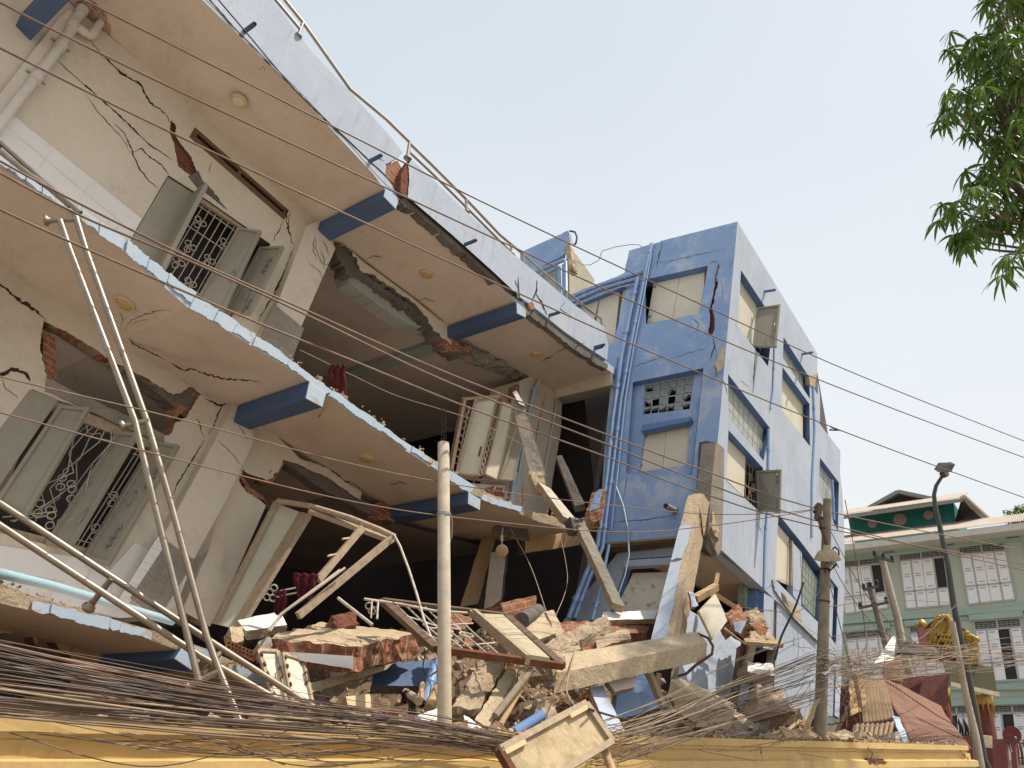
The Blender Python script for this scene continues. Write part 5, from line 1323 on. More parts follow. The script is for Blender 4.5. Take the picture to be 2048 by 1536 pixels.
blk('rubble_clump', 'crumbled mortar hanging under the broken balcony end', 'rubble clump', [(990, 1046, 12.6), (1056, 1050, 12.9), (1064, 1082, 13.0), (1000, 1070, 12.7)], .25, ('conc_d', 'rub'), (9, 4, 3), .08, .1, 6)
for i, (u, v, y, sz) in enumerate([(888, 1048, 11.5, .16), (905, 1056, 11.6, .14), (870, 1040, 11.4, .12), (930, 1062, 11.8, .15), (956, 1058, 12, .12)]):
    pass
dl = thing('dangling_lamp', 'round yellowish ceiling lamp dangling on a wire from the broken balcony', 'lamp', q(1004, 1112, 12.2))
b = MB(); p = q(1004, 1101, 12.2); b.lathe(p, -FW, [(.001, -.02), (.085, -.02), (.095, .0), (.09, .02), (.08, .025)], 24); b.build('rim', mlist('cream_pl'), dl)
b = MB(); b.lathe(p, -FW, [(.08, .022), (.06, .03), (.001, .034)], 24); b.build('diffuser', mlist('glass_lamp'), dl)
b = MB(); b.tube([q(1004, 1090, 12.2), q(1003, 1074, 12.3), q(1006, 1056, 12.4)], .012, 5); b.box(q(1004, 1076, 12.25), RT * .02, UP * .045, FW * .02); b.build('flex', mlist('cream_pl'), dl)
# window hanging out of the upper room
hw = thing('hanging_window', 'hanging window box with three pale shutters at the far end of the balcony', 'window', q(960, 960, 11.6))
def hq(L, y): return [q(u, v, y + (o[0] if o else 0)) for u, v, *o in L]
for L, m in (([(954, 798, 0), (994, 796, .1), (958, 952, -.1), (914, 948, -.2)], 'shut_l'), ([(1006, 803, .1), (1026, 812, .3), (1000, 962, .1), (970, 948, -.1)], 'shut_l'), ([(1034, 850, .2), (1044, 882, .4), (1027, 960, .3), (1000, 958, .05)], 'shutter')):
    P4 = hq(L, 13.0); b = MB(); b.prism(P4, FW * .04)
    n_ = -FW
    b.bar(P4[0] + n_ * .01, P4[3] + n_ * .01, .03, .03, n_, 1); b.bar(P4[1] + n_ * .01, P4[2] + n_ * .01, .03, .03, n_, 1); b.bar(P4[3] + n_ * .01, P4[2] + n_ * .01, .03, .03, n_, 1)
    c = (P4[1] * .3 + P4[2] * .7); d = (P4[2] - P4[1]).normalized()
    b.tube([c - d * .1 + n_ * .05 - RT * .08, c + d * .08 + n_ * .05 - RT * .08], .014, 6, 2)
    b.build('shutter', mlist(m, 'frame_l', 'rust'), hw)
for a_, c_, m in (((925, 800, 12.80), (899, 938, 12.50), 'frame'), ((930, 800, 12.78), (904, 938, 12.48), 'frame_l'), ((924, 798, 12.80), (1000, 792, 13.10), 'frame_l'), ((952, 800, 12.85), (914, 948, 12.60), 'frame_l'), ((1000, 798, 13.10), (964, 950, 12.85), 'frame'), ((914, 952, 12.60), (1000, 966, 13.10), 'frame')):
    b = MB(); b.bar(q(*a_), q(*c_), .05, .06, FW); b.build('frame_bar', mlist(m), hw)
b = MB(); b.tube([q(938, 812, 12.85), q(912, 944, 12.6)], .009, 5)
for k in range(8):
    c = q(934 - k * 2.9, 822 + k * 14, 12.82 - k * .025); b.tube([c + (RT * math.cos(i * .9) * .045 + UP * math.sin(i * .9) * .06) for i in range(7)], .008, 5, 0, True)
for k in range(8):
    c = q(984 - k * 3.3, 862 + k * 12, 12.9 - k * .02); b.tube([c + (RT * math.cos(i * .9) * .03 + UP * math.sin(i * .9) * .05) for i in range(7)], .008, 5, 0, True)
b.build('grille', mlist('grille'), hw)
# right-hand heap in front of the tower
blk('cement_board', 'clean cream square board standing on its corner by the tower', 'board', [(1398, 1222, 10.7), (1431, 1187, 11.0), (1456, 1240, 11.0), (1426, 1280, 10.7)], .04, ('shut_l', 'ply'), (5, 5, 1), .004, .02)
blk('wall_sheet', 'large pale blue wall sheet standing cracked below the tower corner', 'wall slab', [(1374, 1216, 11.5), (1482, 1284, 12.4), (1467, 1404, 11.8), (1355, 1357, 10.9)], .12, ('pale', 'conc_l'), (14, 14, 2), .012, .03, 3)
blk('brick_block', 'orange brick chunk with a patch of pale paint beside the cream board', 'brick block', [(1450, 1226, 11.0), (1480, 1208, 11.3), (1500, 1238, 11.2), (1470, 1262, 10.9)], .22, ('brick', 'brick'), (7, 6, 4), .05, .12, 6)
blk('plaster_piece', 'pale painted plaster face under the orange brick chunk', 'plaster piece', [(1466, 1244, 10.85), (1494, 1240, 10.9), (1482, 1268, 10.8), (1470, 1262, 10.8)], .05, ('pale', 'brick'), (4, 4, 1), .01, .1, 6)
blk('rubble_clump', 'sunlit clump of loose mortar topping the pile beside the tower', 'rubble clump', [(1488, 1222, 11.6), (1516, 1214, 11.9), (1540, 1256, 11.8), (1506, 1256, 11.4)], .25, ('rub', 'rub'), (8, 7, 3), .07, .1, 7)
blk('brick', 'single red brick half on the pile beside the tower', 'brick', [(1504, 1252, 11.3), (1516, 1244, 11.4), (1536, 1262, 11.4), (1524, 1272, 11.3)], .12, ('redbrick', 'redbrick'), (4, 3, 2), .012, .02, 9)
blk('plank', 'split plank jutting out flat under the brick pile by the tower', 'plank', [(1488, 1276, 10.9), (1566, 1284, 11.3), (1568, 1290, 11.2), (1490, 1282, 10.8)], .05, ('timber', 'timber'), (12, 2, 1), .01, .02, 6)
blk('rubble_clump', 'ragged mortar heap on the jutting split plank', 'rubble clump', [(1500, 1262, 11.2), (1536, 1262, 11.5), (1560, 1284, 11.4), (1500, 1280, 11.0)], .1, ('rub', 'brick'), (8, 4, 2), .05, .1, 7)
for lab, L, r_ in (('short squared timber slanting behind the cream square board', [(1390, 1198, 10.9), (1432, 1174, 11.3)], .09), ('thin split lath standing up behind the cream square board', [(1426, 1196, 11.4), (1436, 1148, 11.6)], .05), ('timber batten running from cream board to the brick pile', [(1432, 1190, 11.2), (1474, 1216, 11.5)], .06), ('slim stick sloping across the pale blue wall sheet', [(1448, 1256, 10.8), (1490, 1288, 10.7)], .02)):
    b = MB(); b.bar(q(*L[0]), q(*L[1]), r_, r_, UP); b.build('timber_batten', [M['timber']], None, None, lab, 'timber')
blk('plaster_piece', 'curved pale plaster flake behind the cream square board', 'plaster piece', [(1378, 1182, 10.9), (1388, 1186, 10.9), (1396, 1212, 10.8), (1384, 1216, 10.7)], .05, ('pale', 'redbrick'), (3, 5, 2), .02, .1, 6)
blk('door_post', 'dark brown timber post standing right of the pale wall sheet', 'post', [(1482, 1290, 11.9), (1502, 1288, 12.0), (1486, 1400, 11.6), (1468, 1404, 11.5)], .1, ('frame', 'frame'), (3, 8, 2), .01, .02)
blk('concrete_post', 'tan concrete stub beside the dark brown post', 'post', [(1500, 1284, 11.9), (1516, 1280, 12.0), (1506, 1322, 11.8), (1492, 1326, 11.7)], .15, ('conc_l', 'rub'), (3, 5, 2), .02, .05)
blk('wall_chunk', 'chunk of white plastered wall with ragged lower edge right of post', 'wall chunk', [(1494, 1322, 11.2), (1548, 1328, 11.4), (1550, 1352, 11.3), (1494, 1344, 11.1)], .25, ('tile', 'rub'), (8, 5, 3), .025, .1, 5)
blk('concrete_chunk', 'rough grey concrete chunk under the white plastered wall chunk', 'concrete chunk', [(1510, 1370, 11.0), (1556, 1372, 11.2), (1592, 1424, 10.9), (1516, 1420, 10.7)], .3, ('rub', 'rub'), (7, 7, 3), .06, .1, 5)
blk('pale_wall_strip', 'narrow pale wall strip standing right of the dark brown post', 'wall slab', [(1490, 1326, 11.6), (1502, 1326, 11.6), (1494, 1424, 11.3), (1474, 1416, 11.2)], .08, ('pale', 'conc_l'), (3, 8, 1), .006, .02)
blk('concrete_slab', 'board-marked tan concrete slab sloping down under the pale wall sheet', 'concrete slab', [(1340, 1360, 10.3), (1360, 1354, 10.6), (1470, 1406, 11.0), (1466, 1436, 10.4)], .2, ('conc_l', 'conc_l'), (12, 3, 2), .02, .04, vec=q(1330, 1410, 10.2) - q(1340, 1360, 10.3))
blk('wall_sheet', 'shadowed blue wall sheet standing under the long fallen beam', 'wall slab', [(1240, 1342, 9.6), (1284, 1342, 9.9), (1334, 1412, 9.7), (1226, 1444, 9.0)], .1, ('blue', 'rub'), (8, 8, 2), .012, .08)
blk('timber_batten', 'pale splintered batten along the edge of the shadowed blue sheet', 'timber', [(1298, 1346, 9.5), (1306, 1344, 9.6), (1336, 1412, 9.3), (1328, 1416, 9.2)], .06, ('conc_l', 'conc_l'), (2, 8, 1), .012, .02)
blk('cream_wall_piece', 'cream wall fragment hanging just beneath the long fallen beam', 'wall slab', [(1212, 1362, 8.75), (1272, 1348, 9.0), (1270, 1374, 8.9), (1230, 1384, 8.7)], .06, ('cream', 'rub'), (5, 4, 1), .008, .06)
blk('leaning_board', 'narrow lavender board leaning below the long beam beside the tilted door', 'board', [(1178, 1374, 8.6), (1206, 1370, 8.8), (1250, 1464, 8.3), (1216, 1462, 8.1)], .06, ('pale', 'conc_l'), (3, 8, 1), .006, .03)
blk('broken_beam', 'rough snapped beam slanting down to the foot of the pole', 'beam', [(960, 1322, 8.3), (1020, 1312, 8.6), (956, 1420, 7.5), (902, 1420, 7.4)], .2, ('rub', 'rub'), (6, 12, 3), .06, .06, 6)
blk('broken_beam', 'cream edged beam slanting down right of the pole foot', 'beam', [(1012, 1340, 8.3), (1040, 1334, 8.4), (978, 1456, 7.3), (948, 1442, 7.3)], .16, ('conc_l', 'rub'), (4, 12, 3), .025, .06, 6)
blk('broken_beam', 'tan timbered beam slanting left of the long fallen beam', 'beam', [(1030, 1262, 8.9), (1050, 1256, 9.0), (1000, 1310, 8.4), (976, 1306, 8.3)], .12, ('conc_l', 'conc_l'), (3, 7, 2), .02, .04)
blk('concrete_chunk', 'upright lump of mortar and stone behind the tilted door leaf', 'concrete chunk', [(1076, 1404, 8.0), (1112, 1396, 8.2), (1118, 1456, 8.0), (1068, 1462, 7.8)], .25, ('rub', 'rub'), (5, 7, 3), .06, .1, 6)
blk('plaster_piece', 'white plaster triangle lying left of the pole foot', 'plaster piece', [(828, 1432, 6.95), (878, 1414, 7.2), (876, 1456, 7.0), (830, 1452, 6.9)], .04, ('tile', 'rub'), (5, 4, 1), .006, .15)
blk('plaster_piece', 'white plaster shard standing right of the pole foot', 'plaster piece', [(928, 1430, 7.2), (938, 1434, 7.2), (974, 1464, 7.2), (932, 1462, 7.0)], .04, ('tile', 'rub'), (4, 5, 1), .008, .1)
blk('wooden_box', 'brown wooden cabinet side in the dark hollow under the flat slab', 'box', [(692, 1392, 8.0), (742, 1388, 8.2), (742, 1432, 8.0), (698, 1428, 7.9)], .25, ('ply', 'timber'), (4, 4, 2), .006, .02)
blk('plank', 'splintered plank end standing in the hollow left of the pole', 'plank', [(842, 1364, 7.9), (848, 1362, 7.9), (844, 1402, 7.7), (834, 1396, 7.7)], .04, ('timber', 'timber'), (2, 6, 1), .01, .05)
blk('dark_sheet', 'deep blue sheet slanting in the shadow behind the upright blue pipe', 'wall slab', [(752, 1330, 9.2), (866, 1318, 9.6), (852, 1372, 9.2), (742, 1372, 8.9)], .1, ('deep', 'conc_d'), (6, 4, 1), .008, .03)
blk('brick_block', 'brick lump tucked between window frame and pole', 'brick block', [(924, 1272, 8.6), (958, 1264, 8.8), (966, 1288, 8.7), (930, 1296, 8.5)], .16, ('brick', 'brick'), (5, 4, 3), .04, .15, 6)
blk('brick_block', 'brick lump under the window frame just right of the pole', 'brick block', [(900, 1222, 9.2), (946, 1236, 9.4), (930, 1262, 9.2), (898, 1256, 9.1)], .16, ('brick', 'brick'), (6, 4, 3), .045, .12, 6)
blk('brick_block', 'brick chunk beside the blue pipes on top of the heap', 'brick block', [(660, 1228, 9.0), (712, 1222, 9.2), (720, 1250, 9.1), (664, 1256, 8.9)], .16, ('brick_d', 'brick'), (6, 4, 3), .045, .12, 6)
blk('concrete_chunk', 'pale grey concrete lump left of the flat brick slab', 'concrete chunk', [(458, 1252, 7.9), (486, 1250, 8.0), (490, 1282, 7.9), (464, 1286, 7.8)], .14, ('conc_l', 'rub'), (4, 5, 3), .03, .12, 6)
blk('concrete_chunk', 'grey concrete corner block at the left end of the flat brick slab', 'concrete chunk', [(516, 1284, 7.85), (542, 1270, 8.0), (546, 1290, 7.9), (526, 1310, 7.8)], .12, ('conc', 'conc_l'), (4, 4, 3), .02, .06, 6)
dr = thing('tilted_door', 'scuffed plywood door leaf tipped over the yellow wall at bottom centre', 'door', q(1100, 1560, 6.8))
A, B, C, E_ = q(998, 1500, 6.5), q(1170, 1408, 7.15), q(1222, 1484, 7.1), q(1050, 1588, 6.45)
n_ = (B - A).cross(E_ - A).normalized(); n_ = n_ if n_.dot(FW) > 0 else -n_
t = NT('scuffed_door_face', .8, 0, .2)
x_ = t.mix(t.ramp(t.noise(5, 8, .75), .38, .62), (.47, .37, .235), (.32, .235, .13)); x_ = t.mix(t.ramp(t.noise(1, 7, .75, 0, t.map((6, 34, 6), (0, 0, .3))), .55, .68, 0, .8), x_, (.58, .50, .37)); M['door'] = t.col(x_); t.bump(t.noise(30, 6), .2, .005)
b = MB(); b.prism([A, B, C, E_], n_ * .04); 
Mx = Matrix(((*(B - A).normalized(), 0), (0, 0, 0, 0), (0, 0, 0, 0), (0, 0, 0, 1)))
b.build('leaf', mlist('door'), dr)
def L4(s, t_, A=A, B=B, C=C, E_=E_): return A * (1 - s) * (1 - t_) + B * s * (1 - t_) + C * s * t_ + E_ * (1 - s) * t_
for p0, p1, m in (((0, 0), (1, 0), 'frame_l'), ((1, 0), (1, 1), 'frame_l'), ((0, 1), (1, 1), 'frame_l'), ((0, 0), (0, 1), 'rust')):
    b = MB(); b.bar(L4(*p0) - n_ * .0, L4(*p1) - n_ * .0, .05, .07, n_); b.build('edge_batten', mlist(m), dr)
for s, t_ in ((.12, .12), (.86, .1)):
    b = MB(); b.box(L4(s, t_) - n_ * .02, (B - A).normalized() * .11, n_ * .02, (E_ - A).normalized() * .018); b.build('cleat', mlist('ply'), dr)
stick('timber_pole', 'brown prop sloping out of the frame right of the tilted door', 'pole', [(1200, 1478, 7.2), (1226, 1545, 7.0)], .035, 'timber', 6)

# loose bricks and concrete lumps lying on the heap
protos = []
for k in range(5):
    b = MB(); L_, w, h = .115, .055, .036
    if k > 2: L_ *= .6
    b.hexa([V((-L_, -w, h)), V((L_, -w, h)), V((L_, w, h)), V((-L_, w, h))], V((0, 0, -2 * h)), (5, 3, 2), .008, 14, k, (0, 0, 0, 0), .10)
    protos.append(b)
lump = []
for k in range(5):
    b = MB(); L_ = .14 + .04 * k
    b.hexa([V((-L_, -L_ * .7, L_ * .4)), V((L_, -L_ * .6, L_ * .5)), V((L_ * .8, L_ * .7, L_ * .4)), V((-L_, L_ * .6, L_ * .35))], V((0, 0, -L_ * .8)), (5, 4, 3), .045, 7, k + 20, (0, 0, 0, 0), .2)
    lump.append(b)
rr = random.Random(23)
def scatter(plist, name, label, cat, group, mats, count, tlo, thi, smax, seed):
    rr = random.Random(seed); base = [None] * len(plist)
    for i in range(count):
        k = i % len(plist)
        tt, s = rr.uniform(tlo, thi), 5.5 + rr.random() ** 1.5 * smax
        p = EYE + tY * tt + nY * s; p.z = 0; p.z = mound_z(p) + rr.uniform(.0, .07)
        Mx = Matrix.Translation(p) @ Matrix.Rotation(rr.uniform(0, 6.3), 4, 'Z') @ Matrix.Rotation(rr.gauss(0, .5), 4, 'X') @ Matrix.Rotation(rr.gauss(0, .5), 4, 'Y') @ Matrix.Scale(rr.uniform(.75, 1.25), 4)
        if base[k] is None:
            o = plist[k].build(name, [M[mats[k % len(mats)]]], None, V((0, 0, 0)), label, cat, group); base[k] = o
        else:
            o = base[k].copy(); COL.objects.link(o)
        o.matrix_world = Mx
scatter(protos, 'loose_brick', 'loose red brick lying on the rubble heap behind the yellow wall', 'brick', 'loose bricks on the rubble heap', ['redbrick'], 85, 1.2, 12.0, 4.6, 3)
scatter(lump, 'concrete_lump', 'jagged lump of concrete or mortar lying on the rubble heap', 'concrete lump', 'concrete lumps on the rubble heap', ['rub', 'conc_l', 'rub', 'conc', 'conc_l'], 85, 1.2, 13.0, 5.0, 4)
# crumbs on the edges of the broken slabs
b = MB(); rr = random.Random(31)
for (u0, v0, u1, v1, kk) in [(500, 672, 520, 690, 5), (560, 700, 930, 962, 130), (945, 966, 1160, 1046, 80), (0, 1166, 60, 1185, 20), (60, 1188, 500, 1338, 120), (660, 772, 700, 800, 8)]:
    for k in range(kk):
        a_ = rr.random()
        if noise.noise(V((a_ * 9, u0, 0))) < -.05: continue
        p = F(u0 + (u1 - u0) * a_, v0 + (v1 - v0) * a_ + rr.uniform(-6, 5), rr.uniform(-.01, .12)); r_ = rr.uniform(.004, .012) * rr.choice((1, 1, 1, 2))
        ax = V((rr.gauss(0, 1), rr.gauss(0, 1), rr.gauss(0, 1))).normalized(); ay = ax.orthogonal().normalized(); az_ = ax.cross(ay)
        b.add([p + ax * r_ * i * rr.uniform(.6, 1.3) + ay * r_ * j * rr.uniform(.5, 1.1) + az_ * r_ * l * rr.uniform(.4, .9) for l in (-1, 1) for j in (-1, 1) for i in (-1, 1)],
              [[0, 2, 3, 1], [4, 5, 7, 6], [0, 1, 5, 4], [2, 6, 7, 3], [0, 4, 6, 2], [1, 3, 7, 5]], rr.choice((0, 0, 0, 0, 0, 1)))
b.build('slab_edge_crumbs', [M['rub'], M['redbrick']], frame=V((0, 0, 0)), label='crumbs of mortar and brick along the broken balcony edges', cat='rubble', kind='stuff')

# splintered timber, laths and rods sticking out of the heap
rr = random.Random(67)
for k in range(70):
    tt, s_ = rr.uniform(2.2, 12.5), 5.55 + rr.random() ** 1.4 * 3.6
    p = EYE + tY * tt + nY * s_; p.z = 0; p.z = mound_z(p) + rr.uniform(.0, .1)
    d = (V((rr.gauss(0, 1), rr.gauss(0, 1), rr.gauss(.25, .35)))).normalized(); L_ = rr.uniform(.15, .6)
    b = MB()
    if k % 3: b.bar(p - d * L_, p + d * L_, rr.uniform(.02, .06), rr.uniform(.012, .03), UP); m = ('timber', 'ply', 'frame_l')[k % 3]; nm, lb, g_ = 'splintered_lath', 'splintered lath or board end sticking out of the rubble heap', 'splintered laths in the rubble'
    else: b.tube([p - d * L_, p + V((rr.gauss(0, .06), rr.gauss(0, .06), .05)), p + d * L_, p + d * L_ * 1.2 + V((rr.gauss(0, .1), 0, .06))], .008, 5); m = 'rust'; nm, lb, g_ = 'bent_rebar', 'thin bent rebar rod curling out of the rubble heap', 'bent rebar in the rubble'
    b.build(nm, [M[m]], None, None, lb, 'timber' if k % 3 else 'rebar', g_)
for lab, L, y, m, sd in (('crumpled maroon cloth half buried left of the pole foot', [(800, 1384), (822, 1380), (826, 1402), (804, 1406)], 7.7, 'maroon_d', 4), ('scrap of green cloth in the hollow left of the pole', [(814, 1404), (830, 1398), (834, 1428), (818, 1432)], 7.6, 'olive_c', 5), ('orange plastic scrap beside upright blue grey pipe', [(838, 1396), (850, 1400), (852, 1414), (840, 1416)], 7.7, 'redbrick', 6)):
    if m == 'olive_c': M['olive_c'] = simple('olive_cloth', (.10, .11, .045), .9, 0, .4)
    cloth('cloth_scrap', lab, L, y, m, .05, sd, 6)

# ------------------------------------------------------------------ concrete pole in the middle
po = thing('concrete_pole', 'slim pale concrete pole rising from the rubble in front of the balconies', 'pole', V((q(888, 1450, 6.9).x, 6.9, 0)))
b = MB(); a_, c_ = q(887, 886, 6.95), q(889, 1452, 6.9); d_ = (a_ - c_).normalized()
b.tube([c_ - d_ * 1.9, c_, a_, a_ + d_ * .004], .064, 20, r2=.047); b.build('shaft', mlist('pole'), po)
b = MB(); p = c_ + (a_ - c_) * .72; b.tube([p - d_ * .012, p + d_ * .012], .062, 16); b.tube([p + RT * .06, p + RT * .075 - UP * .06, p + RT * .07 - UP * .2, p + RT * .05 - UP * .25], .006, 5); b.build('band', mlist('galv'), po)
b = MB()
for k in range(9): b.tube([a_ + UP * (.02 + .035 * k) + RT * (.016 if k % 2 else -.016) + (RT * math.cos(i * .9) * .012 + UP * math.sin(i * .9) * .02) for i in range(7)], .004, 4, 0, True)
b.tube([a_, a_ + UP * .3 + RT * .02], .005, 4); b.tube([a_ - RT * .02, a_ + UP * .31 - RT * .01], .005, 4)
b.build('wire_chain', mlist('black'), po)
b = MB(); b.hexa([q(868, 1450, 6.8), q(910, 1450, 6.8), q(912, 1462, 6.8), q(866, 1464, 6.8)], nY * .3, (5, 2, 4), .03, 8, 3); b.build('footing', mlist('conc'), po)

# ------------------------------------------------------------------ stainless railings hanging down at the left
def rail_thing(name, label, rails, crosses, flanges, r=.0225):
    p = q(*rails[0][-1]); rt = thing(name, label, 'railing', V((p.x, p.y, p.z)))
    for L in rails:
        b = MB(); b.tube([q(*x) for x in L], r, 12); b.build('rail', mlist('steel'), rt)
    for a_, c_ in crosses:
        b = MB(); b.tube([q(*a_), q(*c_)], r * .95, 12); b.build('post', mlist('steel'), rt)
    for a_, c_ in flanges:
        A, B = q(*a_), q(*c_); d = (B - A).normalized()
        b = MB(); b.lathe(A, d, [(.001, -.012), (.042, -.012), (.046, -.004), (.042, .012), (.026, .022), (.024, .05)], 16); b.lathe(A, d, [(.02, -.013), (.001, -.02)], 12, 1); b.build('flange', mlist('steel', 'black'), rt)
    return rt
rail_thing('hanging_railing', 'twin stainless railing tubes hanging almost upright in front of the left balconies',
           [[(120, 441, 5.3), (140, 500, 5.3), (270, 842, 5.4), (307, 1000, 5.45), (398, 1364, 5.5)], [(151, 432, 5.35), (172, 500, 5.35), (294, 842, 5.45), (340, 1000, 5.5), (413, 1272, 5.55), (440, 1345, 5.55), (484, 1454, 5.5)]],
           [((92, 441, 5.3), (154, 439, 5.35)), ((246, 852, 5.4), (298, 841, 5.45)), ((376, 1372, 5.5), (438, 1342, 5.55))], [((92, 441, 5.3), (154, 439, 5.35)), ((244, 852, 5.4), (298, 841, 5.45)), ((374, 1373, 5.5), (438, 1342, 5.55))])
rail_thing('fallen_railing', 'twin stainless railing tubes sloping down across the lowest slab into the cables',
           [[(-90, 945, 5.0), (0, 1007, 5.1), (220, 1152, 5.4), (420, 1282, 5.8), (636, 1420, 6.2)], [(-90, 990, 4.95), (0, 1051, 5.05), (200, 1182, 5.3), (400, 1312, 5.7), (560, 1402, 6.0)]],
           [((224, 1156, 5.4), (178, 1214, 5.5)), ((442, 1302, 5.85), (406, 1348, 5.75))], [((177, 1215, 5.5), (224, 1156, 5.4))])
rail_thing('broken_railing', 'short stainless railing end sloping above the upper left balcony edge',
           [[(-70, 222, 5.2), (0, 284, 5.25), (98, 372, 5.35), (161, 426, 5.4)], [(-70, 265, 5.2), (0, 303, 5.25), (60, 350, 5.3), (98, 376, 5.35), (140, 412, 5.4)]], [((0, 280, 5.25), (-6, 302, 5.25))], [])

# ------------------------------------------------------------------ overhead wires
def wire(L, r, label, mat='cable', group=None, name='overhead_wire', n=6, cat='wire'):
    P = [q(*x) for x in L]; pts = []
    for i in range(len(P) - 1):
        p0, p1, p2, p3 = P[max(i - 1, 0)], P[i], P[i + 1], P[min(i + 2, len(P) - 1)]
        for k in range(8):
            t_ = k / 8; pts.append(.5 * ((2 * p1) + (p2 - p0) * t_ + (2 * p0 - 5 * p1 + 4 * p2 - p3) * t_ * t_ + (3 * p1 - p0 - 3 * p2 + p3) * t_ ** 3))
    pts.append(P[-1])
    b = MB(); b.tube(pts, r, n); return b.build(name, [M[mat]], None, None, label, cat, group)
wire([(20, -75, 4.2), (167, 0, 4.5), (700, 270, 5.8), (1000, 421, 7.2), (1350, 585, 9), (1700, 743, 11.5), (2048, 882, 14.5), (2300, 980, 17)], .009, 'topmost overhead wire crossing the roof railing and the tower parapet')
wire([(-200, -110, 3.9), (0, 5, 4.2), (300, 155, 4.8), (700, 342, 5.8), (1000, 482, 7.2), (1350, 640, 9), (1700, 784, 11.5), (2048, 915, 14.5), (2300, 1005, 17)], .009, 'second overhead wire, crossing the first blue beam end')
wire([(-200, -6, 3.9), (0, 96, 4.2), (300, 245, 4.8), (700, 432, 5.8), (1000, 570, 7.2), (1350, 725, 9), (1700, 868, 11.5), (2048, 995, 14.5), (2300, 1080, 17)], .009, 'third overhead wire, passing in front of the first blue beam and the glass block window')
wire([(-200, 205, 3.9), (0, 322, 4.2), (180, 418, 4.6), (390, 521, 5), (622, 625, 5.6), (900, 748, 6.6), (1200, 864, 8.2), (1400, 938, 9.4), (1649, 1021, 11), (2048, 1100, 14), (2300, 1145, 16)], .0085, 'upper wire of the twin pair crossing the upper window grille')
wire([(-200, 232, 3.85), (0, 346, 4.15), (180, 440, 4.55), (390, 527, 4.95), (622, 634, 5.55), (900, 766, 6.5), (1200, 883, 8.1), (1400, 962, 9.3), (1649, 1046, 11), (2048, 1140, 14), (2300, 1190, 16)], .0085, 'lower wire of the twin pair crossing the upper window grille')
wire([(-200, 320, 3.9), (0, 419, 4.2), (178, 500, 4.6), (500, 639, 5.3), (700, 719, 5.9), (950, 820, 6.9), (1200, 909, 8.1), (1400, 985, 9.3), (1649, 1056, 11), (2048, 1128, 14), (2300, 1170, 16)], .0085, 'brown wire crossing the tan underside by the lower left ceiling lamp')
wire([(-200, 695, 4.2), (0, 753, 4.4), (350, 836, 5.2), (700, 927, 6.3), (941, 974, 7.2), (1200, 1008, 8.4), (1410, 1028, 9.5), (1560, 1026, 10.3), (1642, 1016, 10.7)], .005, 'thin slack wire crossing the shattered wall hole to the old pole')
wire([(-200, 775, 4.2), (0, 825, 4.4), (350, 918, 5.2), (700, 1002, 6.3), (941, 1038, 7.2), (1240, 1064, 8.6), (1434, 1050, 9.6), (1642, 1018, 10.7)], .005, 'thin slack wire hung across the torn out window frame to the old pole')
wire([(420, -20, 4.6), (490, 62, 5.0), (600, 190, 5.6), (700, 284, 6.3), (790, 372, 7.0), (812, 400, 7.3)], .006, 'thin black wire clipped along the pale parapet edge', 'black')
wire([(600, 700, 9.6), (700, 748, 9.8), (790, 790, 10.0), (880, 818, 10.2), (960, 845, 10.4), (1046, 890, 10.6)], .004, 'thin washing line strung across the dark upper room', 'cable_l')
wire([(1020, 1056, 12.3), (1060, 1130, 11.8), (1092, 1222, 10.2)], .006, 'single wire hanging from broken balcony edge to the beam wedge', 'cable_l')
wire([(1120, 1070, 12.6), (1135, 1160, 11.8), (1108, 1240, 10.4)], .005, 'fine wire hanging beside the thin grey leaning post', 'cable_l')
wire([(1150, 1300, 8.8), (1140, 1340, 8.0), (1133, 1380, 7.7), (1150, 1412, 7.4), (1178, 1428, 7.1)], .008, 'loose cable hanging from the long beam down behind the tilted door', 'cable_l')
wire([(1178, 1418, 7.0), (1240, 1436, 7.8), (1300, 1444, 8.4), (1360, 1442, 8.8)], .01, 'black cable running right from the top of the tilted door', 'black')
wire([(1530, 1180, 10.6), (1562, 1160, 10.7), (1600, 1180, 10.8), (1600, 1100, 10.9)], .004, 'thin wire loop in front of the tower drain pipe', 'cable_l')
wire([(1607, 1165, 10.9), (1590, 1215, 10.8), (1562, 1275, 10.7), (1550, 1320, 10.6)], .014, 'thick dark cable hanging across the pale lower tower wall', 'black')
wire([(1480, 1214, 10.7), (1545, 1222, 10.6), (1590, 1225, 10.6), (1625, 1200, 10.7), (1660, 1155, 10.75)], .005, 'pale slack wire looped from brick pile to the old pole', 'cable_l')
wire([(850, 1310, 7.6), (846, 1340, 7.5), (860, 1352, 7.5), (886, 1330, 7.6)], .006, 'little wire loop left of the concrete pole', 'black')

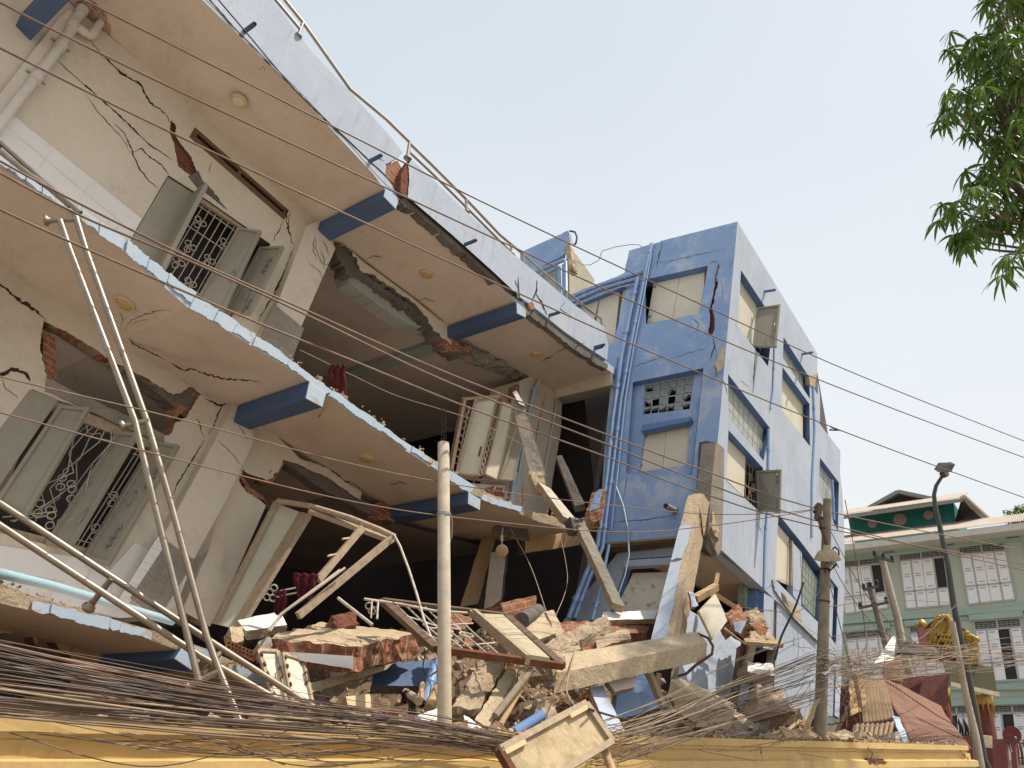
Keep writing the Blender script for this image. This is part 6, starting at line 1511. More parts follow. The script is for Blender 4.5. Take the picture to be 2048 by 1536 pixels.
# ------------------------------------------------------------------ cable bundle sagging over the wall
rr = random.Random(41)
LB = 'brown cable of the sagging bundle strung along the yellow wall, left of the tilted door'
def wyo(u, o): return wy(u, -o)
NC = 64
for k in range(NC):
    f = k / (NC - 1)
    if k < 40: v0 = 1274 + 108 * (k / 40) + rr.uniform(-5, 5)
    elif k < 52: v0 = rr.uniform(1388, 1404)
    else: v0 = rr.uniform(1408, 1430)
    ve = 1468 + 34 * min(1, max(0, f + rr.gauss(0, .3))) + rr.uniform(-7, 7)
    o0, o1 = rr.uniform(.3, .62), rr.uniform(.12, .3)
    um = rr.uniform(440, 600); t_ = (um + 40) / 1060
    sag = rr.uniform(-10, 26) * (1 - f * .6)
    vm = v0 * (1 - t_) + ve * t_ + sag
    uq = rr.uniform(180, 280); tq = (uq + 40) / 1060; vq = v0 * (1 - tq) + ve * tq + sag * .7 + rr.uniform(-4, 5)
    wire([(-160, v0 - 14, wyo(-80, o0)), (-40, v0, wyo(-40, o0)), (uq, vq, wyo(uq, o0)), (um, vm, wyo(um, (o0 + o1) / 2)), (820, (v0 * .19 + ve * .81) - 2 + rr.uniform(-6, 6), wyo(820, o1)), (rr.uniform(1000, 1040), ve + rr.uniform(-4, 10), wyo(1020, o1 * .7))],
         rr.choice((.002, .0025, .003, .0035, .0055)), LB, rr.choice(('cable', 'cable_d', 'cable_d', 'cable_d', 'cable_d', 'cable', 'cable_l')), 'cables of the bundle over the yellow wall', 'cable', 5, 'cable')
for k in range(16):     # strays hanging over the face of the wall
    u0, u1 = rr.uniform(-60, 700), rr.uniform(500, 1150)
    wire([(u0, rr.uniform(1440, 1500), wyo(u0, .12)), ((u0 + u1) / 2, rr.uniform(1480, 1545), wyo((u0 + u1) / 2, .14)), (u1, rr.uniform(1440, 1535), wyo(u1, .12))], .0035, 'thin stray wire drooping over the face of the yellow wall', 'cable_l' if k % 2 else 'cable', 'stray wires on the yellow wall', 'stray_wire', 5, 'wire')
LB2 = 'dusty cable of the tangle rising right from tilted door to old pole'
for k in range(46):
    f = rr.random()
    us, vs_ = rr.uniform(1196, 1290), 1436 + 90 * f + rr.uniform(-10, 10)
    ue, ve = 1640 + rr.uniform(-24, 24), 1290 + 100 * f ** .8 + rr.uniform(-26, 26)
    uu = [us + (ue - us) * t_ for t_ in (.3, .62)]
    vv = [vs_ + (ve - vs_) * t_ + rr.uniform(-16, 14) * s for t_, s in ((.3, .8), (.62, .9))]
    o = rr.uniform(.05, .6)
    wire([(us - 40, vs_ + rr.uniform(-4, 14), wyo(us, o * .4)), (us, vs_, wyo(us, o * .6)), (uu[0], vv[0], wyo(uu[0], o)), (uu[1], vv[1], wyo(uu[1], o)), (ue, ve, wyo(1640, -.2) - rr.uniform(0, .3))],
         rr.choice((.0022, .003, .0035, .005)), LB2, rr.choice(('cable_l', 'cable_l', 'cable', 'cable_d')), 'cables of the tangle right of the door', 'cable', 5, 'cable')
LB3 = 'cable of the tangle strung from old pole to the red gate'
for k in range(46):
    us, vs_ = 1640 + rr.uniform(-10, 12), rr.uniform(1300, 1380)
    ue, ve = rr.uniform(1905, 1965), rr.uniform(1285, 1345)
    um = rr.uniform(1740, 1830)
    wire([(us, vs_, 10.6), (um, (vs_ + ve) / 2 + rr.uniform(-30, 40), 12.2), (ue, ve, 14.2)] + ([(2080, ve + rr.uniform(-25, 10), 16), (2250, ve - 10, 18)] if k % 2 else []),
         rr.choice((.003, .0035, .005)), LB3, 'cable_l' if rr.random() < .6 else 'cable', 'cables between the old pole and the gate', 'cable', 5, 'cable')
for k in range(42):     # loose ends, springing out everywhere
    us, vs_ = rr.uniform(1560, 1760), rr.uniform(1250, 1400)
    du, dv = rr.uniform(-90, 110), rr.uniform(-60, 160)
    wire([(us, vs_, 11 + rr.random()), (us + du * .5 + rr.uniform(-30, 30), vs_ + dv * .4 + rr.uniform(-20, 20), 11.2 + rr.random()), (us + du, vs_ + dv, 11 + rr.random() * 1.5)], .0035, 'loose thin wire springing out of the tangle near the old pole', 'cable_l' if k % 3 else 'cable', 'loose wires around the old pole', 'stray_wire', 5, 'wire')
for k in range(26):
    us, vs_ = rr.uniform(1220, 1640), rr.uniform(1400, 1500)
    wire([(us, vs_, wyo(us, .2)), (us + rr.uniform(-60, 60), vs_ + rr.uniform(-30, 30), wyo(us, .3)), (us + rr.uniform(-90, 90), vs_ + rr.uniform(-10, 50), wyo(us, .15))], .003, 'thin wire scrap curled over the right part of the yellow wall', 'cable_l' if k % 2 else 'cable', 'wire scraps on the right part of the wall', 'stray_wire', 5, 'wire')
for k, L in enumerate([[(1655, 1110, 10.7), (1700, 1190, 11.5), (1760, 1260, 12.5), (1830, 1290, 13.4)], [(1660, 1060, 10.8), (1720, 1170, 12), (1775, 1240, 13), (1850, 1300, 14)], [(1690, 1000, 11), (1712, 1120, 12), (1730, 1260, 12.5), (1735, 1330, 12.5)], [(1655, 1150, 10.7), (1690, 1290, 11), (1712, 1380, 11.5), (1722, 1450, 11.5)], [(1650, 1215, 10.7), (1720, 1205, 13), (1800, 1200, 16), (1910, 1206, 18)], [(1912, 1210, 15.3), (1850, 1270, 14), (1760, 1330, 13), (1690, 1420, 12)]]):
    wire(L, .006, ('wire falling from lamp shade to the gate', 'wire falling from pole top to the gate roof', 'wire hanging down left of the green house windows', 'wire hanging from the old pole down to the yellow wall', 'level wire from old pole to the street lamp', 'wire sloping from street lamp down to the wall end')[k], 'cable')

# ------------------------------------------------------------------ old street pole with shade lamp
op = thing('old_street_pole', 'weathered concrete street pole with bracket and dented lamp shade before the tower', 'pole', V((q(1640, 1472, 10.8).x, 10.8, 0)))
a_, c_ = q(1655, 999, 10.7), q(1640, 1472, 10.8); d_ = (a_ - c_).normalized()
b = MB(); b.tube([c_ - d_ * 2.2, c_, (a_ + c_) / 2, a_], .092, 20, r2=.056); b.lathe(a_, d_, [(.056, 0), (.045, .015), (.001, .02)], 16, 0); b.build('shaft', mlist('pole_d'), op)
b = MB(); b.bar(q(1632, 1012, 10.5), q(1656, 1096, 10.5), .05, .05, nY, 0); b.bar(q(1640, 1008, 10.5), q(1634, 1040, 10.5), .09, .05, nY, 0)
for u, v in ((1636, 1012), (1632, 1024), (1640, 1036), (1644, 1056)): b.box(q(u, v, 10.5), RT * .03, UP * .018, FW * .03, 1)
b.build('bracket', mlist('frame', 'black'), op)
ax = (UP * .96 + RT * -.05 + V((0, 0, .1))).normalized()
b = MB(); p = q(1654, 1100, 10.45); b.lathe(p, -ax, [(.025, -.07), (.045, -.06), (.048, -.01), (.085, .005), (.12, .03), (.142, .07), (.165, .11), (.168, .122), (.158, .118), (.11, .06), (.02, .03)], 24); b.build('lamp_shade', mlist('conc_l'), op)
b = MB()
for k in range(4): b.tube([p - ax * (.13 + .025 * k) + (RT * math.cos(i * .45) + FW * math.sin(i * .45)) * (.06 - .006 * k) for i in range(14)], .008, 5, 0, True)
b.build('lamp_cage', mlist('galv'), op)
for v in (1150, 1215, 1330):
    b = MB(); f = (v - 999) / 473; pp = a_ + (c_ - a_) * f; rr_ = .058 + .022 * f; b.tube([pp - d_ * .012, pp + d_ * .012], rr_ + .006, 16); b.build('band', mlist('rust'), op)
b = MB()
for k in range(7): 
    c0 = q(1664 + k % 3 * 4, 1120 + k * 4, 10.55); b.tube([c0 + (RT * math.cos(i * .8 + k) * .05 + UP * math.sin(i * .8) * .06) + FW * .02 * k for i in range(7)], .006, 5)
b.tube([q(1661, 1102, 10.6), q(1670, 1094, 10.7), (q(1677, 1100, 10.75)), q(1678, 1110, 10.8)], .012, 6)
b.build('wire_knot', mlist('black'), op)

# ------------------------------------------------------------------ street lamp at the right and light poles
sl = thing('street_lamp', 'tall grey street lamp with a curved arm and flat head at the right', 'street lamp', V((q(1992, 1536, 15.4).x, 15.4, 0)))
b = MB(); b.tube([q(2006, 1600, 15.4), q(1968, 1520, 15.4), q(1935, 1345, 15.4), q(1908, 1212, 15.4), q(1896, 1130, 15.4), q(1880, 1055, 15.4), q(1870, 1010, 15.4), q(1868, 990, 15.4), q(1872, 972, 15.4), q(1882, 956, 15.35), q(1888, 948, 15.3)], .066, 14, r2=.028); b.build('pole', mlist('lampgrey'), sl)
b = MB(); A, B, C, E_ = q(1876, 944, 15.2), q(1886, 931, 15.2), q(1911, 929, 15.0), q(1902, 945, 15.0)
b.hexa([A, B, C, E_], FW * .16 + V((0, 0, .04)), (4, 4, 2), .008, 5, 2, (0, 0, 0), .05); b.build('lamp_head', mlist('lampgrey'), sl)
b = MB(); b.tube([q(1884, 950, 15.3), q(1893, 946, 15.2)], .07, 10); b.build('collar', mlist('lampgrey'), sl)
lp = thing('light_pole', 'pale plain concrete pole rising beside the street lamp', 'pole', V((q(1954, 1490, 14.6).x, 14.6, 0)))
b = MB(); b.tube([q(1966, 1560, 14.6), q(1951, 1472, 14.6), q(1930, 1380, 14.6), q(1905, 1244, 14.6)], .068, 14, r2=.046); b.build('shaft', mlist('pole'), lp)
for nm, lab, L, arms, r0 in (('utility_pole', 'grey utility pole with angled crossarm before the left green house window', [(1806, 1300, 19), (1795, 1236, 19), (1761, 1107, 19)], [((1748, 1112), (1787, 1123))], .105), ('utility_pole', 'short brown utility pole with two crossarms beside the tower edge', [(1778, 1310, 18.5), (1764, 1262, 18.5), (1737, 1165, 18.5)], [((1727, 1180), (1756, 1172)), ((1718, 1216), (1776, 1205))], .09)):
    p = q(*L[0]); up_ = thing(nm, lab, 'pole', V((p.x, p.y, 0)))
    b = MB(); b.tube([V((p.x + .5, p.y, 0))] + [q(*x) for x in L], r0, 12, r2=r0 * .7); b.build('shaft', mlist('pole' if r0 > .1 else 'pole_d'), up_)
    for a_, c_ in arms:
        b = MB(); b.bar(q(*a_, L[0][2] - .15), q(*c_, L[0][2] - .15), .06, .06); b.build('crossarm', mlist('lampgrey'), up_)
        for t_ in (.05, .5, .95):
            pp = q(a_[0] + (c_[0] - a_[0]) * t_, a_[1] + (c_[1] - a_[1]) * t_, L[0][2] - .15); b = MB(); b.lathe(pp, V((0, 0, 1)), [(.02, 0), (.045, .04), (.03, .07), (.045, .10), (.02, .14), (.001, .15)], 10); b.build('insulator', mlist('black'), up_)
b = MB(); rr = random.Random(8)
# ------------------------------------------------------------------ green house
G = PL(q(1870, 1200, 31), azv(35), (0, 0, 1))
gh = thing('green_house', 'pale green storeyed house with white shuttered windows and tan tin roofs', 'house', V((G(1870, 1400).x, G(1870, 1400).y, 0)))
M['green'] = plaster('faded_green_paint', (.41, .47, .395), (.44, .47, .38), (.17, .21, .16), .5, .85, .25)
M['green_t'] = plaster('pale_green_trim', (.36, .46, .39), (.32, .42, .36), (.16, .2, .16), .4, .85, .2)
M['teal'] = plaster('teal_board_paint', (.035, .235, .205), (.04, .27, .23), (.05, .12, .1), .3, .7, .1)
M['white'] = simple('white_shutter_paint', (.80, .79, .80), .6, 0, .08, .3, .05, 4, (.45, .44, .42))
M['tin'] = simple('tan_tin_roof', (.43, .365, .305), .7, 0, .2, .3, .1, 3, (.32, .24, .18))
M['tin_d'] = simple('grey_tin_soffit', (.25, .235, .22), .7, 0, .2)
M['darkroof'] = simple('dark_shaded_roof_board', (.035, .03, .03), .8, 0, .3)  # near black: shade on gable, hip end and open windows put into colour
def gwall(px, off, th, m, name): 
    b = MB(); b.prism(G.pts(px, off), G.n * th); return b.build(name, mlist(m), gh, G)
gwall([(1560, 1110), (2300, 1010), (2380, 1600), (1560, 1600)], 0, .3, 'green', 'wall')
def gband(y0, u0, y1, u1, h, prj, m='green_t', name='cornice'):
    gwall([(u0, y0), (u1, y1), (u1, y1 + h), (u0, y0 + h)], -prj, prj - .005, m, name)
gband(1244, 1600, 1193, 2300, 10, .12); gband(1258, 1600, 1209, 2300, 4, .06); gband(1371, 1600, 1366, 2300, 11, .12); gband(1128, 1600, 1042, 2300, 6, .1)
for u, l in ((1783, 1780), (1905, 1903), (2040, 2043)):
    pass
def gwin(A, B, C, E_, dark=(), frame_m='tin_d', hood=True):
    """white shuttered window: two fretwork transoms, four tall leaves over four short ones"""
    P4 = [G(*A, -.02), G(*B, -.02), G(*C, -.02), G(*E_, -.02)]
    def L4(s, t_, o=0.0): return P4[0] * (1 - s) * (1 - t_) + P4[1] * s * (1 - t_) + P4[2] * s * t_ + P4[3] * (1 - s) * t_ + G.n * o
    w = thing_part('window', gh)
    b = MB()
    for a_, c_ in (((0, 0), (1, 0)), ((0, 1), (1, 1)), ((0, 0), (0, 1)), ((1, 0), (1, 1)), ((0, .15), (1, .15)), ((.5, 0), (.5, .15)), ((0, .70), (1, .70)), ((.25, .15), (.25, 1)), ((.75, .15), (.75, 1))): b.bar(L4(*a_), L4(*c_), .065, .05, G.n)
    b.build('frame', mlist('greyframe'), w)
    b = MB(); b.prism([L4(.01, .01, .008), L4(.99, .01, .008), L4(.99, .99, .008), L4(.01, .99, .008)], G.n * .008); b.build('backing', mlist('darkroof'), w)  # near-black sheet painted as the shade behind missing leaves
    b = MB()
    for k in (0, 1):
        s0, s1 = .03 + .5 * k, .47 + .5 * k
        for t_ in (.045, .08, .115): b.bar(L4(s0, t_), L4(s1, t_), .035, .03, G.n)
        for i, s in enumerate((.15, .4, .62, .85)): b.bar(L4(s0 + (s1 - s0) * s, .03 if i % 2 else .06), L4(s0 + (s1 - s0) * s, .10 if i % 2 else .135), .035, .03, G.n)
    b.build('fretwork', mlist('tin_d'), w)
    for i in range(4):
        for t0, t1 in ((.165, .69), (.715, .985)):
            if (i, t0 < .5) in dark: continue
            s0, s1 = .25 * i + .004, .25 * i + .246
            b = MB(); b.prism([L4(s0, t0, -.0), L4(s1, t0, -.02), L4(s1, t1, -.02), L4(s0, t1, -.02)], G.n * .02)
            for tt in ((.2, .40, .44, .64) if t0 < .5 else (.75,)): b.bar(L4(s0 + .06, tt, -.024), L4(s1 - .06, tt, -.024), .022, .012, G.n, 1)
            b.build('shutter', mlist('white', 'tin_d'), w)
    if hood:
        b = MB(); b.bar(L4(-.08, -.06, -.1), L4(1.08, -.06, -.1), .2, .1, G.n); b.build('hood', mlist('green_t'), w)
gwin((1675, 1121), (1760, 1112), (1777, 1216), (1690, 1228), {(3, True), (0, 2)})
gwin((1797, 1106), (1886, 1097), (1902, 1210), (1812, 1218), {(3, True)})
gwin((1916, 1092), (2008, 1085), (2031, 1199), (1937, 1209))
gwin((2046, 1078), (2140, 1070), (2166, 1184), (2068, 1196))
gwin((1690, 1266), (1775, 1258), (1790, 1352), (1704, 1360), {(3, False)})
gwin((1818, 1253), (1905, 1246), (1920, 1344), (1832, 1352))
gwin((1947, 1243), (2040, 1236), (2062, 1358), (1966, 1364), {(2, True), (2, False)})
gwin((1890, 1414), (1936, 1411), (1944, 1520), (1896, 1524), {(1, True)})
gwin((1978, 1411), (2070, 1408), (2086, 1520), (1990, 1524), {(1, True)})
def roof(name, px_edge, off0, off1, rise, m='tin', nc=46, amp=.022, th=.02):
    """corrugated tin sloping up from the eave line"""
    A, B = G(*px_edge[0], off0), G(*px_edge[1], off0)
    b = MB(); vs, fs = [], []
    n = nc * 4
    for i in range(n + 1):
        p = A + (B - A) * (i / n); z = math.sin(i * math.pi / 2) * amp
        vs += [p + V((0, 0, z)), p + G.n * (off1 - off0) + V((0, 0, rise + z)), p + V((0, 0, z - th)), ]
    for i in range(n):
        fs += [[3 * i, 3 * i + 3, 3 * i + 4, 3 * i + 1], [3 * i + 2, 3 * i + 5, 3 * i + 3, 3 * i]]
    b.add(vs, fs); return b.build(name, mlist(m), gh)
A_, B_ = (1560, 1104), (2350, 1008)
roof('roof', [(1560, 1100), (2350, 1004)], -1.3, 2.2, G(1800, 1057, 2.2).z - G(1800, 1071, -1.3).z, nc=190)
b = MB(); b.prism([G(1560, 1104, -1.28), G(2350, 1008, -1.28), G(2350, 1022, -1.28), G(1560, 1116, -1.28)], G.n * .05); b.build('fascia', mlist('pvc'), gh)
b = MB(); b.add([G(1560, 1115, -1.27), G(2350, 1021, -1.27), G(2350, 1021, -1.27) + G.n * 1.3, G(1560, 1115, -1.27) + G.n * 1.3], [[0, 1, 2, 3]]); b.build('soffit', mlist('pvc'), gh)
b = MB(); b.prism(G.pts([(1698, 1030), (1906, 1003), (1911, 1050), (1703, 1080)], 2.2), G.n * 4)
b.build('clerestory', mlist('teal'), gh, G)
b = MB()
for k in range(46): 
    f = k / 45; b.bar(G(1698 + 208 * f, 1030 - 27 * f, 2.18), G(1703 + 208 * f, 1080 - 30 * f, 2.18), .03, .03, G.n)
b.build('board_ribs', mlist('teal'), gh)
for u, v, r_ in ((1745, 1047, .20), (1800, 1039, .27), (1857, 1030, .20)):
    b = MB(); b.lathe(G(u, v, 2.15), -G.n, [(.001, .04), (r_ * .2, .045), (r_ * .25, .02), (r_ * .5, .045), (r_ * .55, .02), (r_ * .8, .05), (r_ * .95, .03), (r_, -.02)], 24); b.build('medallion', mlist('tin'), gh)
roof('upper_roof', [(1672, 1030), (1926, 994)], 1.0, 4.2, G(1800, 1003, 4.2).z - G(1800, 1012, 1.0).z, nc=70)
b = MB(); b.prism([G(1672, 1032, 1.02), G(1926, 996, 1.02), G(1926, 1003, 1.02), G(1672, 1040, 1.02)], G.n * .05); b.build('fascia', mlist('tin_d'), gh)
b = MB(); b.prism([G(1927, 996, 1.0), G(1977, 1042, 3.0), G(1911, 1049, 2.3)], V((0, 0, .15))); b.build('hip_end', mlist('darkroof'), gh)
b = MB(); b.bar(G(1926, 994, .98), G(1979, 1042, 2.9), .25, .10); b.build('barge_board', mlist('tin'), gh)
b = MB(); b.prism(G.pts([(1742, 1018), (1797, 986), (1864, 1000)], 3.8), G.n * 2); b.build('gable', mlist('darkroof'), gh, G)
for a_, c_ in (((1738, 1017), (1797, 984)), ((1797, 984), (1868, 999))):
    b = MB(); b.bar(G(*a_, 3.6), G(*c_, 3.6), .16, .3, G.n); b.build('barge_board', mlist('tin_d'), gh)

# ------------------------------------------------------------------ red and gold gate, half wrecked
gt = thing('temple_gate', 'dark red gate with carved gold pediment and gold capped columns', 'gate', V((q(1920, 1480, 21).x, 21, 0)))
GP = PL(q(1900, 1320, 20.5), azv(20), (0, 0, 1))
b = MB(); b.prism(GP.pts([(1835, 1256), (1848, 1252), (1880, 1234), (1898, 1232), (1910, 1246), (1935, 1262), (1952, 1280), (1957, 1330), (1850, 1318), (1842, 1294)]), GP.n * .25); b.build('pediment', mlist('red'), gt)
rr = random.Random(77)
b = MB()
for k in range(620):
    side_ = rr.random()
    if side_ < .45: u, v = rr.uniform(1848, 1874), rr.uniform(1242, 1310)
    elif side_ < .7: u, v = rr.uniform(1870, 1902), rr.uniform(1233, 1262)
    else: u, v = rr.uniform(1924, 1956), rr.uniform(1262, 1326)
    if v < 1300 - (u - 1848) * 2.2 - 6 and u < 1880: v = 1300 - (u - 1848) * 2.2 + rr.uniform(0, 10); v = max(v, 1236)
    if u > 1924: v = max(v, 1262 + (u - 1924) * .6)
    p = GP(u, v, -.05 - rr.random() * .06); r_ = rr.uniform(.035, .085); a0 = rr.uniform(0, 6.3)
    b.tube([p + (RT * math.cos(a0 + i * .8) + UP * math.sin(a0 + i * .8)) * r_ * (1 - i * .09) for i in range(rr.randint(4, 9))], .018, 5)
b.build('gold_carving', mlist('gold'), gt)
b = MB()
for k in range(26): b.tube([GP(1850 + 2.1 * k, 1258 - .55 * k + (abs(k - 13) * .1), -.08), GP(1852 + 2.1 * k, 1272 - .5 * k, -.1)], .035, 5)
b.tube([GP(1892, 1232, -.1), GP(1899, 1240, -.12), GP(1901, 1256, -.12), GP(1894, 1272, -.1)], .08, 8); b.tube([GP(1834, 1254, -.1), GP(1831, 1244, -.15)], .05, 6, r2=.01); b.lathe(GP(1845, 1249, -.1), V((0, 0, 1)), [(.001, -.12), (.1, -.05), (.12, 0), (.08, .08), (.001, .14)], 12)
b.build('gold_crest', mlist('gold'), gt)
b = MB()     # rounded gilt letters, too weathered to read
for row in range(3):
    for k in range(6):
        c = GP(1883 + k * 7.2 + row * 2, 1276 + row * 11 + k * .9, -.08); gap = rr.uniform(.6, 1.6); a0 = rr.choice((0, 1.6, 3.1, 4.7))
        b.tube([c + (RT * math.cos(a0 + gap / 2 + i * (6.28 - gap) / 9) + UP * math.sin(a0 + gap / 2 + i * (6.28 - gap) / 9)) * .12 for i in range(10)], .03, 5)
b.build('letters', mlist('gold'), gt)
b = MB(); b.prism([q(1836, 1256, 20.2), q(1848, 1253, 20.3), q(1858, 1292, 20.3), q(1842, 1293, 20.2)], GP.n * .3); b.build('side_block', mlist('red'), gt)
M['olive'] = plaster('olive_weathered_board', (.10, .095, .055), (.075, .07, .04), (.04, .035, .03), .4)
b = MB(); b.prism([q(1886, 1318, 20), q(1986, 1334, 20.6), q(1995, 1388, 20.6), q(1900, 1368, 20)], GP.n * .2); b.build('canopy', mlist('olive'), gt)
b = MB(); b.bar(q(1899, 1368, 19.9), q(1996, 1389, 20.5), .08, .1); b.build('canopy_edge', mlist('pole'), gt)
for (u0, v0, u1, v1, y) in ((1962, 1392, 1976, 1476, 21), (1878, 1378, 1888, 1440, 22.5)):
    b = MB(); p0, p1 = q(u0, v0, y), q(u1, v1, y); b.tube([p0, p1, V((p1.x, p1.y, 0))], .2, 16); b.build('column', mlist('red'), gt)
    b = MB(); b.lathe(p0, V((0, 0, -1)), [(.22, -.05), (.26, 0), (.25, .12), (.21, .2)], 16)
    for k in range(12): an_ = k * math.pi / 6; o_ = V((math.cos(an_), math.sin(an_), 0)) * .205; b.tube([p0 + o_ * 1.1 - V((0, 0, .1)), p0 + o_ - V((0, 0, .35 + .25 * (k % 2)))], .035, 5, r2=.005)
    b.build('gilt_capital', mlist('gold'), gt)
b = MB(); b.hexa([q(1790, 1306, 17.2), q(1812, 1282, 17.6), q(1872, 1296, 18.2), q(1876, 1310, 17.8)], GP.n * .5, (6, 3, 2), .03, 2, 3); b.build('gate_roof', mlist('darkroof'), gt)
b = MB(); b.prism([q(1680, 1372, 18), q(1900, 1345, 19), q(1892, 1420, 19), q(1790, 1490, 18), q(1680, 1500, 18)], GP.n * .3); b.build('gate_wall', mlist('maroon_w'), gt)
b = MB(); b.prism([q(1820, 1292, 17.6), q(1868, 1294, 18.0), q(1880, 1308, 18), q(1822, 1306, 17.6)], GP.n * .3); b.build('ledge', mlist('conc'), gt)
def tin(name, label, Q, nc, amp, mat, cat='roof sheet', n=18, wv=.05):
    A, B, C, E_ = [q(*x) for x in Q]; nn = (B - A).cross(E_ - A).normalized()
    b = MB(); vs, fs = [], []; m = nc * 6
    for j in range(n + 1):
        for i in range(m + 1):
            s, t_ = i / m, j / n
            p = A * (1 - s) * (1 - t_) + B * s * (1 - t_) + C * s * t_ + E_ * (1 - s) * t_
            vs.append(p + nn * (math.sin(i * math.pi / 3) * amp + noise.noise(p * .9) * wv + noise.noise(p * 3) * .015))
    for j in range(n):
        for i in range(m): fs.append([j * (m + 1) + i, j * (m + 1) + i + 1, (j + 1) * (m + 1) + i + 1, (j + 1) * (m + 1) + i])
    b.add(vs, fs, 0, True); o = b.build(name, [M[mat]], None, None, label, cat)
    md = o.modifiers.new('s', 'SOLIDIFY'); md.thickness = .012
    return o
M['tin_r'] = simple('faded_red_tin', (.25, .13, .09), .75, .0, .25, .3, .15, 2.5, (.36, .25, .17))
M['tin_b'] = simple('brown_rusty_tin', (.30, .21, .13), .8, 0, .3, .3, .15, 3, (.16, .09, .06))
tin('roof_sheet', 'long faded red corrugated roof sheet slid down onto the yellow wall', [(1764, 1358, 15.6), (1880, 1414, 16.4), (1940, 1500, 14.2), (1826, 1496, 13.4)], 26, .022, 'tin_r')
tin('roof_sheet', 'small red corrugated sheet standing behind the long red roof sheet', [(1768, 1316, 16.6), (1798, 1322, 16.8), (1802, 1368, 16.6), (1766, 1360, 16.4)], 8, .03, 'tin_r')
tin('roof_sheet', 'brown corrugated tin sheet wedged below the red roof sheet', [(1706, 1452, 13), (1788, 1444, 13.6), (1782, 1478, 13.2), (1700, 1484, 12.6)], 8, .03, 'tin_b')
tin('roof_sheet', 'crumpled sunlit tin sheet lying on the wall top by the red sheet', [(1722, 1486, 12.2), (1770, 1470, 12.9), (1796, 1492, 12.7), (1728, 1494, 12.0)], 8, .025, 'tin_b')
tin('roof_sheet', 'dark rusty corrugated sheet standing in shade beside the old pole', [(1722, 1360, 14), (1764, 1352, 14.6), (1788, 1440, 14), (1730, 1448, 13.6)], 8, .03, 'tin_b')
blk('tarpaulin_sheet', 'pale blue torn sheet edge hanging under the long red roof sheet', 'sheet', [(1784, 1430, 14.0), (1798, 1434, 14.0), (1824, 1496, 13.2), (1808, 1492, 13.1)], .03, ('edge', 'edge'), (4, 10, 1), .02, .05)
blk('white_board', 'white pointed board fragment lodged on the gate roof', 'board', [(1746, 1330, 15.2), (1786, 1272, 15.8), (1792, 1274, 15.8), (1788, 1320, 15.4)], .05, ('tile', 'conc_l'), (5, 4, 1), .01, .04)
blk('white_board', 'narrow white wall strip standing at the foot of the tower edge', 'board', [(1672, 1344, 13.8), (1683, 1350, 13.8), (1678, 1436, 13.4), (1669, 1430, 13.4)], .06, ('pale', 'trim'), (3, 8, 1), .006, .03)
blk('plank', 'curved pale plank stuck upright in the tangle of cables', 'plank', [(1712, 1346, 12.6), (1722, 1342, 12.7), (1736, 1402, 12.5), (1726, 1416, 12.4)], .06, ('timber', 'timber'), (3, 9, 1), .02, .04)
blk('plank', 'brown weathered timber slab hanging in the tangle of cables', 'plank', [(1698, 1358, 12.6), (1716, 1352, 12.7), (1722, 1424, 12.4), (1700, 1432, 12.3)], .1, ('timber', 'frame'), (4, 9, 2), .03, .06)
blk('plank', 'split plank end leaning against the base of the old pole', 'plank', [(1630, 1398, 10.6), (1640, 1394, 10.6), (1618, 1452, 10.5), (1604, 1462, 10.4)], .05, ('timber', 'timber'), (2, 8, 1), .012, .03)
blk('plank', 'curved brown board lying across the wall top left of the old pole', 'plank', [(1560, 1458, 10.2), (1676, 1462, 11.3), (1668, 1478, 11.0), (1572, 1476, 10.0)], .04, ('timber', 'timber'), (9, 3, 1), .04, .04, 1.5)
blk('brick_block', 'cream faced brick piece lying on the wall top right of pole', 'brick block', [(1652, 1470, 11.0), (1690, 1458, 11.6), (1712, 1472, 11.6), (1680, 1486, 10.9)], .12, ('conc_l', 'brick', 'tile'), (6, 4, 2), .02, .06)
blk('white_bucket', 'broken cream tub wedged beneath the red roof sheet', 'tub', [(1790, 1464, 13.2), (1800, 1460, 13.3), (1802, 1490, 13.2), (1794, 1492, 13.1)], .15, ('shut_l', 'shut_l'), (3, 5, 2), .02, .12)
blk('plaster_piece', 'bent white strip caught in the cables at the old pole', 'plaster piece', [(1642, 1344, 10.55), (1652, 1350, 10.55), (1664, 1332, 10.6), (1658, 1346, 10.55)], .02, ('tile', 'tile'), (4, 3, 1), .01, .05)
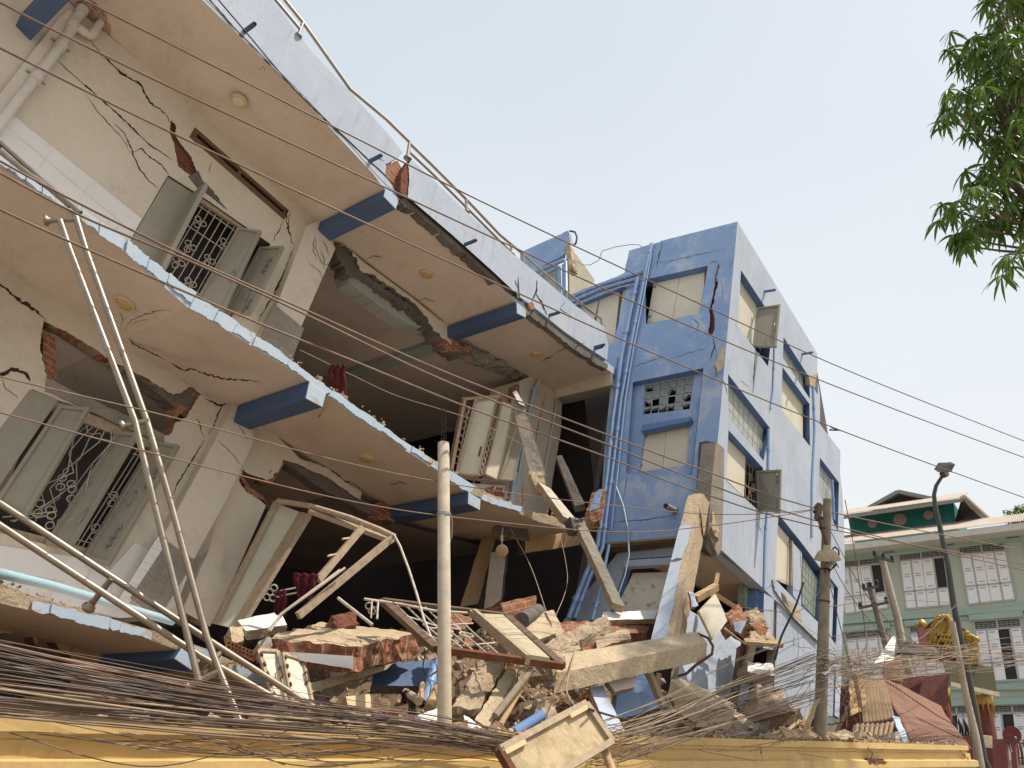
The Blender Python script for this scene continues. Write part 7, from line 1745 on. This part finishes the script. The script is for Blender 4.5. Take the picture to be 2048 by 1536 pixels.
# compound at the right edge
sd_ = thing('satellite_dish', 'red satellite dish on a short mast above dark red gate pillars', 'satellite dish', V((q(2024, 1490, 17).x, 17, 1.5)))
b = MB(); p = q(2023, 1470, 17); axd = (-FW + RT * -.15 + UP * .1).normalized(); b.lathe(p, axd, [(.001, -.05), (.08, -.045), (.14, -.02), (.172, .01), (.176, .018), (.168, .016), (.1, -.025), (.001, -.04)], 28); b.build('dish', mlist('red'), sd_)
b = MB(); b.tube([p - axd * .05, p - axd * .1 - UP * .2, p - UP * .34], .02, 8); b.build('mast', mlist('galv'), sd_)
b = MB(); b.tube([p - UP * .1, p + axd * .16], .008, 6); b.lathe(p + axd * .16, axd, [(.001, -.02), (.025, -.015), (.025, .02), (.001, .025)], 10); b.build('feed_arm', mlist('galv'), sd_)
for lab, Q in (('dark red gate pillar at the right edge, nearest the dish', [(1985, 1486, 17), (2012, 1484, 17), (2022, 1600, 17), (1990, 1600, 17)]), ('narrow dark red pillar right of the satellite dish', [(2020, 1490, 17.4), (2030, 1489, 17.4), (2042, 1600, 17.4), (2030, 1600, 17.4)]), ('short red pillar stub beside the street lamp base', [(1930, 1479, 16), (1944, 1478, 16), (1948, 1520, 16), (1934, 1520, 16)])):
    A, B, C, E_ = [q(*x) for x in Q]
    b = MB(); b.prism([A, B, C, E_], azv(35) * .4); b.prism([A + V((0, 0, .06)) - RT * .03, B + V((0, 0, .06)) + RT * .03, B + RT * .03, A - RT * .03], azv(35) * .44 - RT * .0); b.build('gate_pillar', [M['red']], None, None, lab, 'pillar')
blk('noticeboard', 'plain cream board standing between street lamp and red pillars', 'board', [(1946, 1470, 16.2), (1985, 1472, 16.4), (1985, 1496, 16.4), (1946, 1494, 16.2)], .08, ('conc_l', 'conc_l'), (4, 3, 1), .005, .01)
for lab, u0, u1, y in (('black spiked iron fence left of the street lamp base', 1908, 1946, 22), ('brown spiked iron fence behind the satellite dish', 2034, 2090, 20)):
    b = MB(); k = 0
    for i in range(8):
        u = u0 + (u1 - u0) * i / 7; p0, p1 = q(u, 1448 + (i % 2) * 10 if u0 < 2000 else 1492 + (i % 2) * 6, y), q(u + 4, 1530, y)
        b.tube([p1, p0 - V((0, 0, .1)), p0], .025, 6); b.tube([p0, p0 + V((0, 0, .15))], .04, 6, r2=.003)
    for v in (1470, 1500): b.bar(q(u0, v if u0 < 2000 else v + 16, y), q(u1, v if u0 < 2000 else v + 16, y), .04, .03)
    b.build('iron_fence', [M['black'] if u0 < 2000 else M['rust']], None, None, lab, 'fence')

# ------------------------------------------------------------------ trees, bird
t = NT('glossy_leaf', .42, 0, .5)
t.b.inputs['Subsurface Weight'].default_value = 0
x_ = t.mix(t.ramp(t.noise(1.3, 3), .35, .65), (.07, .145, .022), (.12, .20, .035))
x_ = t.mix(t.ramp(t.noise(9, 3), .5, .7, 0, .6), x_, (.16, .21, .05))
M['leaf'] = t.col(x_)
tr_ = t.n('BsdfTranslucent'); tr_.inputs[0].default_value = (.12, .22, .02, 1); mx = t.n('MixShader'); mx.inputs[0].default_value = .25
out = t.t.nodes['Material Output']; t.l(t.b.outputs[0], mx.inputs[1]); t.l(tr_.outputs[0], mx.inputs[2]); t.l(mx.outputs[0], out.inputs[0])
M['bark'] = simple('grey_brown_bark', (.14, .10, .07), .9, 0, .4, .2, .6, 9)
def leaf(b, p, d, L_, w, droop, rr):
    d = d.normalized(); side = d.cross(V((0, 0, 1)))
    side = side.normalized() if side.length > .05 else RT
    side = (side + V((rr.gauss(0, .4), rr.gauss(0, .4), rr.gauss(0, .4)))).normalized()
    vs = []
    c = V(p)
    for i in range(5):
        t_ = i / 4; ww = w * math.sin(math.pi * min(.97, t_ * .9 + .1)) ** .9
        up_ = d.cross(side).normalized()
        vs += [c - side * ww + up_ * ww * .25, c, c + side * ww + up_ * ww * .25]
        d = (d + V((0, 0, -droop))).normalized(); c = c + d * L_ / 4
    fs = []
    for i in range(4): fs += [[3 * i, 3 * i + 1, 3 * i + 4, 3 * i + 3], [3 * i + 1, 3 * i + 2, 3 * i + 5, 3 * i + 4]]
    b.add(vs, fs, 0, True)
tree = thing('leafy_tree', 'tree with long drooping glossy leaves reaching in from the upper right', 'tree', V((8.2, 9.2, 0)))
rr = random.Random(99)
TY = 9.0
limbs, twigs = MB(), []
trunk_top = V((7.9, 9.4, 6.6))
b = MB(); b.tube([V((8.2, 9.2, 0)), V((8.1, 9.2, 2)), V((8.05, 9.3, 4.2)), trunk_top, V((7.7, 9.6, 9.2)), V((7.6, 9.7, 11))], .22, 12, r2=.06); b.build('trunk', mlist('bark'), tree)
clusters = [(2035, 25, .7), (2012, 10, .3), (1990, 60, .2), (1960, 112, .75), (1925, 112, .7), (1892, 108, .35), (1995, 105, .8), (2040, 100, .9), (1935, 140, .6), (1900, 140, .5), (1970, 160, .8), (2020, 150, .9), (1905, 222, .6), (1880, 232, .4), (1935, 215, .7), (1970, 210, .8), (2010, 215, .9), (2045, 230, .9), (1890, 250, .5), (1925, 255, .6), (1960, 262, .7), (2000, 275, .9), (2040, 290, .9), (1985, 300, .6),
            (2000, 335, .7), (2035, 345, .9), (1970, 365, .6), (2005, 375, .8), (1945, 395, .6), (1975, 405, .7), (2030, 400, .8), (1915, 425, .6), (1940, 440, .6), (1900, 450, .5), (1985, 440, .7), (2020, 445, .5), (1918, 475, .45), (1960, 470, .6), (1990, 475, .5), (1905, 515, .45), (1912, 500, .4), (2040, 480, .4), (2040, 520, .6), (2018, 545, .45), (1958, 490, .4)]
for k in range(70):    # the part of the crown beyond the right edge
    clusters.append((rr.uniform(2060, 2420), rr.uniform(-260, 540), rr.uniform(.7, 1)))
for k in range(26): clusters.append((rr.uniform(1985, 2060), rr.uniform(-150, 330), rr.uniform(.7, .95)))
lf = MB()
for (u, v, dens) in clusters:
    y = TY + rr.uniform(-1.0, 1.2)
    c = q(u + 6, v - 26, y)
    base = trunk_top + (V((7.7, 9.6, 9.2)) - trunk_top) * rr.random()
    mid = c + (base - c) * .35 + V((0, 0, .15))
    limbs.tube([base, (base + mid) / 2 + V((0, 0, .25)), mid, c], .035, 6, r2=.007)
    for w_ in range(2 + int(4 * dens)):
        p = c + V((rr.gauss(.03, .09), rr.gauss(0, .18), rr.gauss(0, .09))) * (.5 + .9 * dens)
        a0 = rr.uniform(0, 6.3); nl = rr.randint(7, 11)
        limbs.tube([c, p], .006, 4)
        for i in range(nl):
            an_ = a0 + i * 6.283 / nl + rr.uniform(-.25, .25)
            d = V((math.cos(an_), math.sin(an_), rr.uniform(-.55, .35))) + V((-.25, 0, 0))
            leaf(lf, p, d, rr.uniform(.22, .36), rr.uniform(.020, .031), rr.uniform(.28, .5), rr)
lf.build('crown', mlist('leaf'), tree)
limbs.build('branches', mlist('bark'), tree)
ft = thing('distant_tree', 'small round green treetop peeping over the green house roof at right edge', 'tree', V((q(2062, 1026, 58).x, 58, 0)))
c = q(2062, 1034, 58); fl = MB()
for k in range(1500):
    v_ = V((rr.gauss(0, 1), rr.gauss(0, 1), rr.gauss(0, 1))).normalized(); p = c + V((v_.x * 1.8, v_.y * 1.5, v_.z * .95)) * (.55 + .45 * rr.random()) * (1 + .25 * noise.noise(v_ * 2.5))
    leaf(fl, p, V((rr.gauss(0, 1), rr.gauss(0, 1), rr.gauss(0, .5))), .28, .07, .15, rr)
fl.build('crown', mlist('leaf'), ft)
b = MB(); b.tube([V((c.x, c.y, 0)), c], .2, 8, r2=.1); b.build('trunk', mlist('bark'), ft)
b = MB(); c = q(1668, 858, 40); 
b.hexa([c + RT * -.22, c + RT * .26 + UP * -.05, c + RT * .24 + UP * -.1, c + RT * -.2 + UP * -.09], FW * .1, (4, 2, 2), .01, 3, 1)
b.add([c + RT * -.05, c + RT * .12, c + RT * -.35 + UP * .16 - FW * .1, c + RT * -.28 + UP * .2], [[0, 1, 3, 2]]); b.add([c + RT * -.05, c + RT * .12, c + RT * .5 + UP * -.14 + FW * .3, c + RT * .3 + UP * -.02 + FW * .4], [[0, 1, 3, 2]])
b.build('bird', [M['black']], None, None, 'small dark bird flying past the edge of the blue tower', 'bird')
